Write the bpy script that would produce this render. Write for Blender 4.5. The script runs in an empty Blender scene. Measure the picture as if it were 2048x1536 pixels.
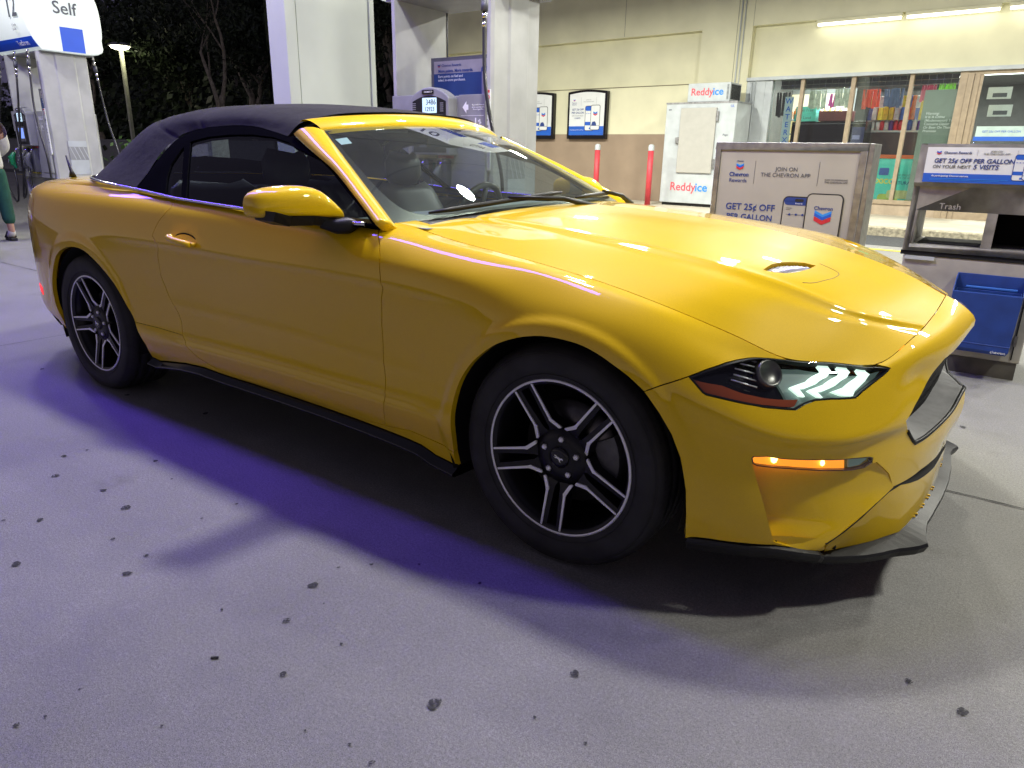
import bpy, bmesh, math, random
import numpy as np
from mathutils import Vector, Matrix, Euler
from mathutils.geometry import delaunay_2d_cdt
random.seed(7)
SC = bpy.context.scene
COL = SC.collection
R = math.radians

# ------------------------------------------------------------ camera
CAM_POS = (0.99732, -2.53554, 1.18750)
CAM_YAW, CAM_PITCH, CAM_ROLL, CAM_F = R(125.3740), R(18.0371), R(-1.0858), 1418.288
def _cam_axes():
    cy, sy = math.cos(CAM_YAW), math.sin(CAM_YAW); cp, sp = math.cos(CAM_PITCH), math.sin(CAM_PITCH)
    f = np.array([cy*cp, sy*cp, -sp]); r = np.array([sy, -cy, 0.]); d = np.cross(f, r)
    c, s = math.cos(CAM_ROLL), math.sin(CAM_ROLL)
    return c*r+s*d, -s*r+c*d, f
_r, _d, _f = _cam_axes()
cam = bpy.data.objects.new('camera', bpy.data.cameras.new('camera')); COL.objects.link(cam)
cam.matrix_world = Matrix([[_r[0], -_d[0], -_f[0], CAM_POS[0]], [_r[1], -_d[1], -_f[1], CAM_POS[1]], [_r[2], -_d[2], -_f[2], CAM_POS[2]], [0, 0, 0, 1]])
cam.data.sensor_width = 36; cam.data.lens = CAM_F/2048*36; cam.data.clip_start = .05; cam.data.clip_end = 1500
SC.camera = cam

# ------------------------------------------------------------ dusk sky, exposure
W = bpy.data.worlds.new('World'); SC.world = W; W.use_nodes = True
_nt = W.node_tree; _bg = _nt.nodes['Background']
# after sunset: even lavender-navy sky, a little paler overhead, with soft cloud mottling
_tc = _nt.nodes.new('ShaderNodeTexCoord'); _sp = _nt.nodes.new('ShaderNodeSeparateXYZ'); _nt.links.new(_tc.outputs['Generated'], _sp.inputs[0])
_rp = _nt.nodes.new('ShaderNodeValToRGB'); _nt.links.new(_sp.outputs['Z'], _rp.inputs[0])
_rp.color_ramp.elements[0].position = .0; _rp.color_ramp.elements[0].color = (.62, .55, 1.05, 1); _rp.color_ramp.elements[1].position = .6; _rp.color_ramp.elements[1].color = (.85, .78, 1.25, 1)
_nz = _nt.nodes.new('ShaderNodeTexNoise'); _nz.inputs['Scale'].default_value = 3.; _nt.links.new(_tc.outputs['Generated'], _nz.inputs['Vector'])
_mx = _nt.nodes.new('ShaderNodeMix'); _mx.data_type = 'RGBA'; _mx.blend_type = 'MULTIPLY'; _mx.inputs['Factor'].default_value = .4; _nt.links.new(_rp.outputs[0], _mx.inputs['A']); _nt.links.new(_nz.outputs['Fac'], _mx.inputs['B'])
# glow added low in the sky on the -y side to brighten the car's flank
_m1 = _nt.nodes.new('ShaderNodeMapRange'); _m1.inputs['From Min'].default_value = .42; _m1.inputs['From Max'].default_value = .02; _nt.links.new(_sp.outputs['Z'], _m1.inputs[0])
_m2 = _nt.nodes.new('ShaderNodeMapRange'); _m2.inputs['From Min'].default_value = .10; _m2.inputs['From Max'].default_value = -.55; _nt.links.new(_sp.outputs['Y'], _m2.inputs[0])
_m3 = _nt.nodes.new('ShaderNodeMath'); _m3.operation = 'MULTIPLY'; _nt.links.new(_m1.outputs[0], _m3.inputs[0]); _nt.links.new(_m2.outputs[0], _m3.inputs[1])
_gl = _nt.nodes.new('ShaderNodeMix'); _gl.data_type = 'RGBA'; _nt.links.new(_m3.outputs[0], _gl.inputs['Factor']); _nt.links.new(_mx.outputs['Result'], _gl.inputs['A']); _gl.inputs['B'].default_value = (3.6, 3.1, 3.3, 1)
_nt.links.new(_gl.outputs['Result'], _bg.inputs[0]); _bg.inputs[1].default_value = .13
SC.view_settings.view_transform = 'Standard'; SC.view_settings.look = 'None'
SC.view_settings.exposure = 0.0; SC.view_settings.gamma = 1.0
SC.render.engine = 'CYCLES'
SC.cycles.max_bounces = 8; SC.cycles.glossy_bounces = 5; SC.cycles.transparent_max_bounces = 16; SC.cycles.transmission_bounces = 8
SC.cycles.sample_clamp_indirect = 4.0
SC.cycles.caustics_reflective = False; SC.cycles.caustics_refractive = False

# ------------------------------------------------------------ helpers
def tag(o, label=None, cat=None, group=None, kind=None):
    if label: o['label'] = label
    if cat: o['category'] = cat
    if group: o['group'] = group
    if kind: o['kind'] = kind
    return o
def empty(name, loc=(0, 0, 0), rz=0., label=None, cat=None, group=None):
    o = bpy.data.objects.new(name, None); COL.objects.link(o); o.location = loc; o.rotation_euler = (0, 0, rz); o.empty_display_size = .1
    return tag(o, label, cat, group)
def link(name, me, mats, parent=None, loc=None, rot=None):
    o = bpy.data.objects.new(name, me); COL.objects.link(o)
    for m in (mats if isinstance(mats, (list, tuple)) else [mats]): me.materials.append(m)
    if parent is not None: o.parent = parent
    if loc is not None: o.location = loc
    if rot is not None: o.rotation_euler = rot
    return o
class MB:
    """collects shapes, builds ONE mesh object"""
    def __init__(s): s.v = []; s.f = []; s.m = []; s.sm = []
    def add(s, v, f, mi=0, smooth=False):
        b = len(s.v); s.v += [tuple(map(float, p)) for p in v]; s.f += [tuple(b+i for i in q) for q in f]
        s.m += [mi]*len(f); s.sm += [smooth]*len(f); return s
    def box(s, c, size, mi=0, rz=0., rx=0., ry=0., taper=1.):
        x, y, z = [k/2 for k in size]; M = Euler((rx, ry, rz)).to_matrix()
        P = [(-x, -y, -z), (x, -y, -z), (x, y, -z), (-x, y, -z), (-x*taper, -y*taper, z), (x*taper, -y*taper, z), (x*taper, y*taper, z), (-x*taper, y*taper, z)]
        P = [tuple(M @ Vector(p)+Vector(c)) for p in P]
        return s.add(P, [(0, 3, 2, 1), (4, 5, 6, 7), (0, 1, 5, 4), (1, 2, 6, 5), (2, 3, 7, 6), (3, 0, 4, 7)], mi)
    def bb(s, a, b, mi=0):
        return s.box([(a[i]+b[i])/2 for i in range(3)], [abs(b[i]-a[i]) for i in range(3)], mi)
    def tube(s, pts, r, n=8, mi=0, caps=True, closed=False):
        P = [Vector(p) for p in pts]; m = len(P); rs = r if isinstance(r, (list, tuple)) else [r]*m
        up = Vector((0, 0, 1)); vs = []
        t0 = (P[1]-P[0]).normalized()
        nrm = t0.cross(up if abs(t0.z) < .95 else Vector((1, 0, 0))).normalized()
        for i in range(m):
            if closed: t = (P[(i+1) % m]-P[i-1])
            else: t = P[min(i+1, m-1)]-P[max(i-1, 0)]
            t = t.normalized() if t.length > 1e-9 else t0
            nrm = (nrm-t*nrm.dot(t)); nrm = nrm.normalized() if nrm.length > 1e-6 else t.orthogonal().normalized(); bn = t.cross(nrm)
            for k in range(n):
                a = 2*math.pi*k/n; vs.append(P[i]+(nrm*math.cos(a)+bn*math.sin(a))*rs[i])
        f = []
        for i in range(m if closed else m-1):
            j = (i+1) % m
            for k in range(n): f.append((i*n+k, i*n+(k+1) % n, j*n+(k+1) % n, j*n+k))
        s.add(vs, f, mi, True)
        if caps and not closed:
            s.add(vs[:n], [tuple(range(n))[::-1]], mi); s.add(vs[-n:], [tuple(range(n))], mi)
        return s
    def lathe(s, prof, axis='z', c=(0, 0, 0), n=32, mi=0, smooth=True, closed=False):
        """prof: (radius, height) pairs"""
        vs = []; m = len(prof)
        for (r, h) in prof:
            for k in range(n):
                a = 2*math.pi*k/n; x, y = r*math.cos(a), r*math.sin(a)
                p = {'z': (x, y, h), 'y': (x, h, y), 'x': (h, x, y)}[axis]; vs.append((p[0]+c[0], p[1]+c[1], p[2]+c[2]))
        f = []
        for i in range(m if closed else m-1):
            j = (i+1) % m
            for k in range(n): f.append((i*n+k, i*n+(k+1) % n, j*n+(k+1) % n, j*n+k))
        return s.add(vs, f, mi, smooth)
    def prism(s, poly, a, b, plane='xz', mi=0, smooth=False):
        """extrude a 2-D outline between a and b along the axis missing from `plane`"""
        n = len(poly)
        def P(q, h): return {'xz': (q[0], h, q[1]), 'xy': (q[0], q[1], h), 'yz': (h, q[0], q[1])}[plane]
        s.add([P(q, a) for q in poly]+[P(q, b) for q in poly], [tuple(range(n)), tuple(range(2*n-1, n-1, -1))], mi)
        s.add([P(q, a) for q in poly]+[P(q, b) for q in poly], [(i, i+n, (i+1) % n+n, (i+1) % n) for i in range(n)], mi, smooth)
        return s
    def build(s, name, mats, parent=None, loc=None, rot=None, bevel=0., seg=2, sm=None, merge=True, fix=True):
        me = bpy.data.meshes.new(name); me.from_pydata(s.v, [], s.f)
        for p, mi, q in zip(me.polygons, s.m, s.sm): p.material_index = mi; p.use_smooth = q if sm is None else sm
        if merge or fix:
            bm = bmesh.new(); bm.from_mesh(me)
            if merge: bmesh.ops.remove_doubles(bm, verts=bm.verts, dist=1e-5)
            if fix: bmesh.ops.recalc_face_normals(bm, faces=bm.faces)
            bm.to_mesh(me); bm.free()
        o = link(name, me, mats, parent, loc, rot)
        if bevel > 0:
            b = o.modifiers.new('bevel', 'BEVEL'); b.width = bevel; b.segments = seg; b.limit_method = 'ANGLE'; b.angle_limit = R(40); b.harden_normals = False
            for p in me.polygons: p.use_smooth = True
            w = o.modifiers.new('wn', 'WEIGHTED_NORMAL'); w.keep_sharp = True
        return o
def text(name, body, mat, parent=None, loc=(0, 0, 0), rot=(math.pi/2, 0, 0), size=.1, align='CENTER', sx=1., bold=0., ext=.0008, shear=0., sp=1.):
    c = bpy.data.curves.new(name, 'FONT'); c.body = body; c.size = size; c.align_x = align; c.align_y = 'CENTER'; c.extrude = ext; c.offset = bold; c.shear = shear; c.space_character = sp
    c.resolution_u = 3
    t = bpy.data.objects.new(name+'_tmp', c); COL.objects.link(t)
    dg = bpy.context.evaluated_depsgraph_get(); me = bpy.data.meshes.new_from_object(t.evaluated_get(dg)); bpy.data.objects.remove(t); bpy.data.curves.remove(c)
    me.materials.clear()
    o = link(name, me, mat, parent, loc, rot); o.scale = (sx, 1, 1)
    return o
# ------------------------------------------------------------ materials
def NT(name):
    m = bpy.data.materials.new(name); m.use_nodes = True; nt = m.node_tree; return m, nt, nt.nodes['Principled BSDF']
def tex(nt, kind, scale, coord='Object', **kw):
    tc = nt.nodes.new('ShaderNodeTexCoord'); n = nt.nodes.new('ShaderNodeTex'+kind); n.inputs['Scale'].default_value = scale
    for k, v in kw.items(): n.inputs[k].default_value = v
    nt.links.new(tc.outputs[coord], n.inputs['Vector']); return n
def ramp(nt, src, stops):
    r = nt.nodes.new('ShaderNodeValToRGB'); e = r.color_ramp.elements
    while len(e) > 1: e.remove(e[-1])
    e[0].position = stops[0][0]; e[0].color = tuple(stops[0][1])+(1,)
    for p, c in stops[1:]: q = e.new(p); q.color = tuple(c)+(1,)
    nt.links.new(src, r.inputs[0]); return r
def mix(nt, fac, a, b, mode='MIX'):
    m = nt.nodes.new('ShaderNodeMix'); m.data_type = 'RGBA'; m.blend_type = mode
    for s, v in ((m.inputs['Factor'], fac), (m.inputs['A'], a), (m.inputs['B'], b)):
        if hasattr(v, 'is_linked') or hasattr(v, 'links'): nt.links.new(v, s)
        elif isinstance(v, (tuple, list)): s.default_value = tuple(v)+(1,) if len(v) == 3 else v
        else: s.default_value = v
    return m.outputs['Result']
def bump(nt, p, src, strength=.2, dist=.01):
    b = nt.nodes.new('ShaderNodeBump'); b.inputs['Strength'].default_value = strength; b.inputs['Distance'].default_value = dist
    nt.links.new(src, b.inputs['Height']); nt.links.new(b.outputs[0], p.inputs['Normal']); return b
def mat(name, col, rough=.5, metal=0., var=.08, vs=6., bmp=0., bs=60., coat=0., spec=.5, det=4.):
    """plain surface with a little mottling so that nothing is perfectly even"""
    m, nt, p = NT(name)
    n = tex(nt, 'Noise', vs); n.inputs['Detail'].default_value = det
    c = tuple(col); lo = tuple(x*(1-var*2) for x in c); hi = tuple(min(1, x*(1+var)) for x in c)
    r = ramp(nt, n.outputs['Fac'], [(.3, lo), (.7, hi)]); nt.links.new(r.outputs[0], p.inputs['Base Color'])
    p.inputs['Roughness'].default_value = rough; p.inputs['Metallic'].default_value = metal; p.inputs['Coat Weight'].default_value = coat
    p.inputs['Specular IOR Level'].default_value = spec
    if bmp: bump(nt, p, tex(nt, 'Noise', bs).outputs['Fac'], bmp, .004)
    return m
def emit(name, col, st, base=(.8, .8, .8)):
    m, nt, p = NT(name); p.inputs['Base Color'].default_value = tuple(base)+(1,); p.inputs['Emission Color'].default_value = tuple(col)+(1,); p.inputs['Emission Strength'].default_value = st
    n = tex(nt, 'Noise', 30.); r = ramp(nt, n.outputs['Fac'], [(.3, tuple(x*.9 for x in col)), (.7, col)]); nt.links.new(r.outputs[0], p.inputs['Emission Color'])
    return m
def glass(name, tint, refl=1.0, rough=0., ior=1.5, dirt=0.):
    """thin pane: tinted see-through plus Fresnel mirror"""
    m = bpy.data.materials.new(name); m.use_nodes = True; nt = m.node_tree; nt.nodes.clear()
    out = nt.nodes.new('ShaderNodeOutputMaterial'); t = nt.nodes.new('ShaderNodeBsdfTransparent'); g = nt.nodes.new('ShaderNodeBsdfGlossy')
    t.inputs[0].default_value = tuple(tint)+(1,); g.inputs['Roughness'].default_value = rough; g.inputs[0].default_value = (refl, refl, refl, 1)
    f = nt.nodes.new('ShaderNodeFresnel'); ge = nt.nodes.new('ShaderNodeNewGeometry'); mi_ = nt.nodes.new('ShaderNodeMapRange'); mi_.inputs['To Min'].default_value = ior; mi_.inputs['To Max'].default_value = 1/ior; nt.links.new(ge.outputs['Backfacing'], mi_.inputs[0]); nt.links.new(mi_.outputs[0], f.inputs[0]); mx = nt.nodes.new('ShaderNodeMixShader')
    nt.links.new(f.outputs[0], mx.inputs[0]); nt.links.new(t.outputs[0], mx.inputs[1]); nt.links.new(g.outputs[0], mx.inputs[2])
    last = mx
    if dirt:
        d = nt.nodes.new('ShaderNodeBsdfDiffuse'); d.inputs[0].default_value = (.55, .62, .58, 1); n = tex(nt, 'Noise', 3.); n.inputs['Detail'].default_value = 8
        mr = nt.nodes.new('ShaderNodeMapRange'); mr.inputs['From Min'].default_value = .35; mr.inputs['From Max'].default_value = .75; mr.inputs['To Min'].default_value = dirt*.5; mr.inputs['To Max'].default_value = dirt*1.4
        nt.links.new(n.outputs['Fac'], mr.inputs[0]); m2 = nt.nodes.new('ShaderNodeMixShader'); nt.links.new(mr.outputs[0], m2.inputs[0]); nt.links.new(mx.outputs[0], m2.inputs[1]); nt.links.new(d.outputs[0], m2.inputs[2]); last = m2
    nt.links.new(last.outputs[0], out.inputs[0])
    return m
def paint_mat():
    m, nt, p = NT('yellow_paint')
    fl = tex(nt, 'Voronoi', 900.); r = ramp(nt, fl.outputs['Color'], [(0., (.74, .475, .002)), (1., (.86, .565, .004))])
    dirt = tex(nt, 'Noise', 2.2); dirt.inputs['Detail'].default_value = 8; dr = ramp(nt, dirt.outputs['Fac'], [(.5, (0, 0, 0)), (.85, (.06, .06, .06))])
    nt.links.new(mix(nt, dr.outputs[0], r.outputs[0], (.45, .33, .14)), p.inputs['Base Color'])
    p.inputs['Roughness'].default_value = .42; p.inputs['Metallic'].default_value = .0; p.inputs['Specular IOR Level'].default_value = .1
    p.inputs['Coat Weight'].default_value = 1.; p.inputs['Coat Roughness'].default_value = .025; p.inputs['Coat IOR'].default_value = 1.48
    return m
M = dict(
 paint=paint_mat(),
 black=mat('black_plastic', (.010, .010, .011), .42, bmp=.1, bs=300, spec=.35), gloss_black=mat('gloss_black', (.005, .005, .006), .16, spec=.5), rubber=mat('tyre_rubber', (.020, .020, .021), .72, var=.25, vs=14, bmp=.1, bs=200),
 wheel_black=mat('wheel_black', (.006, .006, .007), .42, coat=.12, spec=.3), machined=mat('machined_alloy', (.88, .88, .90), .34, metal=.55, var=.03, vs=40),
 steel=mat('brake_steel', (.22, .21, .20), .35, metal=.9, var=.3, vs=10), chrome=mat('chrome', (.85, .85, .86), .10, metal=1., var=.02),
 void=mat('void_black', (.004, .004, .004), .9), seal=mat('window_seal', (.005, .005, .006), .95, spec=.0), leather=mat('seat_leather', (.060, .064, .064), .42, bmp=.1, bs=120),
 dash=mat('dash_top', (.15, .175, .165), .6, bmp=.12, bs=300), grey=mat('grey_plastic', (.16, .16, .165), .55, var=.15, vs=25, bmp=.1, bs=400),
)
def fabric_mat():
    m, nt, p = NT('soft_top_fabric')
    n = tex(nt, 'Noise', 5.); n.inputs['Detail'].default_value = 9; n.inputs['Roughness'].default_value = .7
    r = ramp(nt, n.outputs['Fac'], [(.35, (.005, .0045, .0035)), (.7, (.015, .0135, .010))]); nt.links.new(r.outputs[0], p.inputs['Base Color'])
    p.inputs['Roughness'].default_value = .95; p.inputs['Sheen Weight'].default_value = .0; p.inputs['Sheen Roughness'].default_value = .5
    w = tex(nt, 'Noise', 700.); a = nt.nodes.new('ShaderNodeMath'); a.operation = 'MULTIPLY_ADD'; a.inputs[1].default_value = .15
    n2 = tex(nt, 'Noise', 11.); n2.inputs['Detail'].default_value = 6; nt.links.new(w.outputs['Fac'], a.inputs[0]); nt.links.new(n2.outputs['Fac'], a.inputs[2])
    bump(nt, p, a.outputs[0], .7, .016); return m
M['fabric'] = fabric_mat()
M['glass_tint'] = glass('side_glass', (.50, .55, .58), .8); M['glass_wind'] = glass('windscreen_glass', (.78, .86, .82), 1., ior=1.75, dirt=.035); M['lens'] = glass('lamp_lens', (.85, .88, .88), .8)
M['amber'] = mat('amber_reflector', (.42, .075, .012), .25, coat=.8); M['frit'] = mat('black_glass_band', (.006, .006, .007), .25)
M['led'] = emit('headlamp_led', (.74, 1., .84), 1.25); M['sig'] = emit('amber_lamp', (1., .30, .02), 1.5, (.6, .2, .02)); M['sig_hot'] = emit('amber_bulb', (1., .62, .15), 9., (.6, .2, .02))
M['reflector'] = emit('lamp_reflector_glow', (.50, .78, .66), .10, (.16, .20, .19)); M['sidelamp_red'] = emit('red_marker', (1., .05, .06), 1.2, (.4, .02, .02))  # the reflector's faint emission stands in for lamp light falling on it
# ------------------------------------------------------------ car surface maths (numpy only)
def wmat(kn, t):
    """weights of a non-uniform cubic Hermite interpolation: rows = queries, cols = control points"""
    kn = np.asarray(kn, float); t = np.clip(np.asarray(t, float), kn[0], kn[-1]); n = len(kn)
    I = np.eye(n); h = np.diff(kn); s = np.diff(I, axis=0)/h[:, None]
    m = np.empty((n, n)); m[0] = s[0]; m[-1] = s[-1]
    w = h[1:]/(h[1:]+h[:-1])
    m[1:-1] = w[:, None]*s[:-1] + (1-w)[:, None]*s[1:]
    k = np.clip(np.searchsorted(kn, t, side='right')-1, 0, n-2)
    hh = h[k]; q = ((t-kn[k])/hh)[:, None]; hh = hh[:, None]
    return (2*q**3-3*q**2+1)*I[k] + (q**3-2*q**2+q)*hh*m[k] + (-2*q**3+3*q**2)*I[k+1] + (q**3-q**2)*hh*m[k+1]

class Surf:
    def __init__(s, P, ku=None, kv=None):
        s.P = np.asarray(P, float)
        def kn(A):
            return np.concatenate([[0], np.cumsum(np.linalg.norm(np.diff(A, axis=0), axis=-1).mean(1)+1e-5)])
        s.ku = kn(s.P) if ku is None else np.asarray(ku, float)
        s.kv = kn(s.P.transpose(1, 0, 2)) if kv is None else np.asarray(kv, float)
    def __call__(s, u, v):
        u = np.ravel(u); v = np.ravel(v)
        return np.einsum('ni,nj,ijk->nk', wmat(s.ku, u), wmat(s.kv, v), s.P, optimize=True)
    def nrm(s, u, v, e=.004):
        u = np.ravel(u).astype(float); v = np.ravel(v).astype(float)
        u0 = np.clip(u-e, s.ku[0], s.ku[-1]); u1 = np.clip(u+e, s.ku[0], s.ku[-1])
        v0 = np.clip(v-e, s.kv[0], s.kv[-1]); v1 = np.clip(v+e, s.kv[0], s.kv[-1])
        n = np.cross(s(u1, v)-s(u0, v), s(u, v1)-s(u, v0))
        return n/np.maximum(np.linalg.norm(n, axis=1), 1e-9)[:, None]

# plan outline of the widest line, tail centre -> right side -> nose centre (x forward, -y = car's right)
PLAN = np.array([(-3.84, 0), (-3.805, -.40), (-3.71, -.66), (-3.56, -.815), (-3.34, -.895), (-3.12, -.933), (-2.92, -.952), (-2.72, -.958),
    (-2.50, -.957), (-2.30, -.951), (-2.10, -.944), (-1.90, -.940), (-1.60, -.938), (-1.30, -.938), (-1.0, -.938), (-.70, -.940), (-.50, -.945),
    (-.30, -.951), (-.10, -.954), (.10, -.951), (.28, -.935), (.44, -.900), (.58, -.835), (.70, -.735), (.79, -.60), (.855, -.43), (.895, -.22), (.912, 0)])
_ps = np.concatenate([[0], np.cumsum(np.linalg.norm(np.diff(PLAN, axis=0), axis=1))])
_tn = np.gradient(PLAN, _ps, axis=0); _tn /= np.linalg.norm(_tn, axis=1)[:, None]
_tn[0] = (0, -1); _tn[-1] = (0, 1)
PNRM = np.stack([_tn[:, 1], -_tn[:, 0]], 1)        # outward
# key sections: plan index -> (inset, height) for rows 0..10
KEYS = {
 0:  [(.06,.20),(.03,.26),(0,.34),(0,.43),(0,.52),(.01,.61),(.03,.71),(.04,.80),(.04,.88),(.05,.95),(.12,.99)],
 4:  [(.06,.20),(.03,.26),(0,.34),(0,.43),(0,.52),(0,.61),(0,.71),(.004,.80),(.02,.88),(.055,.955),(.12,.995)],
 7:  [(.05,.22),(.02,.30),(0,.38),(0,.46),(0,.55),(0,.64),(0,.73),(.010,.80),(.032,.875),(.070,.955),(.13,1.00)],
 10: [(.055,.235),(.03,.275),(.004,.365),(.012,.43),(.016,.51),(.017,.62),(.008,.745),(.002,.80),(.022,.875),(.052,.945),(.10,.99)],
 13: [(.060,.255),(.035,.285),(.008,.37),(.020,.435),(.026,.52),(.026,.63),(.012,.745),(.002,.792),(.018,.86),(.044,.925),(.078,.960)],
 15: [(.060,.235),(.035,.285),(.007,.37),(.019,.435),(.024,.52),(.025,.63),(.013,.735),(.003,.787),(.020,.86),(.072,.925),(.155,.955)],
 16: [(.060,.215),(.035,.28),(.006,.37),(.018,.44),(.023,.52),(.022,.62),(.014,.73),(.008,.775),(.024,.85),(.092,.912),(.160,.923)],
 17: [(.055,.195),(.032,.28),(.003,.37),(.013,.45),(.016,.53),(.014,.62),(.006,.72),(.010,.77),(.035,.838),(.098,.892),(.151,.902)],
 18: [(.05,.18),(.03,.28),(.0,.38),(.0,.46),(.0,.54),(.0,.63),(.0,.705),(.014,.76),(.045,.815),(.100,.869),(.144,.880)],
 19: [(.05,.175),(.03,.26),(.0,.36),(.0,.44),(.0,.52),(.0,.61),(.0,.69),(.014,.74),(.044,.79),(.100,.838),(.141,.848)],
 20: [(.05,.17),(.03,.24),(.0,.33),(.0,.42),(.0,.50),(.0,.58),(.004,.655),(.020,.705),(.050,.755),(.094,.797),(.130,.807)],
 22: [(.03,.165),(.01,.20),(.0,.28),(.002,.36),(.010,.43),(.014,.495),(.001,.545),(.024,.595),(.055,.645),(.095,.690),(.118,.704)],
 24: [(.03,.165),(.01,.19),(.0,.27),(.002,.35),(.008,.42),(.014,.49),(.002,.54),(.018,.59),(.035,.635),(.055,.670),(.070,.685)],
 25: [(.03,.16),(.005,.19),(.0,.27),(.0,.34),(.0,.42),(.006,.485),(.004,.54),(.015,.605),(.02,.66),(.035,.707),(.065,.730)],
 27: [(.03,.15),(.0,.19),(.0,.27),(.0,.34),(-.02,.42),(-.022,.49),(.0,.57),(.02,.65),(-.006,.725),(.030,.768),(.084,.797)],
}
def _sections():
    ks = sorted(KEYS); A = np.array([KEYS[k] for k in ks])
    W = wmat(_ps[ks], _ps); D = np.einsum('ni,ijk->njk', W, A)
    P = np.empty(D.shape[:2]+(3,))
    for i in range(len(PLAN)):
        P[i, :, 0] = PLAN[i, 0]-PNRM[i, 0]*D[i, :, 0]; P[i, :, 1] = PLAN[i, 1]-PNRM[i, 1]*D[i, :, 0]; P[i, :, 2] = D[i, :, 1]
    for i, q in {15: (-.70,-.785,.956), 16: (-.503,-.785,.923), 17: (-.30,-.80,.902), 18: (-.10,-.81,.880), 19: (.10,-.81,.848), 20: (.28,-.805,.807),
                 21: (.435,-.767,.755), 22: (.555,-.715,.704), 23: (.65,-.635,.692), 24: (.742,-.55,.685), 25: (.797,-.40,.732), 26: (.820,-.20,.765), 27: (.828,0,.797)}.items():
        P[i, 10] = q
    return P
SA = Surf(_sections())
# hood, cowl -> front edge (i), centre -> right edge (j): centre, inner, crease, outer, edge
_vm = SA.kv[-1]
def _hood():
    ue = [3.79,4.05,4.333,4.60,4.80,4.96,5.12,5.326]
    E = SA(ue, [_vm]*8); F = SA([5.933,5.76,5.62,5.47], [_vm]*4)
    cx = [-.56,-.33,-.05,.21,.42,.58,.71]; cz = [1.005,.999,.985,.962,.928,.890,.848]; mz = [1.0,.993,.978,.952,.914,.873,.828]
    k = [(-.60,.52,.978),(-.35,.53,.962),(-.08,.545,.940),(.19,.56,.915),(.39,.565,.885),(.54,.53,.842),(.67,.47,.795)]
    o = [(-.63,.66,.962),(-.37,.68,.938),(-.09,.695,.910),(.18,.70,.873),(.38,.70,.832),(.52,.64,.786),(.645,.56,.757)]
    P = np.zeros((8, 5, 3))
    for i in range(7):
        P[i, 0] = (cx[i], 0, cz[i]); P[i, 1] = (cx[i], -.25+.012*i, mz[i]); P[i, 2] = (k[i][0], -k[i][1], k[i][2]); P[i, 3] = (o[i][0], -o[i][1], o[i][2]); P[i, 4] = E[i]
    P[7, :4] = F; P[7, 4] = E[7]
    return P
_H0 = Surf(_hood())
def _hood_fine(n=33, m=17):
    ue = [3.79,4.05,4.333,4.60,4.80,4.96,5.12,5.326]; uf = [5.933,5.76,5.62,5.47,5.326]
    U = np.linspace(0, _H0.ku[-1], n); V = np.linspace(0, _H0.kv[-1], m); A, B = np.meshgrid(U, V, indexing='ij'); P = _H0(A, B).reshape(n, m, 3)
    E = SA(wmat(_H0.ku, U)@np.array(ue), [_vm]*n); d = E-P[:, -1]; P += d[:, None]*(np.linspace(0, 1, m)**4)[None, :, None]
    F = SA(wmat(_H0.kv, V)@np.array(uf), [_vm]*m); d = F-P[-1]; P += d[None]*(np.linspace(0, 1, n)**7)[:, None, None]
    return Surf(P, U, V)
HOOD = _hood_fine(); HOOD_CREASE = float(_H0.kv[2])
# side-glass / tumblehome sheet: y as a function of height
def tumble(z): return -.868 + (z-.965)*.775 + .15*(z-.965)**2
# windscreen: a in -1..1 across, b 0 bottom .. 1 top
def screen(a, b):
    a = np.asarray(a, float); b = np.asarray(b, float)
    B = np.stack([-.49-.245*a**2, .805*a, 1.002-.044*a**2], -1)
    T = np.stack([-1.19-.145*a**2, .575*a, 1.298-.034*a**2], -1)
    P = B*(1-b)[..., None]+T*b[..., None]
    bow = (4*b*(1-b))[..., None]*(1-.97*a**2)[..., None]
    return P+bow*np.array([.012, 0, .022])
# ------------------------------------------------------------ light: canopy lamps (real fixtures under the canopy), blue edge strip
CANOPY_Z = 4.55
LAMPS = [(-1.2, .45, 1.), (3.1, .60, 1.), (-5.5, .50, .45), (-9.8, .50, .75), (-1.2, 5.2, 1.), (3.1, 5.2, 1.), (-5.5, 5.2, 1.), (-9.8, 5.2, .8), (-1.7, 1.9, .30), (3.3, 2.6, .30), (-1.2, 8.8, 2.3), (3.1, 8.8, 1.9), (-5.5, 8.8, 2.7), (-9.8, 8.8, 2.4)]
LAMP_W = 165.
BLUE_W = 320.
M['canopy'] = mat('canopy_white_sheet', (.34, .35, .33), .45, var=.06, vs=2)
M['diffuser'] = emit('lamp_diffuser', (1., 1., .93), 6.)
M['blue_led'] = emit('blue_led_strip', (.22, .14, 1.), 4.)
cano = empty('canopy', (0, 0, 0), 0, 'broad flat white forecourt canopy overhead with square lamps in its underside', 'canopy')
mb = MB(); mb.bb((-14.6, -.76, CANOPY_Z), (6.6, 10.2, CANOPY_Z+.75)); mb.build('deck', M['canopy'], cano)
mb = MB()
for k in range(27): x = -14.5+.80*k; mb.bb((x, -.75, CANOPY_Z-.022), (x+.02, 10.18, CANOPY_Z))
mb.build('seams', M['grey'], cano)
FB = mat('fascia_blue', (.03, .08, .42), .4); mb = MB(); mb.bb((-14.7, -.84, CANOPY_Z-.06), (6.7, -.762, CANOPY_Z+.85)); mb.build('fascia', FB, cano); mb = MB(); mb.bb((-14.7, 10.2, CANOPY_Z-.06), (6.7, 10.28, CANOPY_Z+.85)); mb.build('fascia', FB, cano)
mb = MB(); mb.bb((-14.2, -.755, CANOPY_Z-.06), (-.6, -.725, CANOPY_Z-.025)); mb.build('led_strip', M['blue_led'], cano)
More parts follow.
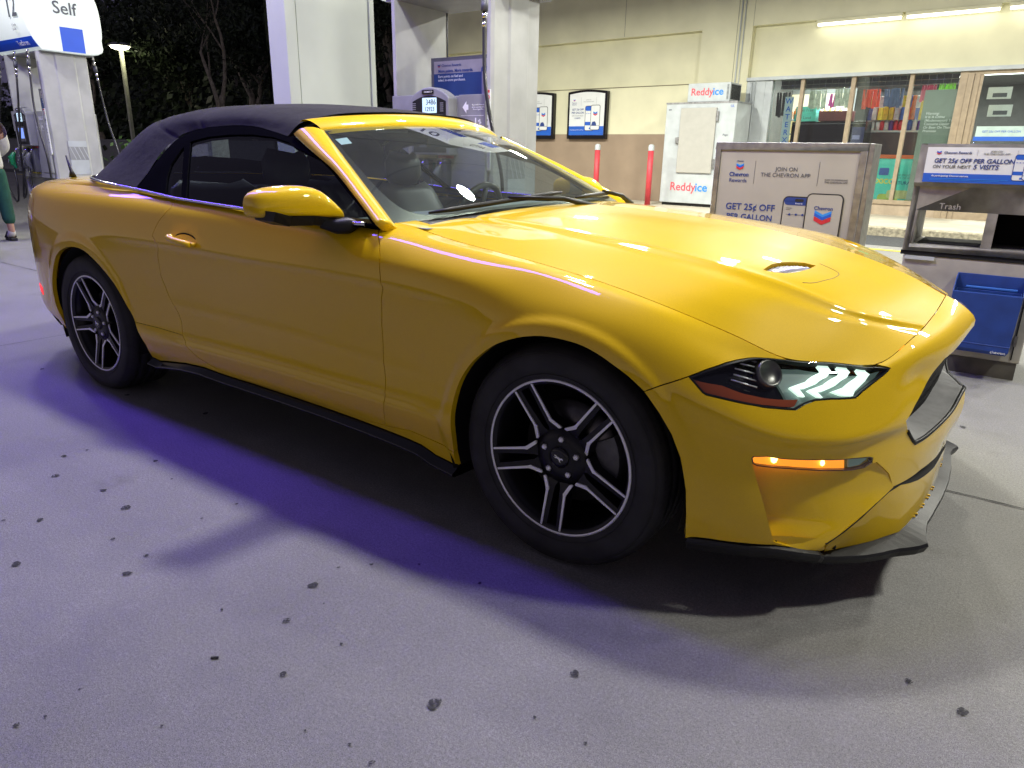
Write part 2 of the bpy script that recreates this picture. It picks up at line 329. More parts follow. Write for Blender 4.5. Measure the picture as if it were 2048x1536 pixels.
for i, (x, y, w) in enumerate(LAMPS):
    L = empty('canopy_lamp', (x, y, CANOPY_Z), 0, None, 'ceiling lamp', 'square lamps under the canopy')
    L['label'] = ['square canopy lamp directly above the yellow car cabin', 'square canopy lamp ahead of the yellow car nose', 'square canopy lamp above the gap behind the yellow car', 'square canopy lamp above the dark parked car', 'square canopy lamp on the store side level with the car cabin', 'square canopy lamp on the store side level with the trash station', 'square canopy lamp on the store side behind the panelled column', 'square canopy lamp on the store side near the far pump', 'small square canopy lamp above the fuel pump behind the windscreen', 'small square canopy lamp above the trash station', 'square canopy lamp in the outer row facing the left window panes', 'square canopy lamp in the outer row facing the shop door', 'square canopy lamp in the outer row facing the wall posters', 'square canopy lamp in the outer row at the far pump end'][i]
    mb = MB(); a = .24; b = .19
    mb.add([(-a, -a, 0), (a, -a, 0), (a, a, 0), (-a, a, 0), (-b, -b, -.07), (b, -b, -.07), (b, b, -.07), (-b, b, -.07)], [(0, 1, 5, 4), (1, 2, 6, 5), (2, 3, 7, 6), (3, 0, 4, 7)]); mb.build('housing', M['canopy'], L)
    l = bpy.data.lights.new('lamp_light', 'AREA'); l.shape = 'RECTANGLE' if w != .30 else 'ELLIPSE'; l.size = .36; l.size_y = .36 if w != .30 else .20; l.energy = LAMP_W*w; l.color = (1., .985, .88)
    o = bpy.data.objects.new('lamp_light', l); COL.objects.link(o); o.parent = L; o.location = (0, 0, -.072)
bl = bpy.data.lights.new('strip_light', 'AREA'); bl.shape = 'RECTANGLE'; bl.size = 9.; bl.size_y = .36; bl.energy = BLUE_W; bl.color = (.16, .08, 1.)
o = bpy.data.objects.new('strip_light', bl); COL.objects.link(o); o.parent = cano; o.location = (-5.2, -.72, CANOPY_Z-.075)

# ------------------------------------------------------------ ground
def concrete_mat():
    m, nt, p = NT('forecourt_concrete')
    big = tex(nt, 'Noise', .7); big.inputs['Detail'].default_value = 7; big.inputs['Roughness'].default_value = .6
    mid = tex(nt, 'Noise', 7.); mid.inputs['Detail'].default_value = 9; mid.inputs['Roughness'].default_value = .68
    fine = tex(nt, 'Voronoi', 210.); spk = tex(nt, 'Noise', 420.)
    c1 = ramp(nt, big.outputs['Fac'], [(.3, (.165, .163, .156)), (.7, (.230, .227, .217))])
    c2 = ramp(nt, mid.outputs['Fac'], [(.28, (.78, .78, .78)), (.5, (.96, .96, .96)), (.72, (1.08, 1.08, 1.08))])
    c = mix(nt, 1., c1.outputs[0], c2.outputs[0], 'MULTIPLY')
    c3 = ramp(nt, spk.outputs['Fac'], [(.30, (.45, .45, .46)), (.5, (1, 1, 1)), (.70, (1.45, 1.45, 1.45))]); c = mix(nt, 1., c, c3.outputs[0], 'MULTIPLY')
    g2 = tex(nt, 'Noise', 130.); g2.inputs['Detail'].default_value = 3; c6 = ramp(nt, g2.outputs['Fac'], [(.30, (.80, .80, .80)), (.5, (1, 1, 1)), (.70, (1.20, 1.20, 1.20))]); c = mix(nt, 1., c, c6.outputs[0], 'MULTIPLY')
    blot = tex(nt, 'Noise', 17.); blot.inputs['Detail'].default_value = 5; c4 = ramp(nt, blot.outputs['Fac'], [(.60, (1, 1, 1)), (.72, (1.13, 1.13, 1.14))]); c = mix(nt, .8, c, c4.outputs[0], 'MULTIPLY')
    oil = tex(nt, 'Noise', 1.7); oil.inputs['Detail'].default_value = 10; oil.inputs['Roughness'].default_value = .7; c5 = ramp(nt, oil.outputs['Fac'], [(.60, (1, 1, 1)), (.74, (.66, .64, .60))]); c = mix(nt, 1., c, c5.outputs[0], 'MULTIPLY')
    nt.links.new(c, p.inputs['Base Color'])
    rr = ramp(nt, mid.outputs['Fac'], [(.3, (.55, .55, .55)), (.7, (.85, .85, .85))]); nt.links.new(rr.outputs[0], p.inputs['Roughness'])
    a = nt.nodes.new('ShaderNodeMath'); a.operation = 'ADD'; nt.links.new(fine.outputs['Distance'], a.inputs[0]); nt.links.new(spk.outputs['Fac'], a.inputs[1]); bump(nt, p, a.outputs[0], .35, .002)
    return m
def stain_mat():
    m = bpy.data.materials.new('dark_stain'); m.use_nodes = True; nt = m.node_tree; nt.nodes.clear(); out = nt.nodes.new('ShaderNodeOutputMaterial'); d = nt.nodes.new('ShaderNodeBsdfDiffuse'); d.inputs[0].default_value = (.055, .055, .058, 1); t = nt.nodes.new('ShaderNodeBsdfTransparent')
    n = tex(nt, 'Noise', 150.); n.inputs['Detail'].default_value = 5; r = ramp(nt, n.outputs['Fac'], [(.50, (.10, .10, .10)), (.60, (.75, .75, .75))]); mx = nt.nodes.new('ShaderNodeMixShader'); nt.links.new(r.outputs[0], mx.inputs[0]); nt.links.new(d.outputs[0], mx.inputs[1]); nt.links.new(t.outputs[0], mx.inputs[2]); nt.links.new(mx.outputs[0], out.inputs[0]); return m
M['concrete'] = concrete_mat(); M['asphalt'] = mat('asphalt', (.045, .048, .052), .85, var=.3, vs=30, bmp=.4, bs=300)
M['stain'] = stain_mat(); M['joint'] = mat('joint_tar', (.012, .012, .012), .85); M['yellow_line'] = mat('yellow_line_paint', (.70, .56, .06), .7, var=.2, vs=20)
mb = MB(); mb.add([(-400, -200, 0), (200, -200, 0), (200, 400, 0), (-400, 400, 0)], [(0, 1, 2, 3)]); g = mb.build('ground', M['concrete']); g.location = (0, 0, 0); tag(g, kind='structure', label='pale speckled concrete forecourt slab', cat='ground')
rnd = random.Random(3)
def ribbon(mb, a, b, w, z, jag=.0, n=24):
    a = Vector((a[0], a[1], z)); b = Vector((b[0], b[1], z)); t = (b-a).normalized(); s = Vector((-t.y, t.x, 0)); vs = []
    for i in range(n+1):
        p = a.lerp(b, i/n)+s*(rnd.uniform(-1, 1)*jag); ww = w*rnd.uniform(.5, 1.3) if jag else w; vs += [tuple(p-s*ww/2), tuple(p+s*ww/2)]
    mb.add(vs, [(2*i, 2*i+2, 2*i+3, 2*i+1) for i in range(n)])
mb = MB()
ribbon(mb, (-14, .41), (9, .41), .007, .004, .004, 300); ribbon(mb, (-4.0, -9), (-4.0, .41), .006, .005, .003, 90); ribbon(mb, (-4.02, .41), (-4.0, 9.), .006, .005, .003, 90); ribbon(mb, (2.3, -9), (2.3, 9), .006, .005, .003, 90); ribbon(mb, (-10.2, -9), (-10.2, 9), .008, .005, .003, 90); ribbon(mb, (-14, 4.4), (9, 4.4), .008, .005, .004, 200); ribbon(mb, (-14, -3.9), (9, -3.9), .008, .005, .004, 200)
tag(mb.build('ground_joints', M['joint'], merge=False, fix=False), kind='structure', label='thin dark cracked joints between the concrete slabs', cat='ground')
def px_ground(q):
    x = (q[0]-1024)/CAM_F; y = (q[1]-768)/CAM_F; d = _r*x+_d*y+_f; t = -CAM_POS[2]/d[2]; return CAM_POS[0]+d[0]*t, CAM_POS[1]+d[1]*t
mb = MB()
ST2 = [(205, 464, 10), (380, 517, 8), (463, 581, 11), (147, 626, 8), (60, 789, 11), (539, 758, 7), (467, 824, 10), (415, 697, 5), (1150, 867, 14), (1053, 998, 12), (1595, 1303, 18), (1254, 1083, 5), (1040, 1194, 9), (62, 1381, 6), (742, 622, 5), (468, 167, 7), (755, 235, 7), (1762, 860, 6), (155, 72, 6), (815, 957, 4), (1540, 790, 4), (235, 392, 6), (320, 370, 4), (572, 410, 6), (870, 568, 4), (632, 476, 4), (1365, 790, 6), (1243, 802, 4), (295, 1250, 4), (167, 1350, 4), (595, 1384, 4), (1284, 1453, 5), (1365, 1520, 7), (1122, 1402, 4), (1190, 935, 3), (14, 628, 4)]
SP = [(x*.5444, 700+y*.5444, r*.5444*.95) for x, y, r in ST2]+[(1024+250*.5, 900+898*.5, 7), (1024+1587*.5, 900+928*.5, 5), (1024+292*.5, 900+1177*.5, 2.5), (1024+90*.5, 900+1072*.5, 2.5), (1024+1800*.5, 900+1050*.5, 8), (1905, 596+300, 3), (1926, 855, 4)]
for i, (x, y, r) in enumerate(SP):
    gx, gy = px_ground((x, y)); dist = math.dist((gx, gy, 0), CAM_POS); rr = r*dist/CAM_F*1.25; n = 26; asp = rnd.uniform(.75, 1.3); an = rnd.uniform(0, 3)
    ph = [rnd.uniform(0, 6) for _ in range(4)]
    vs = [(gx, gy, .0035)]
    for k in range(n):
        a = 2*math.pi*k/n; q = rr*(1+.10*math.sin(2*a+ph[0])+.08*math.sin(3*a+ph[1])+.06*math.sin(5*a+ph[2])+rnd.uniform(-.07, .07)); u, v = q*math.cos(a)*asp, q*math.sin(a)
        vs.append((gx+u*math.cos(an)-v*math.sin(an), gy+u*math.sin(an)+v*math.cos(an), .0035))
    mb.add(vs, [(0, k+1, (k+1) % n+1) for k in range(n)])
gx, gy = px_ground((789*.5444, 700+1135*.5444)); mb.box((gx, gy, .004), (.018, .004, .004), rz=.7)
tag(mb.build('ground_stains', M['stain'], merge=False, fix=False), kind='structure', label='scattered dark gum and oil spots on the concrete', cat='ground')

# ------------------------------------------------------------ store building, in its own frame (x along the front, -y towards the forecourt)
BO = (-3., 13.6, 0.); BRZ = R(-3.02)
M['cream'] = mat('cream_stucco', (.72, .70, .49), .8, var=.05, vs=1.5, bmp=.35, bs=160); M['brown'] = mat('brown_wainscot', (.33, .25, .175), .8, var=.06, vs=2, bmp=.3, bs=160); M['tan'] = mat('tan_metal_frame', (.36, .285, .19), .5, var=.08, vs=12)
M['white'] = mat('white_enamel', (.46, .50, .51), .4, var=.06, vs=5); M['shop_glass'] = glass('shop_glass', (.82, .86, .84), .9); M['alu'] = mat('brushed_aluminium', (.36, .36, .35), .38, metal=.75, var=.15, vs=18); M['alu_dull'] = mat('dull_aluminium', (.30, .29, .265), .5, metal=.35, var=.22, vs=9)
st_ = empty('store_building', BO, BRZ, 'cream stucco convenience store with brown wainscot and wide shop windows', 'building')
def bmbox(name, boxes, m, parent=None, bevel=0.): 
    mb = MB()
    for a, b in boxes: mb.bb(a, b)
    return mb.build(name, m, parent, bevel=bevel)
Dp = .15
bmbox('wall', [((-12.4, 0, 3.80), (9, .3, 6.4)), ((-12.4, 0, 1.67), (-10.3, .3, 3.80)), ((-10.3, 0, 1.67), (-2.65, .3, 2.73)), ((-2.65, 0, 1.67), (-1.52, .3, 3.80)), ((-10.3, Dp, 2.73), (-2.65, .3, 3.80)), ((-1.52, Dp, 2.80), (9, .3, 3.80)), ((-12.4, .3, .15), (-12.1, 9, 6.4)), ((8.7, .3, .15), (9, 9, 6.4))], M['cream'], st_)
bmbox('ledge_groove', [((-10.3, -.012, 2.715), (-2.66, .0, 2.732))], mat('groove_shadow_gap', (.20, .18, .12), .9), st_)
bmbox('wainscot', [((-12.406, -.006, .15), (-1.60, .3, 1.67))], M['brown'], st_)
bmbox('roof', [((-12.4, .31, 6.2), (9, 12, 6.39))], M['grey'], st_)
JG = mat('joint_grey', (.30, .29, .22), .8)
for a_, b_ in (((-1.86, -.004, .15), (-1.85, 0, 6.2)), ((-1.52, -.003, 3.80), (-1.512, 0, 6.2)), ((-7.5, -.003, 3.82), (-7.49, 0, 6.2)), ((-4.6, -.003, 3.82), (-4.59, 0, 4.6))): bmbox('panel_joint', [(a_, b_)], JG, st_)
mb = MB()
for x, r in ((-1.78, .013), (-1.70, .010), (-1.40, .014), (-1.33, .010)): mb.tube([(x, -.02, .2), (x, -.02, 2.72 if x > -1.5 else 4.9)], r, 8)
mb.build('conduit', M['white'], st_)
bmbox('side_panel', [((-1.52, .02, .15), (-1.12, .10, 2.74))], M['white'], st_)
bmbox('window_head', [((-1.52, -.03, 2.735), (9, Dp+.02, 2.80))], M['white'], st_)
GX = [-.97, -.36, .62, 1.65, 2.44]
bmbox('window_frame', [((-1.12, .03, .15), (-.97, .16, 2.735))], M['white'], st_)
bmbox('mullion', [((-.395, .05, .44), (-.325, .15, 2.735))], M['tan'], st_); bmbox('mullion', [((.58, .05, .44), (.66, .15, 2.735))], M['tan'], st_); bmbox('mullion', [((1.615, .05, .44), (1.685, .15, 2.735))], M['tan'], st_)
bmbox('door_jamb', [((2.44, .03, .15), (2.56, .16, 2.735)), ((2.565, .02, .15), (2.66, .16, 2.70)), ((2.665, .045, .15), (2.75, .15, 2.68)), ((2.56, .04, 2.68), (9, .15, 2.735))], M['tan'], st_)
bmbox('sill', [((-.97, .02, .36), (2.44, .17, .44))], M['tan'], st_); bmbox('kick_panel', [((-.97, .05, .15), (2.44, .16, .36))], mat('kick_tan', (.42, .34, .24), .6, var=.1), st_)
bmbox('window_pane', [((-.97, .095, .44), (2.44, .10, 2.735))], M['shop_glass'], st_)
d_ = bmbox('door', [((2.752, .06, .15), (2.80, .12, 2.675)), ((4.1, .06, .15), (4.2, .12, 2.675)), ((2.8, .06, .15), (4.1, .12, .35))], M['tan'], st_); bmbox('pane', [((2.80, .09, .35), (4.1, .095, 2.675))], M['shop_glass'], d_)
mb = MB(); mb.tube([(2.86, .02, 1.15), (2.86, -.03, 1.17), (2.86, -.03, 1.50), (2.86, .02, 1.52)], .014, 8); mb.build('handle', M['chrome'], d_)
bmbox('interior_wall', [((-1.5, 7.6, .15), (9, 7.7, 3.2)), ((-1.52, .3, .15), (-1.45, 7.6, 3.2)), ((-1.5, .3, 3.1), (9, 7.7, 3.2))], mat('shop_wall', (.13, .135, .13), .7), st_)
bmbox('interior_floor', [((-1.5, .17, .14), (9, 7.7, .16))], mat('shop_floor', (.40, .38, .34), .4), st_)
# pavement, kerb, gutter and yellow line in front of the store
def bworld(o): o.location = BO; o.rotation_euler = (0, 0, BRZ); return o
s = bworld(bmbox('sidewalk', [((-14, -2.75, -.1), (14, 0.0, .146)), ((-1.6, 0, -.1), (9, .17, .150))], mat('sidewalk_concrete', (.50, .46, .36), .8, var=.1, vs=3, bmp=.3, bs=120))); tag(s, kind='structure', label='raised pale pavement in front of the store', cat='sidewalk')
s = bworld(bmbox('kerb', [((-14, -2.90, -.1), (14, -2.752, .143))], mat('kerb_concrete', (.34, .31, .22), .85, var=.3, vs=20, bmp=.5, bs=60), bevel=.015)); tag(s, kind='structure', label='worn kerb edge of the store pavement', cat='kerb')
s = bworld(bmbox('road', [((-40, -4.35, -.05), (14, -2.90, .004))], M['asphalt'])); tag(s, kind='structure', label='dark asphalt gutter strip along the kerb', cat='road')
s = bworld(bmbox('line_marking', [((-30, -4.98, .0), (14, -4.88, .008))], M['yellow_line'])); tag(s, kind='structure', label='yellow painted line on the concrete before the kerb', cat='road marking')
# fluorescent battens
for i, (a, b) in enumerate(((-.22, 1.31), (1.37, 2.86), (2.97, 4.45))):
    lab = ['fluorescent tube under the store fascia, the one over the black hanging packs', 'fluorescent tube under the store fascia ending above the shop door jamb', 'fluorescent tube under the fascia directly above the shop door'][i]
    L = empty('fluorescent_tube', BO, BRZ, lab, 'light fitting', 'fluorescent battens above the shop window')
    bmbox('batten', [((a, -.04, 3.735), (b, .10, 3.79))], M['cream'], L)
    mb = MB(); mb.tube([(a+.02, .02, 3.715), (b-.02, .02, 3.715)], .030, 10); mb.build('tube', emit('tube_glow', (1., 1., .94), 3.2), L)
    l = bpy.data.lights.new('tube_light', 'AREA'); l.shape = 'RECTANGLE'; l.size = b-a-.1; l.size_y = .05; l.energy = 2.; l.color = (1, .97, .80); o = bpy.data.objects.new('tube_light', l); COL.objects.link(o); o.parent = L; o.location = ((a+b)/2, -.02, 3.66); o.rotation_euler = (R(12), 0, 0)
for x, y in ((.2, 1.6), (2.4, 1.6), (.2, 4.2), (2.6, 4.2), (5, 2.5)):
    L = empty('shop_ceiling_light', BO, BRZ, None, 'ceiling light', 'ceiling panels inside the shop'); L['label'] = 'flat white ceiling light panel inside the bright shop'
    mb = MB(); mb.bb((x-.5, y-.25, 3.06), (x+.5, y+.25, 3.09)); mb.build('panel', emit('shop_light', (1., 1., .95), 6.), L)
    l = bpy.data.lights.new('shop_area', 'AREA'); l.shape = 'RECTANGLE'; l.size = 1.; l.size_y = .5; l.energy = 200; l.color = (1, 1, .95); o = bpy.data.objects.new('shop_area', l); COL.objects.link(o); o.parent = L; o.location = (x, y, 3.05)
# ------------------------------------------------------------ signs and printed matter
INK = mat('ink_navy', (.02, .05, .22), .6, var=.02); INKG = mat('ink_grey', (.10, .11, .13), .6, var=.02); INKL = mat('ink_pale_grey', (.30, .31, .33), .6, var=.02); BLUE = mat('print_blue', (.015, .11, .55), .5, var=.03); RED = mat('print_red', (.62, .03, .04), .5, var=.03); PAPER = mat('print_white', (.74, .77, .76), .55, var=.03); WHITE_INK = mat('ink_white', (.85, .87, .88), .5, var=.02); PHONEK = mat('phone_black', (.02, .02, .025), .4); LBLUE = mat('print_light_blue', (.03, .28, .72), .5, var=.03)
# every print is laid out in a local frame: x right, z up, facing -y; y = 0 is the sheet
def flat(parent, name, pts, m, y): mb = MB(); mb.prism(pts, -y, -y+.0012, 'xz'); return mb.build(name, m, parent)
def rect(parent, name, x0, z0, x1, z1, m, y): return flat(parent, name, [(x0, z0), (x1, z0), (x1, z1), (x0, z1)], m, y)
def rrect(x0, z0, x1, z1, r, n=5):
    P = []
    for cx, cz, a0 in ((x1-r, z0+r, -90), (x1-r, z1-r, 0), (x0+r, z1-r, 90), (x0+r, z0+r, 180)): P += [(cx+r*math.cos(R(a0+90*k/n)), cz+r*math.sin(R(a0+90*k/n))) for k in range(n+1)]
    return P
def chevron(parent, x, z, w, y, m1=None, m2=None, m3=None):
    h = w*.30; d = w*.24
    for k, (m, z0) in enumerate(((m1 or LBLUE, z+h*.62), (m2 or BLUE, z+h*.10), (m3 or RED, z-h*.85))):
        hh = h*(.62 if k < 2 else .86); flat(parent, 'chevron_band', [(x-w/2, z0+hh), (x, z0+hh-d), (x+w/2, z0+hh), (x+w/2, z0), (x, z0-d), (x-w/2, z0)], m, y+.0004*k)
def ptext(parent, s, x, z, size, m, y, align='CENTER', bold=0., shear=0., sx=1., sp=1.): return text('lettering', s, m, parent, (x, -y, z), (math.pi/2, 0, 0), size, align, sx, bold, .0006, shear, sp)
def wtext(parent, s_, x0, x1, z, m, y, bold=0., shear=0.):
    """lettering that spans x0..x1"""
    o = text('lettering', s_, m, parent, (x0, -y, z), (math.pi/2, 0, 0), .1, 'LEFT', 1., bold, .0006, shear); xs_ = [v.co.x for v in o.data.vertices]; k = (x1-x0)/(max(xs_)-min(xs_)); o.scale = (k, k, 1); o.location.x = x0-min(xs_)*k; return o
def phones(parent, x, z, w, h, y, logo=True, pic=True):
    """two overlapping phone pictures, the front one right"""
    for k, (dx, dz) in enumerate(((-.62*w, -.03*h), (0, 0))):
        x0, x1, z0, z1 = x+dx-w*.5, x+dx+w*.5, z-h/2+dz, z+h/2+dz; b = w*.045; yy = y+.002*k
        flat(parent, 'phone_outline', rrect(x0, z0, x1, z1, w*.16), PHONEK if h > .3 else INK, yy); flat(parent, 'phone_screen', rrect(x0+b, z0+b, x1-b, z1-b, w*.13), PAPER, yy+.0007)
        if k == 0:
            flat(parent, 'phone_header', rrect(x0+b, z1-h*.20, x1-b, z1-b, w*.12), BLUE, yy+.0012)
            mb = MB()
            for q in range(4): mb.prism([(x0+w*(.16+.2*q)+w*.035*math.cos(R(a)), z1-h*.31+w*.035*math.sin(R(a))) for a in range(0, 360, 45)], -(yy+.002), -(yy+.0012), 'xz')
            mb.bb((x0+w*.16, -(yy+.0016), z1-h*.313), (x0+w*.76, -(yy+.0012), z1-h*.307)); mb.build('phone_dots', BLUE, parent)
            if pic: rect(parent, 'phone_card', x0+b, z0+h*.22, x1-b, z0+h*.36, BLUE, yy+.0012); rect(parent, 'phone_card', x0+w*.5, z0+h*.06, x1-w*.1, z0+h*.13, BLUE, yy+.0012)
        else:
            if logo: chevron(parent, x+dx, z+h*.17, w*.44, yy+.0012)
            if pic:
                flat(parent, 'car_picture', [(x0+w*.12, z0+h*.18), (x0+w*.14, z0+h*.24), (x0+w*.22, z0+h*.33), (x0+w*.5, z0+h*.35), (x0+w*.62, z0+h*.27), (x0+w*.66, z0+h*.18)], INK, yy+.0012); rect(parent, 'phone_line', x0+b, z0+h*.165, x1-b, z0+h*.178, INK, yy+.0013)
def offer_poster(name, label, ox, z0, w, h):
    """blue and white offer poster in a black bowed frame; QR code left out"""
    t = empty(name, (BO[0]+math.cos(BRZ)*ox, BO[1]+math.sin(BRZ)*ox, 0), BRZ, label, 'poster', 'black framed offer posters on the store wall')
    n = 10; bow = lambda s: .045*math.sin(math.pi*s)
    fr = MB(); P = [(-w/2+w*i/n, z0+h-.03+bow(i/n)) for i in range(n+1)]; Q = [(-w/2+w*i/n, z0) for i in range(n+1)]
    fr.prism(Q+P[::-1], -.12, -.005, 'xz'); fr.build('frame', M['gloss_black'], t, bevel=.006)
    flat(t, 'sheet', [(-w/2+.06, z0+.09), (w/2-.06, z0+.09)]+[(w/2-.06-(w-.12)*i/n, z0+h-.085+bow(i/n)) for i in range(n+1)], PAPER, .124)
    rect(t, 'blue_band', -w/2+.061, z0+.091, w/2-.061, z0+.30, BLUE, .1262)
    x = -w/2+.20; chevron(t, x, z0+h-.22, .055, .127); ptext(t, 'Chevron', x, z0+h-.285, .042, INK, .127); ptext(t, 'Rewards', x, z0+h-.325, .038, INK, .127)
    for q in (-.17, .27): rect(t, 'rule', q, z0+h-.35, q+.004, z0+h-.16, INKL, .127)
    ptext(t, 'JOIN ON', .05, z0+h-.22, .034, INKL, .127); ptext(t, 'THE CHEVRON APP', .05, z0+h-.265, .034, INKL, .127)
    for k, s in enumerate(('GET 25¢ OFF', 'PER GALLON')): ptext(t, s, -.26, z0+.69-.075*k, .062, INK, .127, bold=.001)
    ptext(t, 'ON YOUR NEXT', -.26, z0+.545, .046, INKL, .127); ptext(t, '5 VISITS', -.26, z0+.485, .050, INK, .127, bold=.001)
    phones(t, .26, z0+.50, .27, .58, .128)
    ptext(t, 'At participating Chevron stations.', -w/2+.09, z0+.215, .030, WHITE_INK, .128, 'LEFT'); rect(t, 'fine_print', -w/2+.09, z0+.145, w/2-.10, z0+.149, LBLUE, .128); rect(t, 'fine_print', -w/2+.09, z0+.125, w/2-.16, z0+.129, LBLUE, .128)
    return t
offer_poster('wall_poster', 'offer poster in black frame standing clear between the steel pump column and ice box', -5.47, 1.555, 1.14, 1.13)
offer_poster('wall_poster', 'offer poster in black frame half hidden behind the grey pump panel', -7.05, 1.55, 1.14, 1.13)
# ---- red bollards
def bw(x, y): c, s_ = math.cos(BRZ), math.sin(BRZ); return (BO[0]+c*x-s_*y, BO[1]+s_*x+c*y)
M['boll_red'] = mat('bollard_red', (.55, .045, .06), .5, var=.1, vs=9)
for i, (x, lab) in enumerate(((-4.35, 'red bollard with white cap below the clear wall poster'), (-2.98, 'red bollard with white cap close beside the ice box'))):
    X, Y = bw(x, -1.3); b = empty('bollard', (X, Y, .146), BRZ, lab, 'bollard', 'red bollards before the store wall')
    mb = MB(); mb.lathe([(.0, 0), (.062, 0), (.062, 1.17), (.0, 1.17)], 'z', n=20); mb.build('post', M['boll_red'], b); mb = MB(); mb.lathe([(.066, 1.145), (.066, 1.23), (.058, 1.255), (.035, 1.272), (0, 1.278)], 'z', n=20); mb.build('cap', M['white'], b)
# ---- ice box
X, Y = bw(-2.08, -.95)
ib = empty('ice_box', (X, Y, .146), BRZ, 'white outdoor ice freezer with grey door and red and blue lettering', 'ice freezer')
bmbox('cabinet', [((-.79, 0, .06), (.79, .78, 2.13))], M['white'], ib, bevel=.012); bmbox('top_trim', [((-.80, -.006, 2.10), (.80, .79, 2.135))], M['alu'], ib); bmbox('plinth', [((-.74, .03, 0), (.74, .75, .06))], M['void'], ib)
dr = bmbox('door', [((-.43, -.045, .70), (.38, 0, 2.02))], mat('grey_insulated_door', (.40, .395, .355), .6, var=.03, vs=9, bmp=.2, bs=60), ib, bevel=.015)
bmbox('hinge', [((.385, -.055, 1.74), (.43, -.01, 1.95))], M['alu'], dr, bevel=.012); bmbox('hinge', [((.385, -.055, .80), (.43, -.01, 1.00))], M['alu'], dr, bevel=.012); bmbox('latch', [((-.50, -.06, 1.30), (-.42, -.01, 1.43))], M['alu'], dr, bevel=.01)
hb = bmbox('compressor_box', [((-.33, .02, 2.137), (.60, .60, 2.50))], M['white'], ib, bevel=.01); mb = MB()
for k in range(9): mb.box((.601, .09+.055*k, 2.32), (.012, .030, .29))
mb.build('louvres', M['void'], hb); mb = MB()
for k in range(12): mb.box((.555, .017, 2.18+.024*k), (.045, .004, .009))
mb.build('front_louvres', M['void'], hb)
ICER = mat('reddy_red', (.72, .07, .10), .45, var=.04); ICEB = mat('ice_blue', (.02, .24, .72), .45, var=.04)
for p, x, z, s_ in ((hb, -.26, 2.325, .20), (ib, -.56, .40, .245)):
    a = ptext(p, 'Reddy', x, z, s_, ICER, .004 if p is ib else -.016, 'LEFT', bold=.002, sx=.98); b = ptext(p, 'ice', x+s_*2.42, z, s_, ICEB, .004 if p is ib else -.016, 'LEFT', bold=.004, sx=1.05)
ptext(ib, 'Pogo', .60, 1.48, .06, INKG, .004, shear=.3); ptext(ib, 'UL', .70, 2.04, .07, BLUE, .004); rect(ib, 'notice', -.73, 1.98, -.66, 2.0, INKG, .004)
# ---- beige sign cabinet on the island
X0, X1, YF = -.87, .125, 2.50
BEIGE = mat('sign_beige_sheet', (.44, .42, .33), .45, var=.05, vs=3)
sc = empty('sign_cabinet', ((X0+X1)/2, YF, 0), 0, 'beige advertising cabinet in aluminium frame behind the car hood, showing two phones', 'sign')
w2 = (X1-X0)/2
bmbox('cabinet', [((-w2, 0, .05), (w2, .20, 1.27))], M['alu_dull'], sc, bevel=.004); bmbox('base', [((-w2+.03, .03, 0), (w2-.03, .17, .05))], M['void'], sc)
bmbox('frame', [((-w2-.005, -.014, 1.24), (w2-.03, .01, 1.285)), ((-w2-.005, -.014, .05), (-w2+.032, .01, 1.24)), ((w2-.075, -.014, .05), (w2-.030, .01, 1.24)), ((w2-.028, -.010, .05), (w2+.003, .215, 1.282))], M['alu'], sc, bevel=.003)
rect(sc, 'sheet', -w2+.034, .06, w2-.077, 1.238, BEIGE, .003)
chevron(sc, -.324, 1.131, .050, .005); wtext(sc, 'Chevron', -.347, -.302, 1.164, INK, .005, .001); wtext(sc, 'Chevron', -.392, -.259, 1.076, INK, .005, .0025); wtext(sc, 'Rewards', -.388, -.268, 1.037, INK, .005)
rect(sc, 'rule', -.221, 1.019, -.219, 1.167, INKG, .005); rect(sc, 'rule', .191, 1.019, .193, 1.168, INKG, .005)
wtext(sc, 'JOIN ON', -.085, .058, 1.117, INKG, .005); wtext(sc, 'THE CHEVRON APP', -.176, .144, 1.079, INKG, .005)
wtext(sc, 'SCAN TO DOWNLOAD', .235, .375, 1.060, INKG, .005); wtext(sc, 'THE CHEVRON APP', .235, .375, 1.044, INKG, .005)
wtext(sc, 'GET 25¢ OFF', -.392, -.056, .862, INK, .005, .0012); wtext(sc, 'PER GALLON', -.380, -.068, .795, INK, .005, .0012); wtext(sc, 'ON YOUR NEXT', -.36, -.09, .735, INKG, .005); wtext(sc, '5 VISITS', -.32, -.13, .68, INK, .005, .0012)
def bigphone(x0, z0, x1, z1, y, dark):
    flat(sc, 'phone_outline', rrect(x0, z0, x1, z1, .036), PHONEK, y); flat(sc, 'phone_screen', rrect(x0+.008, z0+.008, x1-.008, z1-.008, .029), BEIGE, y+.0006)
bigphone(-.008, .40, .19, .949, .005, 0); flat(sc, 'phone_header', rrect(.0, .892, .182, .941, .027), INK, .007); flat(sc, 'phone_island', rrect(.07, .915, .125, .933, .008), PHONEK, .008); wtext(sc, 'Rewards', .075, .12, .903, WHITE_INK, .008)
rect(sc, 'text_line', .018, .872, .055, .8745, INKG, .007); rect(sc, 'text_line', .018, .862, .045, .8645, INKG, .007)
mb = MB()
for k in range(3): mb.prism([(.045+.042*k+.007*math.cos(R(a)), .832+.007*math.sin(R(a))) for a in range(0, 360, 30)], -.0085, -.007, 'xz')
mb.bb((.02, -.0078, .8312), (.140, -.007, .8328)); mb.build('phone_dots', INK, sc)
bigphone(.142, .40, .371, .974, .010, 1); wtext(sc, 'Chevron', .198, .313, .881, INK, .012, .0015); chevron(sc, .256, .829, .104, .012)
def copy_all(o, parent=None):
    c = o.copy(); COL.objects.link(c); c.parent = parent
    for ch in o.children: copy_all(ch, c)
    return c
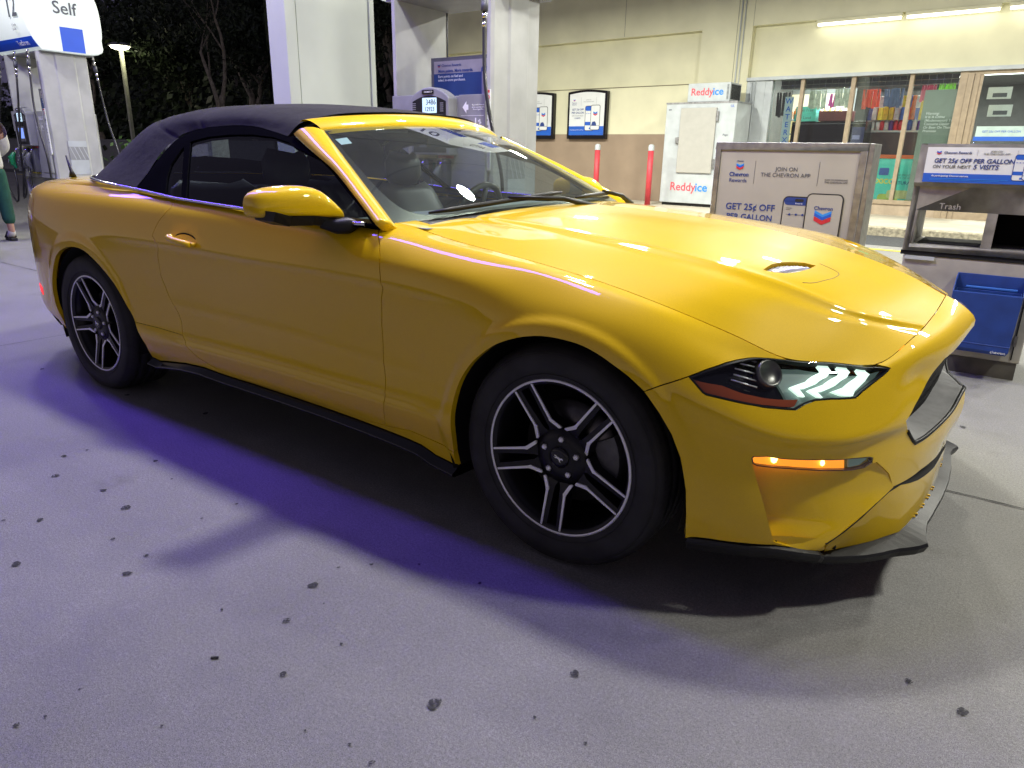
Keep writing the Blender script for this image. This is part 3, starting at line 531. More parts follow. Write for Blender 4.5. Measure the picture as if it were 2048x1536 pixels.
s2 = copy_all(sc); s2.location = (-7.42, YF, 0); s2['label'] = 'second beige advertising cabinet, seen only through the car windows'; s2['group'] = sc['group'] = 'beige advertising cabinets on the island'
# ---- trash and squeegee station
tb = empty('trash_station', (.75, 2.27, 0), 0, 'grey metal trash and squeegee station with offer panel and blue bucket beside the car nose', 'trash can')
def pts(*a): return a
ms = M['alu_dull']
bmbox('housing', [((-.345, 0, .685), (-.313, .52, 1.28)), ((.325, 0, .685), (.36, .52, 1.28)), ((-.313, 0, 1.255), (.325, .52, 1.28)), ((-.313, 0, .685), (.325, .52, .724)), ((-.313, 0, .917), (.325, .03, 1.255)), ((-.313, .49, .917), (.325, .52, 1.255)), ((.040, 0, .724), (.090, .03, .917)), ((.040, .04, .724), (.055, .49, 1.25)), ((-.313, .0, .724), (-.30, .10, .917))], ms, tb, bevel=.005)
bmbox('liner', [((.055, .35, .724), (.325, .37, .917)), ((-.325, .05, .662), (.325, .5, .684))], M['void'], tb)
bmbox('inner_tray', [((-.28, .06, .727), (.03, .44, .732))], M['void'], tb)
lean = MB(); lean.prism([(0, 1.275), (-.012, 1.275), (-.030, 1.07), (-.012, 1.05), (0, 1.05)], -.345, .345, 'yz'); lean.build('panel_mount', ms, tb)
pn = empty('panel_pivot') if False else None
rect(tb, 'offer_panel', -.305, 1.075, .345, 1.262, PAPER, .034); rect(tb, 'blue_band', -.305, 1.075, .345, 1.123, BLUE, .0362)
chevron(tb, -.246, 1.234, .022, .036, BLUE, BLUE, RED); wtext(tb, 'Chevron Rewards', -.222, -.089, 1.233, INK, .036, .001, .2); rect(tb, 'rule', -.064, 1.218, -.063, 1.250, INKL, .036); rect(tb, 'rule', .118, 1.218, .119, 1.250, INKL, .036); wtext(tb, 'JOIN ON', -.005, .050, 1.242, INKL, .036, 0, .2); wtext(tb, 'THE CHEVRON APP', -.035, .085, 1.229, INKL, .036, 0, .2)
wtext(tb, 'GET 25¢ OFF PER GALLON', -.262, .114, 1.190, INK, .036, .0016, .12); wtext(tb, 'ON YOUR NEXT', -.265, -.082, 1.159, INKG, .036, 0, .12); wtext(tb, '5 VISITS', -.070, .047, 1.159, INK, .036, .0016, .12)
wtext(tb, 'At participating Chevron stations.', -.265, -.084, 1.110, WHITE_INK, .0375, .001, .2); rect(tb, 'fine_print', -.27, 1.0935, .10, 1.0955, LBLUE, .0375); rect(tb, 'fine_print', -.27, 1.0865, .06, 1.088, LBLUE, .0375)
phones(tb, .195, 1.165, .075, .135, .037, False, True)
wtext(tb, 'Trash', -.199, -.093, .943, mat('embossed_metal', (.40, .385, .35), .5, metal=.3), .003, .0005)
bmbox('cabinet', [((-.335, .01, .10), (.345, .5, .66))], mat('worn_beige_steel', (.42, .40, .345), .5, var=.14, vs=5, bmp=.1, bs=90), tb, bevel=.008)
bmbox('door_gap', [((-.352, .006, .66), (.352, .5, .684)), ((.300, .004, .12), (.306, .012, .65))], M['void'], tb); bmbox('plinth', [((-.335, .02, 0), (.335, .49, .10))], mat('dirty_plinth', (.09, .085, .075), .7, var=.3), tb); bmbox('top_strip', [((-.325, -.004, .635), (-.17, .014, .656))], M['white'], tb)
bmbox('hinge', [((.296, -.004, .20), (.312, .012, .26))], M['steel'], tb)
BKT = mat('bucket_blue', (.015, .055, .26), .45, var=.12, vs=9, bmp=.12, bs=250)
mb = MB(); fr_ = -.155; W0, W1, ZB, ZT = -.035, .290, .165, .585
def ring(z, s, fy): return [(W0+s, -.004, z), (W1-s, -.004, z), (W1-s, fy, z), (W0+s, fy, z)]
rows_ = [ring(ZB, .02, -.125), ring(ZB+.02, .010, -.135), ring(ZT-.085, .0, fr_)]
V = sum(rows_, []); F2 = [(0, 1, 2, 3)]+[(i*4+j, i*4+(j+1) % 4, i*4+4+(j+1) % 4, i*4+4+j) for i in range(2) for j in range(4)]
mb.add(V, F2); t = .009
a = ring(ZT-.085, 0, fr_); b = [(W0, -.004, ZT), (W1, -.004, ZT), (W1, -.075, ZT-.02), (W0, -.075, ZT-.02)]
mb.add([a[0], a[3], b[3], b[0]], [(0, 1, 2, 3)]); mb.add([a[1], b[1], b[2], a[2]], [(0, 1, 2, 3)]); mb.add([a[0], b[0], b[1], a[1]], [(0, 1, 2, 3)])
ai = [(W0+t, -.013, ZT-.085), (W1-t, -.013, ZT-.085), (W1-t, fr_+t, ZT-.085), (W0+t, fr_+t, ZT-.085)]; bi = [(q[0], q[1]*.9-.006, ZB+.05) for q in ai]
mb.add(a+ai, [(2, 3, 7, 6)]); mb.add(ai+bi, [(i, i+4, (i+1) % 4+4, (i+1) % 4) for i in range(4)]+[(4, 5, 6, 7)])
bk = mb.build('blue_bucket', BKT, tb, merge=False, fix=False); sol = bk.modifiers.new('s', 'SOLIDIFY'); sol.thickness = .006; sol.offset = 0; bv = bk.modifiers.new('b', 'BEVEL'); bv.width = .004; bv.segments = 2
bmbox('handle', [((W0+.05, -.055, .508), (W1-.03, -.040, .523))], mat('bucket_handle_blue', (.03, .13, .48), .4), bk, bevel=.004)
text('lettering', 'chevron', WHITE_INK, bk, (W1-.055, -.139, .180), (math.pi/2+.06, 0, 0), .022, 'CENTER'); 
mb = MB(); pth = [(.02, .44), (.05, .41), (.035, .385), (.06, .39), (.075, .43), (.055, .44), (.06, .38)]; mb.tube([(x, -.153-.0+(.47-z)*.055, z) for x, z in pth], .0008, 4, caps=False); mb.build('scratch', mat('scratch_pale', (.4, .45, .5), .6), bk)
def smooth2(P, n=4):
    P = np.array(P+P[:1], float); k = np.arange(len(P)); tt = np.linspace(0, len(P)-1, (len(P)-1)*n, endpoint=False)
    Q = wmat(k, tt)@P; return [tuple(q) for q in Q]
def smooth3(P, n=5):
    P = np.array(P, float); k = np.concatenate([[0], np.cumsum(np.linalg.norm(np.diff(P, axis=0), axis=1))]); tt = np.linspace(0, k[-1], (len(P)-1)*n+1)
    return [tuple(q) for q in wmat(k, tt)@P]
# ------------------------------------------------------------ fuel pumps
M['pump_grey'] = mat('pump_side_grey', (.44, .45, .44), .45, var=.10, vs=3, bmp=.05, bs=60); M['valance'] = emit('valance_white', (.86, 1., .93), .42, (.66, .70, .68)); M['slate'] = mat('pump_slate', (.095, .10, .115), .45, var=.1); M['mid_grey'] = mat('pump_mid_grey', (.27, .28, .29), .45, var=.08); M['signgrey'] = mat('pump_sign_grey', (.14, .125, .13), .5, var=.05)
M['green'] = mat('nozzle_green', (.01, .23, .08), .4, var=.1); M['lcd'] = emit('lcd_screen', (.62, .85, 1.), 1.0, (.3, .4, .5)); M['lcd_blue'] = emit('lcd_blue', (.22, .38, 1.), 1.1, (.1, .1, .3)); M['hose'] = mat('black_hose', (.012, .012, .013), .4, coat=.2)
def fuel_pump(cx, label, number, lcd_txt, green=False):
    HX = .02
    t = empty('fuel_pump', (cx, 2.575, 0), 0, label, 'fuel pump', 'fuel pumps on the island beyond the car')
    for s_ in (-1, 1):
        mb = MB(); x0, x1 = s_*.49, s_*.545
        # folded sheet, three shallow facets across the depth
        pr = [(x0, -.325), (x1-s_*.02, -.325), (x1, -.30), (x1, -.12), (x1+s_*.012, -.10), (x1+s_*.012, .14), (x1, .16), (x1, .31), (x1-s_*.02, .33), (x0, .33)]
        mb.prism(pr, 0, 2.40, 'xy'); o = mb.build('side_panel', M['pump_grey'], t)
        if s_ > 0:
            mb = MB(); mb.prism([(-.12, .78), (.13, .78), (.13, 1.24), (-.12, 1.24)], x1+.013, x1+.015, 'yz'); mb.build('notice_plate', M['white'], o)
            mb = MB(); mb.prism([(-.12, .98), (.13, .98), (.13, 1.16), (-.12, 1.16)], x1+.0155, x1+.0165, 'yz'); mb.build('striped_notice', M['mid_grey'], o)
            mb = MB()
            for k in range(4): a = -.11+.06*k; mb.prism([(a, 1.155), (a+.010, 1.155), (a+.075, .985), (a+.065, .985)], x1+.017, x1+.018, 'yz')
            mb.build('notice_lines', M['white'], o)
    mb = MB(); mb.bb((-.49, -.27, 0), (.49, .27, .74)); mb.build('lower_cabinet', M['pump_grey'], t)
    mb = MB(); mb.bb((-.49, -.365, .72), (.49, .365, 1.62)); mb.build('cabinet', M['mid_grey'], t, bevel=.01)
    mb = MB(); mb.bb((-.50, -.374, 1.36), (-.245, -.350, 1.635)); mb.build('side_plate', M['mid_grey'], t, bevel=.004); mb = MB(); mb.bb((.245, -.374, .80), (.515, -.340, 1.625)); mb.build('side_plate', M['mid_grey'], t, bevel=.004)
    # display head with arched hood
    arch = [(-.20+.42*i/16, 1.60+.085*math.sin(math.pi*i/16)**.8) for i in range(17)]
    hd = MB(); hd.prism([(.22, 1.16), (-.20, 1.16)]+arch, -.47, -.36, 'xz'); head = hd.build('display_head', M['mid_grey'], t, bevel=.012)
    mb = MB(); mb.prism([(.19, 1.18), (-.17, 1.18)]+[(-.17+.36*i/16, 1.575+.045*math.sin(math.pi*i/16)) for i in range(17)], -.474, -.468, 'xz'); mb.build('bezel', M['void'], head)
    mb = MB()
    for s_ in (-1, 1):
        for k in range(5): mb.box((s_*.15, -.476, 1.50+.015*k), (.035, .003, .006))
    mb.build('speaker_slots', M['mid_grey'], head)
    mb = MB(); mb.bb((-.055, -.480, 1.487), (.095, -.473, 1.602)); scr = mb.build('screen', M['lcd'], head); DK = mat('lcd_digits', (.01, .02, .04), .6)
    text('lettering', lcd_txt[0], DK, scr, (.093, -.4812, 1.567), (math.pi/2, 0, 0), .058, 'RIGHT', .95); text('lettering', lcd_txt[1], DK, scr, (.078, -.4812, 1.515), (math.pi/2, 0, 0), .046, 'RIGHT', .95)
    mb = MB(); mb.bb((-.06, -.478, 1.632), (.06, -.468, 1.662)); b_ = mb.build('badge', M['void'], head); text('lettering', 'GILBARCO', WHITE_INK, b_, (.008, -.4785, 1.646), (math.pi/2, 0, 0), .018, 'CENTER')
    mb = MB(); mb.bb((-.10, -.478, 1.22), (.10, -.470, 1.42)); mb.build('keypad_panel', M['slate'], head)
    mb = MB(); mb.bb((-.075, -.481, 1.26), (.075, -.478, 1.40)); mb.build('info_screen', M['lcd_blue'], head)
    # instructions
    text('lettering', 'Removal of nozzle\nalone operates the\nflow of gasoline', WHITE_INK, t, (.445, -.376, 1.53), (math.pi/2, 0, 0), .0165, 'CENTER')
    mb = MB(); mb.prism([(.285, 1.53), (.325, 1.575), (.325, 1.55), (.345, 1.55), (.345, 1.51), (.325, 1.51), (.325, 1.485)], -.3765, -.375, 'xz'); mb.bb((.27, -.3765, 1.465), (.50, -.375, 1.468)); mb.bb((.27, -.3765, 1.365), (.50, -.375, 1.368)); mb.bb((.415, -.3765, 1.375), (.425, -.375, 1.45)); mb.box((.46, -.3758, 1.42), (.035, .0015, .012), ry=.5); mb.box((.462, -.3758, 1.42), (.010, .0015, .04)); mb.build('pictograms', WHITE_INK, t)
    text('lettering', 'Remove Nozzle', WHITE_INK, t, (.33, -.376, 1.417), (math.pi/2, 0, 0), .0165, 'CENTER')
    mb = MB(); mb.bb((.50, -.35, 1.05), (.545, -.338, 1.66)); ws = mb.build('warning_strip', PAPER, t)
    mb = MB(); c_ = [(.522+.017*math.cos(R(a)), -.351, 1.60+.017*math.sin(R(a))) for a in range(0, 360, 30)]; mb.tube(c_, .003, 5, closed=True); mb.bb((.505, -.3515, 1.635), (.54, -.350, 1.655)); mb.build('no_smoking_ring', RED, ws)
    mb = MB(); 
    for k in range(9): mb.bb((.506, -.3515, 1.565-.045*k), (.506+.03*(.6+.4*((k*7) % 3)/2), -.350, 1.572-.045*k))
    mb.bb((.508, -.3515, 1.49), (.535, -.350, 1.52)); mb.build('warning_text', INKG, ws)
    # nozzles in their boots
    for x, m in ((-.42, M['green'] if green else M['slate']), (.10, M['slate']), (-.10, M['slate'])):
        mb = MB(); mb.bb((x-.055, -.43, .80), (x+.055, -.36, 1.12)); bt = mb.build('nozzle_boot', M['slate'], t, bevel=.01)
        mb = MB(); mb.tube([(x, -.47, .84), (x, -.50, .93), (x, -.50, 1.00), (x, -.46, 1.06)], [.020, .036, .040, .026], 10); mb.box((x, -.515, .95), (.05, .05, .13), rx=.2); nz = mb.build('nozzle', m, t, bevel=.004)
        mb = MB(); mb.tube([(x, -.46, 1.05), (x, -.42, 1.12), (x, -.38, 1.13)], .011, 8); mb.build('spout', M['chrome'], nz)
        mb = MB(); mb.tube([(x, -.54, .98), (x, -.56, .92), (x, -.535, .87)], .006, 6); mb.build('lever', M['slate'], nz)
    mb = MB()
    for k in range(3): mb.bb((-.12+.085*k, -.376, .78), (-.055+.085*k, -.366, .84))
    mb.build('octane_labels', mat('octane_yellow', (.70, .60, .05), .5), t)
    for k, (x, cm) in enumerate(((-.24, mat('grade_cream', (.55, .52, .36), .5)), (-.08, mat('grade_cream', (.55, .52, .36), .5)), (.10, mat('grade_red', (.45, .04, .05), .5)))):
        mb = MB(); mb.bb((x-.075, -.385, 1.135), (x+.085, -.366, 1.25)); gb = mb.build('grade_button', cm, t, bevel=.004); mb = MB(); mb.bb((x+.005, -.388, 1.165), (x+.055, -.384, 1.20)); mb.build('price_display', M['lcd'], gb)
    mb = MB(); mb.bb((-.10, -.376, .90), (-.02, -.366, 1.10)); mb.build('card_reader', mat('reader_green', (.02, .14, .11), .4), t)
    # offer board between the panels
    mb = MB(); mb.bb((-.38, .0, 1.62), (.375, .03, 1.965)); bd = mb.build('offer_board', M['slate'], t)
    GP = mat('board_pale', (.30, .29, .30), .6); NB = mat('board_navy', (.012, .045, .16), .6)
    rect(bd, 'sheet', -.345, 1.64, .345, 1.935, GP, .002); rect(bd, 'navy_band', -.345, 1.64, .345, 1.835, NB, .004)
    chevron(bd, -.285, 1.90, .030, .005, NB, NB, mat('dim_red', (.25, .03, .05), .6)); ptext(bd, 'Chevron Rewards', -.255, 1.900, .030, INK, .005, 'LEFT'); ptext(bd, 'More points. More rewards.', -.295, 1.855, .034, INK, .005, 'LEFT', bold=.0007)
    ptext(bd, 'Earn points on fuel and\nselect in-store purchases.', -.295, 1.797, .030, PAPER, .006, 'LEFT'); flat(bd, 'phone_outline', rrect(.185, 1.62, .33, 1.875, .02), INK, .006); flat(bd, 'phone_screen', rrect(.192, 1.62, .323, 1.835, .004), GP, .0068)
    mb = MB(); mb.tube([(-.50, .36, 2.40), (-.50, .36, 1.9)], .008, 6); mb.build('vent_line', M['slate'], t)
    # valance: rounded end profile, deep box on top of the panels
    prof = [(-.30, 2.40), (-.40, 2.56), (-.46, 2.80), (-.46, 3.05), (-.40, 3.22), (-.28, 3.30), (.28, 3.30), (.44, 3.22), (.52, 3.05), (.54, 2.80), (.52, 2.60), (.44, 2.41)]
    prof = smooth2(prof)
    mb = MB(); mb.prism(prof, -.68, .66, 'yz', smooth=False); va = mb.build('valance', M['valance'], t, bevel=.015)
    mb = MB(); mb.bb((-.62, -.29, 2.385), (.60, .40, 2.402)); mb.build('underside', mat('valance_underside', (.22, .22, .23), .5), va)
    BB = mat('band_blue', (.01, .10, .72), .4, var=.02)
    # blue square and word on the end face; number and band on the front face
    mb = MB(); mb.prism([(-.03, 2.412), (.27, 2.412), (.27, 2.72), (-.03, 2.72)], .661, .6625, 'yz'); mb.build('blue_square', BB, va)
    text('lettering', 'Self', INKG, va, (.6625, .07, 2.95), (math.pi/2, 0, math.pi/2), .22, 'CENTER', 1., .0015)
    fp = sorted([q for q in prof if q[0] < -.27 and 2.405 < q[1] < 2.60], key=lambda q: q[1]); mb = MB()
    mb.add([(x, y-.004, z-.001) for y, z in fp for x in (-.679, .663)], [(2*i, 2*i+1, 2*i+3, 2*i+2) for i in range(len(fp)-1)]); mb.build('blue_band', BB, va, fix=False)
    tl = math.atan2(2.56-2.40, .40-.30); text('lettering', 'Techron', WHITE_INK, va, (.34, -.385, 2.49), (math.pi-tl, 0, 0) if False else (tl+math.pi-math.pi, 0, 0) if False else (math.pi/2+(math.pi/2-tl), 0, 0), .10, 'CENTER', 1., .001)
    text('lettering', number, INKG, va, (.36, -.474, 2.92), (math.pi/2, 0, 0), .38, 'CENTER', .85, .004)
    text('lettering', 'Credit\nDebit', INKL, va, (.34, -.462, 2.68), (math.pi/2, 0, 0), .05, 'CENTER')
    # hoses with chrome swivels
    def hose(pts):
        mb = MB(); P = smooth3(pts); mb.tube(P, .014, 8); h = mb.build('hose', M['hose'], t)
        mb = MB(); a, b = Vector(P[0]), Vector(P[3]); d = (b-a).normalized()
        for k, (o_, ln, r) in enumerate(((.0, .05, .017), (.07, .05, .020), (.22, .04, .020), (.28, .04, .017))): mb.tube([tuple(a+d*o_), tuple(a+d*(o_+ln))], r, 8)
        mb.build('swivel', M['chrome'], h); mb = MB(); mb.tube([tuple(a+d*.13), tuple(a+d*.21)], .028, 8); mb.build('breakaway', M['slate'], h)
    hose([(.56, -.44, 2.40), (.575, -.47, 2.0), (.61, -.50, 1.7), (.70, -.52, 1.35), (.80, -.52, .95), (.72, -.52, .50), (.40, -.52, .38), (.15, -.52, .55), (.10, -.50, .84)])
    if green: hose([(-.45, -.42, 2.40), (-.48, -.45, 2.0), (-.60, -.50, 1.5), (-.74, -.52, 1.0), (-.65, -.52, .5), (-.45, -.52, .36), (-.36, -.52, .55), (-.42, -.50, .84)])
    if green: hose([(.52, .42, 2.40), (.53, .45, 2.0), (.60, .47, 1.5), (.75, .48, 1.05), (.70, .48, .6), (.45, .48, .40), (.2, .48, .6), (.1, .40, .9)])
    hose([(.10, -.42, 2.40), (.14, -.47, 2.0), (.10, -.52, 1.45), (-.02, -.54, .9), (-.1, -.52, .50), (-.25, -.50, .42), (-.10, -.50, .84)]) if green else None
    if green:
        mb = MB(); mb.tube([(.78, .46, .90), (.82, .46, 1.0), (.80, .46, 1.05)], [.03, .05, .03], 8); mb.build('nozzle', M['green'], t)
    return t
fuel_pump(-3.19, 'fuel pump directly behind the yellow car soft top, its lit display reading 3486', '10', ('3486', '12923'))
fuel_pump(-10.97, 'far fuel pump with green nozzles and white valance reading 12 and Self, behind the person', '12', ('2500', '9274'), True)
# ---- canopy column, panelled
cc = empty('canopy_column', (-5.34, 2.88, 0), 0, 'tall pale panelled canopy column behind the car soft top', 'column')
M['column'] = mat('column_pale_green', (.56, .60, .53), .5, var=.05, vs=1.2)
bmbox('core', [((-.15, -.56, 0), (.14, .57, CANOPY_Z))], M['column'], cc)
bmbox('corner_trim', [((-.16, -.58, 0), (.16, -.45, CANOPY_Z)), ((-.16, .52, 0), (.16, .59, CANOPY_Z)), ((-.16, -.58, 0), (-.10, -.45, CANOPY_Z))], M['column'], cc, bevel=.006)
bmbox('panel', [((.138, -.435, .3), (.150, .50, CANOPY_Z-.3))], M['column'], cc, bevel=.004)
# ---- steel lamp post far off, lit
lp = empty('lamp_post', (-42.3, 20., 0), 0, 'tall square lamp post with a glowing lamp head in front of the dark trees', 'street lamp')
mb = MB(); mb.box((0, 0, 3.2), (.17, .17, 6.4)); mb.build('post', mat('post_grey', (.40, .42, .34), .6), lp)
mb = MB(); mb.lathe([(0, 6.62), (.35, 6.60), (.58, 6.50), (.60, 6.42), (.50, 6.42)], 'z', (.35, -.22, 0), 24); mb.tube([(0, 0, 6.3), (.2, -.12, 6.5)], .06, 8); hd = mb.build('lamp_head', M['mid_grey'], lp, bevel=.02)
mb = MB(); mb.lathe([(.52, 6.44), (.44, 6.33), (.25, 6.26), (0, 6.24)], 'z', (.35, -.22, 0), 24); mb.build('lamp_glass', emit('post_lamp_glow', (1., .93, .66), 14.), hd)
l = bpy.data.lights.new('post_light', 'POINT'); l.energy = 90; l.shadow_soft_size = .25; l.color = (1., .95, .62); o = bpy.data.objects.new('post_light', l); COL.objects.link(o); o.parent = lp; o.location = (.7, -.45, 6.05)
# ---- low wall and trees
w = bmbox('boundary_wall', [((-70, 21, 0), (-24, 21.3, 1.45)), ((-70, 20.97, 1.45), (-24, 21.33, 1.55))], mat('wall_grey', (.20, .21, .22), .8)); tag(w, 'long low grey wall under the dark trees', 'wall')
def bark(): 
    m, nt, p = NT('tree_bark'); n = tex(nt, 'Noise', 9.); n.inputs['Detail'].default_value = 8; r = ramp(nt, n.outputs['Fac'], [(.3, (.16, .14, .115)), (.7, (.38, .34, .28))]); nt.links.new(r.outputs[0], p.inputs['Base Color']); p.inputs['Roughness'].default_value = .9; bump(nt, p, n.outputs['Fac'], .6, .03); return m
def leafm():
    m, nt, p = NT('tree_leaves'); tc = nt.nodes.new('ShaderNodeTexCoord'); n = tex(nt, 'Noise', 1.4); n.inputs['Detail'].default_value = 6
    r = ramp(nt, n.outputs['Fac'], [(.3, (.012, .022, .012)), (.55, (.028, .045, .020)), (.75, (.055, .08, .028))]); nt.links.new(r.outputs[0], p.inputs['Base Color']); p.inputs['Roughness'].default_value = .6; return m
M['bark'] = bark(); M['leaf'] = leafm()
def tree(seed, h0, spread, height, nleaf, low=2.4):
    rg = random.Random(seed); root = empty('tree', (0, 0, 0)); tips = []
    mb = MB()
    def grow(p, d, ln, r, lev):
        pts = [p]; q = Vector(p); d = Vector(d)
        for k in range(5):
            d = (d+Vector((rg.uniform(-.16, .16), rg.uniform(-.16, .16), rg.uniform(-.05, .10)))).normalized(); q = q+d*ln/5; pts.append(tuple(q))
        rs = [r*(1-.42*i/5) for i in range(6)]; mb.tube(pts, rs, 7 if lev < 2 else 5, caps=lev == 0)
        if lev >= 2: tips.extend([pts[2], pts[3], pts[4], pts[5]])
        if lev < 4:
            for k in range(rg.choice((2, 3, 3))):
                a = rg.uniform(0, 6.28); e = rg.uniform(.35, .95); nd = (d+Vector((math.cos(a)*e, math.sin(a)*e, rg.uniform(-.1, .35)))).normalized(); i = 5 if k else rg.choice((3, 4))
                grow(pts[i], nd, ln*rg.uniform(.60, .85), rs[i]*rg.uniform(.55, .75), lev+1)
    grow((0, 0, 0), (rg.uniform(-.12, .12), 0, 1), h0, .20*height/9, 0)
    mb.build('trunk', M['bark'], root, merge=False, fix=False)
    lv = MB(); pos = []
    for _ in range(nleaf):
        t = tips[rg.randrange(len(tips))]; c = Vector(t)+Vector((rg.gauss(0, .42), rg.gauss(0, .42), rg.gauss(0, .34))); c.x *= spread; c.y *= spread
        s = rg.uniform(.04, .10); n = Vector((rg.gauss(0, 1), rg.gauss(0, 1), rg.gauss(.5, 1))).normalized(); a = n.orthogonal().normalized(); b = n.cross(a); th = rg.uniform(0, 6.28); a, b = a*math.cos(th)+b*math.sin(th), b*math.cos(th)-a*math.sin(th)
        lv.v += [tuple(c-a*s*1.5), tuple(c+b*s*.55), tuple(c+a*s*1.5), tuple(c-b*s*.55)]
    lv.f = [(4*i, 4*i+1, 4*i+2, 4*i+3) for i in range(nleaf)]; lv.m = [0]*nleaf; lv.sm = [False]*nleaf
    lv.build('crown', M['leaf'], root, merge=False, fix=False)
    return root
def copy_tree(o, parent=None):
    c = o.copy(); COL.objects.link(c); c.parent = parent
    for ch in o.children: copy_tree(ch, c)
    return c
bare = tree(5, 3.6, 1., 9, 2600); full = tree(11, 2.6, 1.05, 10, 15000); dense = tree(23, 2.2, 1.15, 10, 17000)
TR = [(bare, (-27.0, 15.0, -.4), .8, 1.05, 'thin branched tree showing its pale forking trunk just above the soft top'), (bare, (-50.5, 22.6, -.2), 2.7, 1.25, 'slender bare-limbed tree beside the lit lamp post'),
 (full, (-34., 22., 0), .3, 1.45, 'dark leafy tree directly behind the pale forked tree'), (dense, (-44., 25., 0), 1.2, 1.5, 'dark leafy tree directly behind the lamp post'), (full, (-26., 25.5, 0), 2.2, 1.5, 'dark leafy tree seen through the gap beside the panelled column'),
 (dense, (-56., 26., 0), .5, 1.7, 'dark dense tree beyond the far pump'), (full, (-50., 34., 0), 4., 2.0, 'tall dark tree standing in the second row behind the lamp post'), (dense, (-36., 36., 0), 5., 2.0, 'tall dark tree in the second row at the centre of the gap'), (dense, (-24., 38., 0), 3.3, 2.1, 'tall dark tree in the second row behind the panelled column'), (full, (-20.5, 20.5, 0), 1.9, 1.3, 'dark leafy tree close to the end of the store wall')]
used = set()
for src, loc, rz, sc_, lab in TR:
    o = src if id(src) not in used else copy_tree(src); used.add(id(src)); o.location = loc; o.rotation_euler = (0, 0, rz); o.scale = (sc_,)*3; tag(o, lab, 'tree', 'dark trees beyond the forecourt')
hb_ = MB(); rg = random.Random(9)
for _ in range(30000):
    c = Vector((rg.uniform(-80, -14), 24.+rg.gauss(0, 1.2)+rg.random()**2*10, abs(rg.gauss(0, 1.))*2.0+rg.random()*1.5)); s = rg.uniform(.10, .26); n = Vector((rg.gauss(0, 1), rg.gauss(0, 1), rg.gauss(0, 1))).normalized(); a = n.orthogonal()*s; b = n.cross(a)*.6; hb_.v += [tuple(c-a), tuple(c+b), tuple(c+a), tuple(c-b)]
hb_.f = [(4*i, 4*i+1, 4*i+2, 4*i+3) for i in range(30000)]; hb_.m = [0]*30000; hb_.sm = [False]*30000
tag(hb_.build('undergrowth', M['leaf'], merge=False, fix=False), 'dark leafy undergrowth behind the low grey wall', 'undergrowth', kind='stuff')
wd_ = MB(); rg = random.Random(19)
for _ in range(42000):
    x = rg.uniform(-110, -10); c = Vector((x, 46.+rg.gauss(0, 2.5), rg.random()**1.2*(13+3*math.sin(x*.21)+2*math.sin(x*.53)))); s = rg.uniform(.22, .48); n = Vector((rg.gauss(0, 1), rg.gauss(-1, 1), rg.gauss(0, 1))).normalized(); a = n.orthogonal()*s; b = n.cross(a)*.6; wd_.v += [tuple(c-a), tuple(c+b), tuple(c+a), tuple(c-b)]
wd_.f = [(4*i, 4*i+1, 4*i+2, 4*i+3) for i in range(42000)]; wd_.m = [0]*42000; wd_.sm = [False]*42000
tag(wd_.build('far_woods', M['leaf'], merge=False, fix=False), 'far dark mass of woods closing the view between pump and column', 'woods', kind='stuff')
# small green shrub right behind the far pump
sh = empty('shrub', (-15.6, 6.2, 0), 0, 'small green shrub low behind the far pump and the car tail', 'shrub'); mb = MB(); rg = random.Random(4)
for _ in range(900):
    c = Vector((rg.gauss(0, .28), rg.gauss(0, .28), .55+rg.gauss(0, .30))); s = rg.uniform(.03, .07); n = Vector((rg.gauss(0, 1), rg.gauss(0, 1), rg.gauss(0, 1))).normalized(); a = n.orthogonal()*s; b = n.cross(a)*.6; mb.v += [tuple(c-a), tuple(c+b), tuple(c+a), tuple(c-b)]
mb.f = [(4*i, 4*i+1, 4*i+2, 4*i+3) for i in range(900)]; mb.m = [0]*900; mb.sm = [False]*900; mb.build('foliage', mat('shrub_green', (.06, .13, .03), .6), sh, merge=False, fix=False)
mb = MB(); mb.tube([(0, 0, 0), (.02, 0, .5)], .03); mb.build('stem', M['bark'], sh)
# ---- shop goods
def banner_():
    X, Y = bw(-.66, .30); t = empty('window_banner', (X, Y, 0), BRZ, 'narrow pale banner with blue lettering hanging inside the first window pane', 'banner'); rect(t, 'sheet', -.10, 1.3, .08, 2.42, mat('banner_pale', (.42, .52, .58), .6), .001)
    for k in range(7): ptext(t, 'WATERXA'[k], -.01, 2.33-.155*k, .15, BLUE, .003, bold=.003)
banner_()
# goods, placed in the store frame
GR = 'goods hanging inside the shop window'
def goods(x, z, w, h, n, m, lab, y=.42):
    X, Y = bw(x, y); t = empty('hanging_packs', (X, Y, z), BRZ, lab, 'hanging goods', GR); rg = random.Random(int(x*100)+n)
    for k in range(n):
        mb = MB(); cx = -w/2+w*(k+.5)/n; tilt = rg.uniform(-.08, .08); hh = h*rg.uniform(.9, 1.05); mb.box((cx, rg.uniform(-.03, .03), -hh/2), (w/n*1.15, .03, hh), ry=tilt, taper=.72); mb.build('pack', m, t, bevel=.006)
    mb = MB(); mb.tube([(-w/2, 0, .015), (w/2, 0, .015)], .005, 6); mb.build('rail', M['chrome'], t)
def col(n, c, r=.5): return mat(n, c, r, var=.15, vs=14)
goods(-.84, 2.52, .26, .50, 5, col('pack_black', (.02, .02, .022)), 'black packs hanging before the first mullion'); goods(-.17, 2.50, .10, .42, 4, col('pack_grey', (.12, .12, .13)), 'dark grey packs hanging past the first mullion', .40) if False else None
goods(-.14, 2.53, .34, .36, 7, col('pack_white', (.62, .68, .58)), 'bunch of white gloves hanging beside the first mullion'); goods(.38, 2.55, .34, .36, 7, col('pack_white2', (.62, .68, .58)), 'bunch of white gloves hanging beside the second mullion')
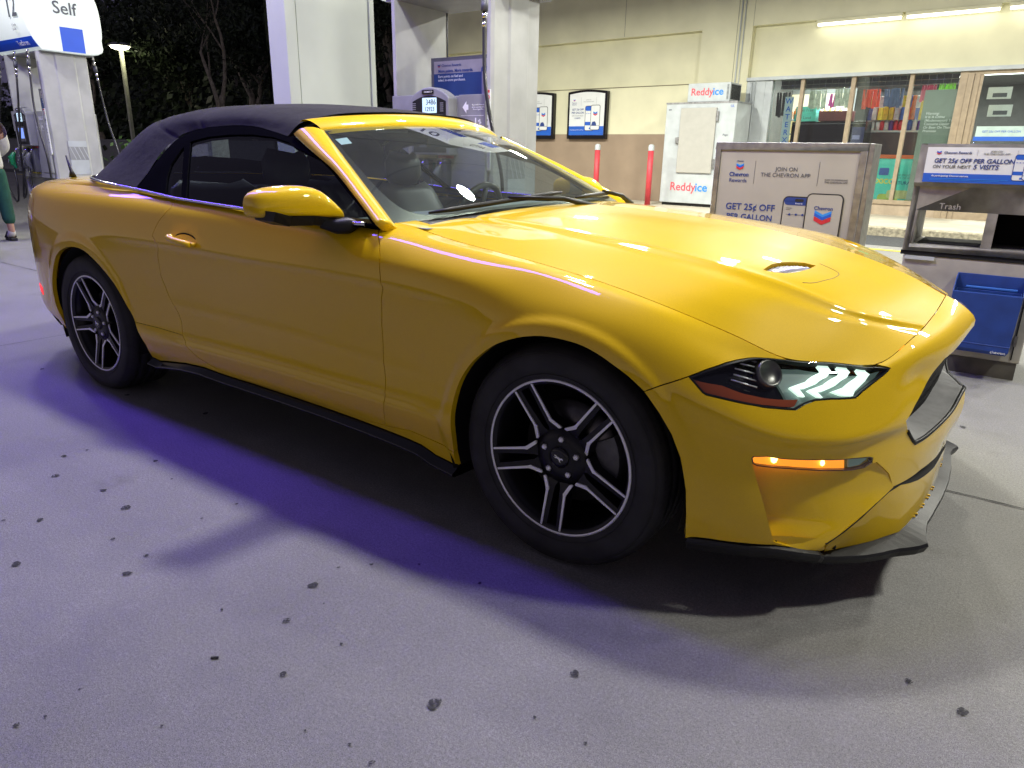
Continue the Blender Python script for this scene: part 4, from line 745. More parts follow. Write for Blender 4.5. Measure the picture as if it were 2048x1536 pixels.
goods(.12, 2.47, .12, .26, 3, col('pack_pink', (.55, .08, .35)), 'small pink packs between the two white bunches', .55); goods(.90, 2.52, .32, .36, 7, col('pack_orange_red', (.80, .09, .05)), 'orange red gloves hanging past the second mullion')
goods(1.30, 2.52, .34, .34, 7, col('pack_blue', (.10, .14, .28)), 'dusky blue packs hanging before the third mullion'); goods(1.90, 2.56, .26, .30, 6, col('pack_crimson', (.55, .05, .12)), 'crimson packs hanging past the third mullion'); goods(2.20, 2.58, .28, .28, 6, col('pack_lime', (.26, .75, .05)), 'lime green packs hanging over the warning text')
X, Y = bw(.75, .36); gr_ = empty('wire_grid', (X, Y, 0), BRZ, 'white wire grid hanging across the top of the shop window', 'wire rack'); mb = MB()
for k in range(27): mb.tube([(-1.62+.125*k, 0, 2.56), (-1.62+.125*k, 0, 2.74)], .004, 4)
for z in (2.56, 2.65, 2.74): mb.tube([(-1.65, 0, z), (1.65, 0, z)], .005, 4)
mb.build('grid', M['chrome'], gr_, merge=False, fix=False)
mb = MB(); mb.bb((-1.66, .03, 2.58), (1.66, .10, 2.95)); mb.build('dark_header', M['slate'], gr_)
def shelf(name, x, y, w, d, levels, h, lab, back, z0=.15):
    X, Y = bw(x, y); t = empty(name, (X, Y, z0), BRZ, lab, 'shelf'); mb = MB(); mb.bb((-w/2, d-.03, 0), (w/2, d, h)); mb.bb((-w/2, 0, 0), (-w/2+.03, d, h)); mb.bb((w/2-.03, 0, 0), (w/2, d, h)); mb.build('frame', back, t)
    for z in levels: mb = MB(); mb.bb((-w/2+.03, 0, z), (w/2-.03, d-.03, z+.025)); mb.build('board', M['white'], t)
    return t
gs_ = shelf('goods_shelf', 1.35, 1.1, 1.3, .45, (.35, .75, 1.60, 1.80, 2.02), 2.40, 'dark goods shelf with bright bottles and packs behind the second and third window panes', M['slate'])
mb = MB(); mb.bb((-.62, -.02, .03), (.62, .0, 1.57)); mb.build('front_panel', mat('shelf_front_brown', (.05, .03, .025), .5), gs_); mb = MB(); mb.bb((-.64, -.03, 1.585), (.64, .0, 1.62)); mb.build('price_strip', M['white'], gs_)
BC = [('red', (.60, .03, .04)), ('orange', (.75, .22, .03)), ('white', (.65, .67, .70)), ('blue', (.04, .12, .45)), ('yellow', (.75, .62, .04)), ('purple', (.15, .06, .35)), ('amber', (.45, .22, .04))]
BM = {n: col('goods_'+n, c, .35) for n, c in BC}
def bottle_mesh(m, h=.24, r=.045):
    mb = MB(); mb.lathe([(0, 0), (r, 0), (r, h*.62), (r*.85, h*.72), (r*.35, h*.84), (r*.35, h), (0, h)], 'z', n=10); return mb
protos = {}
rg = random.Random(21)
def put_goods(kind, x0, x1, y, z, dx, cols, grp):
    x = x0
    while x < x1:
        cn = cols[rg.randrange(len(cols))]; key = (kind, cn)
        if key not in protos:
            if kind == 'bottle': protos[key] = bottle_mesh(None).build('bottle', BM[cn])
            else: mb = MB(); mb.box((0, 0, .12), (.10, .05, .24), taper=.85); protos[key] = mb.build('snack_pack', BM[cn], bevel=.01)
            o = protos[key]
        else: o = protos[key].copy(); COL.objects.link(o)
        X, Y = bw(x, y+rg.uniform(0, .03)); o.location = (X, Y, z); o.rotation_euler = (0, 0, BRZ+rg.uniform(-.2, .2)); tag(o, f"{cn} {'bottle' if kind == 'bottle' else 'snack pack'} {grp}", 'bottle' if kind == 'bottle' else 'snack pack', ('bottles ' if kind == 'bottle' else 'snack packs ')+grp)
        x += dx*rg.uniform(.9, 1.15)
ON = 'on the shop shelf behind the glass'
put_goods('bottle', .76, 1.97, 1.10, .15+1.625, .088, ('red', 'white', 'red', 'blue', 'orange', 'purple'), ON); put_goods('bottle', .74, 1.95, 1.28, .15+1.625, .10, ('orange', 'red', 'blue'), ON)
put_goods('snack', .78, 1.97, 1.10, .15+1.825, .078, ('orange', 'yellow', 'white', 'purple', 'blue', 'red'), ON); put_goods('snack', .74, 1.95, 1.26, .15+1.825, .11, ('yellow', 'orange'), ON)
put_goods('snack', .80, 1.97, 1.10, .15+2.045, .080, ('yellow', 'blue', 'yellow', 'white', 'orange'), ON); put_goods('bottle', .74, 1.95, 1.28, .15+2.045, .10, ('white', 'blue', 'yellow'), ON)
put_goods('snack', .88, 1.50, .98, 1.97, .10, ('white', 'blue', 'purple', 'yellow'), 'hung on the rail under the blue packs')
shelf('drinks_shelf', -.75, 2.3, 1.5, .5, (.3, .62, .94, 1.26, 1.58, 1.90), 2.6, 'tall drinks shelf glowing yellow behind the first window pane', M['white'])
dk_ = [o for o in bpy.data.objects if o.get('label', '').startswith('tall drinks shelf')][0]; mb = MB(); mb.bb((-.70, .44, .1), (.70, .465, 2.5)); mb.build('cooler_lamp_panel', emit('cooler_glow', (1., .80, .34), 1.1), dk_)
for k, z in enumerate((.3, .62, .94, 1.26, 1.58, 1.90)): put_goods('bottle', -1.42, -.08, 2.38, .15+z+.026, .105, ('yellow', 'amber', 'orange', 'yellow'), 'in the tall drinks shelf')
def kiosk(name, a, b, m, lab, cat, bev=.01): 
    X, Y = bw((a[0]+b[0])/2, (a[1]+b[1])/2); hx, hy = (b[0]-a[0])/2, (b[1]-a[1])/2; o = bmbox(name, [((-hx, -hy, 0), (hx, hy, b[2]-a[2]))], m, None, bev); o.location = (X, Y, a[2]); o.rotation_euler = (0, 0, BRZ); return tag(o, lab, cat)
ck = kiosk('dark_cabinet', (-.62, .5, .16), (.86, 1.0, 1.93), M['gloss_black'], 'black upright cabinet standing inside the shop window', 'cabinet')
mb = MB(); mb.bb((-.74, -.262, 1.72), (.74, -.25, 1.735)); mb.build('cabinet_trim', M['slate'], ck); mb = MB(); mb.bb((.50, -.258, .05), (.735, -.25, 1.66)); mb.build('side_screen', mat('screen_indigo', (.05, .05, .16), .3), ck); mb = MB(); mb.bb((.52, -.262, 1.42), (.66, -.258, 1.50)); mb.build('screen_label', mat('label_violet', (.28, .28, .55), .4), ck)
for i, (z, s_, lab) in enumerate(((1.935, 'VENDING', 'upper turquoise carton on the black cabinet'),)): pass
TQ = mat('turquoise_card', (.13, .66, .56), .6, var=.05)
for i, (z, lab, wd) in enumerate(((1.94, 'lower turquoise lettered carton on the black cabinet', 'FEEL THE'), (2.09, 'upper turquoise lettered carton on the black cabinet', 'Rocketfuel'))):
    c_ = kiosk('carton', (-.60+.02*i, .52, z), (-.16, .80, z+.145), TQ, lab, 'carton', .004); text('lettering', ('By Land', 'Feel Free')[i], INKG, c_, (0, -.142, .07), (math.pi/2, 0, 0), .085, 'CENTER', 1., 0)
kiosk('carton', (-.10, .52, 1.94), (.55, .82, 2.14), mat('carton_maroon', (.14, .03, .03), .5), 'maroon carton on the black cabinet beside the turquoise ones', 'carton')
fz = kiosk('chest_freezer', (1.20, .30, .16), (2.20, .95, 1.22), TQ, 'chest freezer with turquoise ice pop poster behind the lower window', 'freezer')
X = 0
mb = MB(); mb.bb((-.51, -.34, 1.06), (.51, .33, 1.13)); mb.build('lid_rim', mat('orange_rim', (.62, .13, .03), .5), fz)
ptext(fz, 'MEXICO', -.34, .62, .13, mat('logo_yellow', (.85, .72, .10), .5), .327, bold=.004); ptext(fz, 'THE DELICIOUS\nTASTE OF MEXICO', .10, .72, .055, INKG, .327); ptext(fz, 'NATURALLY!', .10, .60, .085, INK, .327, bold=.001)
POP = mat('ice_pop_green', (.50, .60, .10), .5); POPL = mat('ice_pop_pale', (.62, .62, .28), .5)
flat(fz, 'ice_pop', rrect(-.36, .18, .02, .38, .06), POP, .327); flat(fz, 'ice_pop', rrect(-.20, .30, .20, .46, .05), POPL, .329); flat(fz, 'lime_slice', [(.22+.085*math.cos(R(a)), .25+.055*math.sin(R(a))) for a in range(0, 360, 30)], POP, .330); rect(fz, 'stick', .19, .38, .38, .41, mat('wood_stick', (.5, .4, .2), .6), .331); flat(fz, 'cart_picture', rrect(-.40, .74, -.22, .88, .02), mat('cart_blue', (.10, .15, .45), .5), .327)
X, Y = bw(2.17, .135); wp = empty('warning_panel', (X, Y, 0), BRZ, 'grey green blind panel with white warning text beside the shop door jamb', 'panel'); bmbox('blind', [((-.27, 0, .45), (.26, .02, 2.45))], mat('blind_grey_green', (.24, .29, .25), .7, var=.05), wp)
ptext(wp, 'Warning:\nIt Is A Crime\n(Misdemeanor) To\nConsume Liquor\nOr Beer On These\nPremises', -.20, 1.88, .062, WHITE_INK, .003, 'LEFT', bold=.0006, shear=.1)
# inside the door: framed pictures, sale banner, number and neon
for i, (x, z, lab) in enumerate(((3.02, 2.28, 'upper white framed picture card just inside the shop door'), (3.08, 1.98, 'lower white framed picture card just inside the shop door'))):
    c_ = kiosk('picture_card', (x-.15, .40, z), (x+.22, .42, z+.20), PAPER, lab, 'picture card', .003); rect(c_, 'picture', -.10, .03, .12, .10, M['slate'], .012)
X, Y = bw(3.3, .075); bn = empty('offer_strip', (X, Y, 0), BRZ, 'pale offer strip with blue band stuck across the shop door glass', 'poster'); rect(bn, 'strip', -.45, 1.62, .38, 1.80, mat('strip_pale', (.48, .62, .58), .6), .003); rect(bn, 'blue_band', -.47, 1.55, .30, 1.625, BLUE, .0045); ptext(bn, 'GET 25¢ OFF PER GALLON', -.06, 1.71, .05, BLUE, .006)
X, Y = bw(3.62, .085); nb = empty('door_number', (X, Y, 0), BRZ, 'pale number 99 on the shop door glass', 'number'); ptext(nb, '99', .05, 1.98, .17, WHITE_INK, .001)
c_ = kiosk('neon_sign', (3.55, .30, 2.35), (3.86, .34, 2.52), emit('neon_red', (1., .08, .10), 3.), 'glowing red neon sign inside the shop door', 'neon sign', .02)
kiosk('counter', (2.9, 1.4, .16), (5.5, 2.0, 1.1), M['slate'], 'dark shop counter inside the door', 'counter'); kiosk('tall_cabinet', (3.4, 3.8, .16), (6, 4.2, 2.7), M['slate'], 'tall dark cabinet deep inside the shop beyond the door', 'cabinet')
# ------------------------------------------------------------ person at the far pump
def skin(name, joints, bones, m, parent, sub=2, root=0):
    me = bpy.data.meshes.new(name); me.from_pydata([j[0] for j in joints], bones, []); o = link(name, me, m, parent)
    s = o.modifiers.new('Skin', 'SKIN'); s.use_smooth_shade = True; s.branch_smoothing = .4
    lay = me.skin_vertices[0].data
    for i, j in enumerate(joints): r = j[1]; lay[i].radius = (r, r) if not isinstance(r, tuple) else r; lay[i].use_root = i == root
    u = o.modifiers.new('Sub', 'SUBSURF'); u.levels = sub; u.render_levels = sub
    return o
SKIN = mat('skin', (.42, .24, .16), .5, var=.05); HOOD_M = mat('white_sweatshirt', (.55, .54, .50), .9, var=.10, vs=9, bmp=.3, bs=120); PANT = mat('dark_green_trousers', (.012, .075, .045), .9, var=.2, vs=9, bmp=.3, bs=120); SOCK = mat('white_socks', (.65, .62, .58), .9); SLIDE = mat('black_slides', (.012, .012, .013), .6); HAIR = mat('dark_hair', (.012, .010, .009), .7)
pr = empty('person', (-9.66, 1.14, 0), R(175), 'person in white sweatshirt, green trousers and black slides standing at the far pump', 'person')
# body frame: +x forward (towards the pump), y to the person's left
J = [((0, 0, .95), .12), ((-.01, 0, 1.15), .12), ((0, 0, 1.36), .14), ((.01, 0, 1.48), .055), ((.02, 0, 1.56), .055), ((.035, 0, 1.64), (.082, .095)), ((.03, 0, 1.72), (.078, .09)), ((.02, 0, 1.775), .05),
     ((0, .17, 1.40), .055), ((.03, .22, 1.13), .042), ((.22, .20, 1.00), .033), ((.29, .19, 1.00), .024), ((0, -.17, 1.40), .055), ((.05, -.23, 1.14), .042), ((.26, -.17, 1.04), .033), ((.33, -.15, 1.04), .024),
     ((0, .09, .88), .09), ((.01, .11, .50), .06), ((-.01, .12, .10), .038), ((0, -.09, .88), .09), ((-.02, -.10, .50), .06), ((-.06, -.11, .10), .038), ((.05, .13, .055), .036), ((.13, .14, .045), .030), ((0, -.12, .055), .036), ((.08, -.13, .045), .030)]
B = [(0, 1), (1, 2), (2, 3), (3, 4), (4, 5), (5, 6), (6, 7), (2, 8), (8, 9), (9, 10), (10, 11), (2, 12), (12, 13), (13, 14), (14, 15), (0, 16), (16, 17), (17, 18), (0, 19), (19, 20), (20, 21), (18, 22), (22, 23), (21, 24), (24, 25)]
skin('body', J, B, SKIN, pr)
skin('sweatshirt', [((0, 0, .86), (.15, .175)), ((0, 0, .93), (.165, .19)), ((0, 0, 1.12), (.155, .18)), ((0, 0, 1.34), (.16, .19)), ((.0, 0, 1.44), (.09, .10)), ((0, .17, 1.39), .085), ((.03, .235, 1.13), .068), ((.19, .205, 1.01), .050), ((0, -.17, 1.39), .085), ((.05, -.245, 1.14), .068), ((.23, -.18, 1.04), .050)], [(0, 1), (1, 2), (2, 3), (3, 4), (3, 5), (5, 6), (6, 7), (3, 8), (8, 9), (9, 10)], HOOD_M, pr)
skin('trousers', [((0, 0, .97), (.14, .165)), ((0, 0, .88), (.14, .165)), ((.0, .10, .76), .105), ((.015, .115, .48), .085), ((-.005, .12, .19), .074), ((0, -.10, .76), .105), ((-.015, -.105, .48), .085), ((-.055, -.11, .19), .074)], [(0, 1), (1, 2), (2, 3), (3, 4), (1, 5), (5, 6), (6, 7)], PANT, pr)
for y, x, lab in ((.12, 0, 'l'), (-.11, -.05, 'r')):
    skin('sock', [((x-.01, y, .16), .045), ((x, y, .08), .046), ((x+.07, y+.005, .055), .042), ((x+.14, y+.01, .05), .030)], [(0, 1), (1, 2), (2, 3)], SOCK, pr)
    mb = MB(); mb.prism([(x-.06+.0, y-.035), (x+.05, y-.045), (x+.14, y-.045), (x+.185, y-.01), (x+.175, y+.04), (x+.08, y+.045), (x-.05, y+.035)], 0, .035, 'xy'); sl = mb.build('slide', SLIDE, pr, bevel=.006)
    mb = MB(); mb.tube([(x+.09, y-.05, .03), (x+.09, y-.03, .09), (x+.09, y+.02, .10), (x+.09, y+.05, .03)], .022, 8); mb.build('strap', SLIDE, sl)
skin('hair', [((-.01, 0, 1.60), .06), ((-.02, 0, 1.70), (.092, .10)), ((.0, 0, 1.765), (.085, .09)), ((.06, 0, 1.775), .05)], [(0, 1), (1, 2), (2, 3)], HAIR, pr)
for sy in (1, -1):      # hands: palm, four fingers and a thumb curled on the nozzle
    y0 = .19 if sy > 0 else -.15; x0 = .29 if sy > 0 else .33; z0 = 1.0 if sy > 0 else 1.04
    J2 = [((x0, y0, z0), .024), ((x0+.05, y0, z0-.005), .030), ((x0+.085, y0, z0-.010), .028)]; B2 = [(0, 1), (1, 2)]
    for k, ln in enumerate((.045, .052, .048, .036)):
        z = z0+.024-.016*k; b = len(J2); J2 += [((x0+.10, y0+.008*sy, z), .009), ((x0+.10+ln*.6, y0-.004*sy, z-.006), .008), ((x0+.10+ln*.75, y0-.026*sy, z-.012), .007)]; B2 += [(2, b), (b, b+1), (b+1, b+2)]
    b = len(J2); J2 += [((x0+.05, y0-.022*sy, z0+.022), .010), ((x0+.085, y0-.038*sy, z0+.030), .008)]; B2 += [(1, b), (b, b+1)]
    skin('hand', J2, B2, SKIN, pr, 1)
for e in (-.03, .03): mb = MB(); mb.lathe([(0, -.010), (.008, -.006), (.010, 0), (.008, .006), (0, .010)], 'x', (.112, e, 1.665), 10); mb.build('eye', M['white'], pr)
mb = MB(); mb.tube([(.115, 0, 1.665), (.135, 0, 1.635), (.118, 0, 1.625)], [.008, .014, .010], 8); mb.build('nose', SKIN, pr); mb = MB(); mb.tube([(.108, -.022, 1.598), (.117, 0, 1.597), (.108, .022, 1.598)], .006, 6); mb.build('mouth', mat('lips', (.35, .12, .10), .5), pr)
for s_ in (-1, 1): mb = MB(); mb.tube([(.02, s_*.088, 1.69), (.012, s_*.098, 1.665), (.022, s_*.088, 1.635)], [.008, .014, .008], 8); mb.build('ear', SKIN, pr)
# ------------------------------------------------------------ dark parked car, only its near corner in the frame
pc = empty('parked_car', (-10.25, -.36, 0), 0, 'dark grey hatchback parked beside the person at the far pump', 'car')
DG = mat('dark_grey_paint', (.035, .037, .042), .3, var=.05, coat=1.); L_ = 2.30
secs = []
for x, hw, z0, zs, zt, tw in ((-L_, .60, .34, .62, .80, .50), (-L_+.12, .80, .24, .68, .98, .66), (-L_+.5, .88, .20, .80, 1.34, .62), (-1.0, .90, .18, .84, 1.48, .58), (0, .90, .18, .82, 1.50, .58), (.65, .90, .18, .80, 1.38, .60), (1.25, .89, .18, .80, .98, .70), (1.8, .87, .20, .74, .86, .70), (L_-.10, .76, .26, .62, .72, .60), (L_, .58, .34, .52, .60, .46)):
    half = [(0, z0), (hw*.8, z0), (hw, z0+.12), (hw*1.01, (z0+zs)/2), (hw*.97, zs), (hw*.95, zs+.05), (tw*1.02, zt-.05), (tw*.9, zt), (0, zt+.01)]
    secs.append([(x, -y, z) for y, z in half]+[(x, y, z) for y, z in half[-2:0:-1]])
n = len(secs[0]); mb = MB(); mb.add(sum(secs, []), [(i*n+k, (i+1)*n+k, (i+1)*n+(k+1) % n, i*n+(k+1) % n) for i in range(len(secs)-1) for k in range(n)]+[tuple(range(n)), tuple((len(secs)-1)*n+k for k in range(n))[::-1]], 0, True)
bd = mb.build('body', DG, pc); q = bd.modifiers.new('s', 'SUBSURF'); q.levels = 1; q.render_levels = 2
mb = MB()
for s_ in (-1, 1): mb.add([(-1.55, s_*.865, .90), (.95, s_*.862, .90), (.45, s_*.665, 1.36), (-1.15, s_*.655, 1.40)], [(0, 1, 2, 3)])
mb.build('side_window', M['gloss_black'], pc, fix=False); mb = MB(); mb.add([(1.15, -.66, 1.02), (1.15, .66, 1.02), (.66, .54, 1.42), (.66, -.54, 1.42)], [(0, 1, 2, 3)]); mb.build('windscreen', M['gloss_black'], pc, fix=False)
mb = MB(); mb.bb((L_-.36, -.86, .22), (L_-.02, .86, .30)); mb.bb((L_-.03, -.45, .30), (L_+.0, .45, .42)); mb.build('bumper_trim', M['black'], pc, bevel=.02)
for s_ in (-1, 1): mb = MB(); mb.box((L_-.16, s_*.70, .66), (.26, .22, .10), rz=-s_*.5); mb.build('headlight', M['lens'], pc, bevel=.03)
for x in (-1.45, 1.66):
    for s_ in (-1, 1):
        mb = MB(); mb.lathe([(.20, s_*.88), (.315, s_*.90), (.33, s_*.86), (.33, s_*.72), (.315, s_*.68), (.20, s_*.68)], 'y', (x, 0, .33), 40); wv = mb.build('wheel', M['rubber'], pc); mb = MB(); mb.lathe([(.205, s_*.882), (.19, s_*.87), (.05, s_*.875), (0, s_*.88)], 'y', (x, 0, .33), 30); mb.build('rim', M['machined'], wv)
        mb = MB(); mb.lathe([(.385, s_*.905), (.385, s_*.60)], 'y', (x, 0, .35), 40); mb.build('wheel_arch', M['void'], pc)
# panel cuts, given in the (u, v) of their surface
FEAT = {
 'doorF': [(3.6341,0.7395),(3.7002,0.6943),(3.7316,0.6613),(3.7519,0.6256),(3.7674,0.5707),(3.7728,0.5372),(3.7585,0.4851),(3.7435,0.4047),(3.746,0.3213),(3.7555,0.2384),(3.7603,0.1514),(3.733,0.0696),(3.7195,0.0403)],
 'rockF': [(3.8549,0.0634),(3.9712,0.0559),(4.0553,0.0481)],
 'archFu': [(4.0553,0.0481),(4.0746,0.1321),(4.0736,0.2105),(4.0994,0.295),(4.147,0.3608),(4.21,0.4107),(4.2863,0.4569),(4.3487,0.4876),(4.4052,0.5039),(4.4722,0.5105),(4.5362,0.509),(4.5811,0.4985),(4.6253,0.4821),(4.668,0.4653),(4.7121,0.4399)],
 'archFd': [(4.7121,0.4399),(4.7544,0.3931),(4.7901,0.3431),(4.819,0.2814),(4.8412,0.1982),(4.8482,0.1428),(4.8525,0.0576)],
 'seamB': [(4.7121,0.4399),(4.7676,0.4965),(4.8169,0.5481)],
 'hlTop': [(4.8169,0.5481),(4.8585,0.5945),(4.9082,0.6431),(4.9648,0.6873),(4.994,0.7162),(5.0138,0.7358),(5.0419,0.7543),(5.1035,0.7602),(5.1859,0.7602),(5.266,0.7602),(5.3391,0.7368),(5.3948,0.6868)],
 'hlBot': [(5.3948,0.6868),(5.3805,0.6722),(5.3345,0.6484),(5.2924,0.6236),(5.2613,0.5994),(5.2285,0.6018),(5.1865,0.604),(5.1425,0.5995),(5.1156,0.586),(5.0972,0.5701),(5.0893,0.5654),(5.0464,0.5617),(4.9846,0.5507),(4.9238,0.5353),(4.8663,0.5211),(4.8567,0.523),(4.8361,0.5366),(4.8169,0.5481)],
 'sig': [(4.9925,0.3495),(4.9969,0.3585),(5.0314,0.3699),(5.0683,0.3678),(5.1051,0.3673),(5.1693,0.3645),(5.2605,0.3563),(5.323,0.3488),(5.3376,0.3426),(5.336,0.3247),(5.3088,0.3121),(5.2639,0.3123),(5.2073,0.32),(5.1394,0.3259),(5.0925,0.3289),(5.0468,0.3284),(5.0103,0.3255),(4.9971,0.3298)],
 'doorR': [(2.4824,0.757),(2.4918,0.7031),(2.4254,0.6324),(2.3963,0.5809),(2.4379,0.5515),(2.4135,0.4823),(2.403,0.4235),(2.4417,0.3585),(2.5014,0.3021),(2.5196,0.2631),(2.5222,0.2029)],
 'doorB': [(2.5517,0.1544),(2.5942,0.1179),(2.6513,0.0976),(2.7501,0.0707),(3.0804,0.0428),(3.3943,0.0141),(3.6004,0.0269),(3.7195,0.0403)],
 'seamR': [(2.1556,0.1996),(2.343,0.2067),(2.5222,0.2029)],
 'sill': [(4.0462,0.0),(3.9935,0.0),(3.9465,0.0),(3.8862,0.0166),(3.8073,0.0161),(3.6859,0.0092),(3.4909,0.0044),(3.2734,0.0),(3.0568,0.0057),(2.8291,0.0346),(2.6248,0.0643),(2.4785,0.0542),(2.2417,0.0),(2.1879,0.0162)],
 'archRd': [(2.1879,0.0162),(2.2009,0.0915),(2.1556,0.1996)],
 'archRu': [(2.1556,0.1996),(2.0963,0.292),(2.0322,0.3533),(1.9637,0.3977),(1.8932,0.437),(1.8137,0.4697),(1.7178,0.4802),(1.6059,0.4669),(1.5032,0.427),(1.4443,0.3771),(1.3804,0.3011),(1.3493,0.2411),(1.3586,0.1854),(1.3839,0.1238),(1.3655,0.0682),(1.3372,0.0335)],
 'bumpBot': [(4.8525,0.0576),(4.9171,0.0767),(5.0049,0.0933),(5.0748,0.0995)],
 'rec': [(4.9973,0.3269),(5.0165,0.2635),(5.0443,0.1854),(5.0733,0.1093),(5.1254,0.0932),(5.1923,0.0773),(5.2168,0.0874),(5.2822,0.1452),(5.3536,0.1835),(5.4389,0.2238),(5.5146,0.2364)],
 'recTop': [(5.336,0.3248),(5.309,0.3104),(5.264,0.3106),(5.2071,0.3182),(5.1395,0.3242),(5.0927,0.3271),(5.0468,0.3268),(5.0105,0.3237)],
 'grl': [(5.7271,0.6005),(5.6632,0.6024),(5.6075,0.5767),(5.5472,0.5457),(5.4876,0.5164),(5.4413,0.481),(5.4753,0.4143),(5.5198,0.3494),(5.5817,0.3539),(5.6886,0.3717),(5.7988,0.3923),(5.884,0.4196)],
 'ridge': [(5.217,0.0982),(5.3536,0.1835),(5.4389,0.2238),(5.6101,0.2346),(5.8798,0.2138)],
 'in_c1': [(5.1412,0.7584),(5.1754,0.7581),(5.1992,0.7355),(5.203,0.7086),(5.1716,0.6718),(5.1314,0.6478),(5.1125,0.6443),(5.1252,0.6161),(5.1109,0.6171),(5.0879,0.6432),(5.1379,0.6719),(5.1716,0.7199),(5.1684,0.7349)],
 'in_c2': [(5.2059,0.7573),(5.2348,0.76),(5.2622,0.7308),(5.2627,0.6983),(5.2208,0.6603),(5.1794,0.6394),(5.1602,0.6378),(5.1744,0.6149),(5.1596,0.6173),(5.1359,0.6402),(5.1873,0.6656),(5.2316,0.7097),(5.229,0.7325)],
 'in_c3': [(5.2704,0.7572),(5.3012,0.7532),(5.3349,0.691),(5.3143,0.6626),(5.272,0.6282),(5.263,0.6097),(5.2312,0.6182),(5.2031,0.6369),(5.2471,0.6526),(5.2945,0.6923),(5.2984,0.7137)],
 'in_amber': [(4.8296,0.5504),(4.8501,0.5539),(4.9055,0.5728),(4.9558,0.5773),(4.9904,0.5844),(5.1047,0.6035),(5.0933,0.5799),(5.0869,0.5765),(5.0311,0.5703),(4.9844,0.5597),(4.9232,0.5438),(4.8686,0.5295),(4.856,0.5298)],
 'in_ringo': [(5.0232,0.7181),(5.0335,0.7362),(5.0568,0.7069),(5.0479,0.6683),(5.0334,0.627),(5.0356,0.6084),(5.0162,0.604),(5.0153,0.6396),(5.0286,0.6823)],
 'in_slats': [(4.9319,0.6136),(4.9726,0.6698),(5.0146,0.6946),(5.0162,0.6862),(5.0001,0.6035),(4.9588,0.5825)],
 'vent': [(1.0243,0.4635),(1.0206,0.4093),(1.0288,0.3707),(1.0478,0.3332),(1.065,0.3094),(1.0938,0.298),(1.0976,0.3392),(1.0943,0.3893),(1.0767,0.4368),(1.0452,0.4569)],
 'ventp': [(1.0921,0.2682),(1.1263,0.2761),(1.1558,0.2899),(1.167,0.3373),(1.1611,0.394),(1.1474,0.4415),(1.1324,0.4575)],
 'st_edge': [(-2.3053,1.0177),(-2.292,1.0595),(-2.2819,1.1106),(-2.2668,1.1715),(-2.236,1.2188),(-2.1832,1.2472),(-2.0833,1.2703),(-1.9302,1.2787),(-1.7751,1.2778),(-1.6552,1.2685),(-1.5322,1.2512),(-1.4483,1.2347)],
 'glassU': [(-2.0578,0.997),(-2.1251,1.0686),(-2.1509,1.114),(-2.1457,1.1737),(-2.1272,1.2009),(-2.101,1.2148),(-1.9985,1.2334),(-1.8504,1.2428),(-1.7013,1.2437),(-1.5494,1.2344),(-1.4282,1.2146),(-1.3805,1.1987),(-1.1902,1.1545),(-1.09,1.1142),(-0.9473,1.0472),(-0.8142,0.9885),(-0.7658,0.9613)],
 'bar': [(-2.1395,1.1952),(-2.11,1.2104),(-1.8846,0.9849),(-1.9226,0.9871)],
 'pilO': [(-1.4156,1.2393),(-1.223,1.1691),(-1.0774,1.1179),(-0.9234,1.0483),(-0.8073,0.992),(-0.7376,0.9572)],
 'belt': [(-2.6708,1.0335),(-2.2941,1.0078),(-1.9437,0.9845),(-1.3971,0.9679),(-0.9582,0.9566),(-0.7464,0.9596)],
 'frit': [(-0.9814,0.9326),(-1.0,0.6059),(-1.0,0.3924),(-0.9784,0.2618),(-0.966,0.1753),(-0.9509,0.1047),(-0.9261,0.0436),(-0.8903,0.0079),(-0.8265,0.0)],
 'pilI': [(-1.0,0.9755),(-1.0,0.525),(-0.9981,0.2215),(-0.9932,0.0)],
 'sticker': [(-0.9661,0.8734),(-0.8948,0.8799),(-0.8963,0.8067),(-0.9561,0.8037)],
}
# ------------------------------------------------------------ yellow convertible
def inside(P, poly):
    x, y = P[:, 0], P[:, 1]; c = np.zeros(len(P), bool); n = len(poly)
    for i in range(n):
        x1, y1 = poly[i]; x2, y2 = poly[i-1]
        k = ((y1 > y) != (y2 > y)); xi = (x2-x1)*(y-y1)/((y2-y1) if y2 != y1 else 1e-12)+x1
        c ^= k & (x < xi)
    return c
def segdist(P, poly):
    d = np.full(len(P), 1e9); n = len(poly)
    for i in range(n):
        a = poly[i-1]; b = poly[i]; ab = b-a; t = np.clip(((P-a)@ab)/max(ab@ab, 1e-12), 0, 1)
        d = np.minimum(d, np.linalg.norm(P-a-t[:, None]*ab, axis=1))
    return d
def resample(poly, step, wt=(1, 1), closed=True):
    out = []; n = len(poly); wt = np.array(wt)
    for i in range(n if closed else n-1):
        a = np.array(poly[i]); b = np.array(poly[(i+1) % n]); L = np.linalg.norm((b-a)*wt)
        if L < 1e-4: continue
        k = max(1, int(math.ceil(L/step)))
        out += [a+(b-a)*j/k for j in range(k)]
    if not closed: out.append(np.array(poly[-1]))
    return np.array(out)
def smooth_line(pts, n=4):
    """rounded version of an open line (centripetal-ish)"""
    P = np.array(pts, float); k = np.concatenate([[0], np.cumsum(np.linalg.norm(np.diff(P, axis=0), axis=1)+1e-6)])
    t = np.concatenate([np.linspace(k[i], k[i+1], n, endpoint=False) for i in range(len(k)-1)]+[[k[-1]]])
    return [tuple(q) for q in (wmat(k, t)@P)]
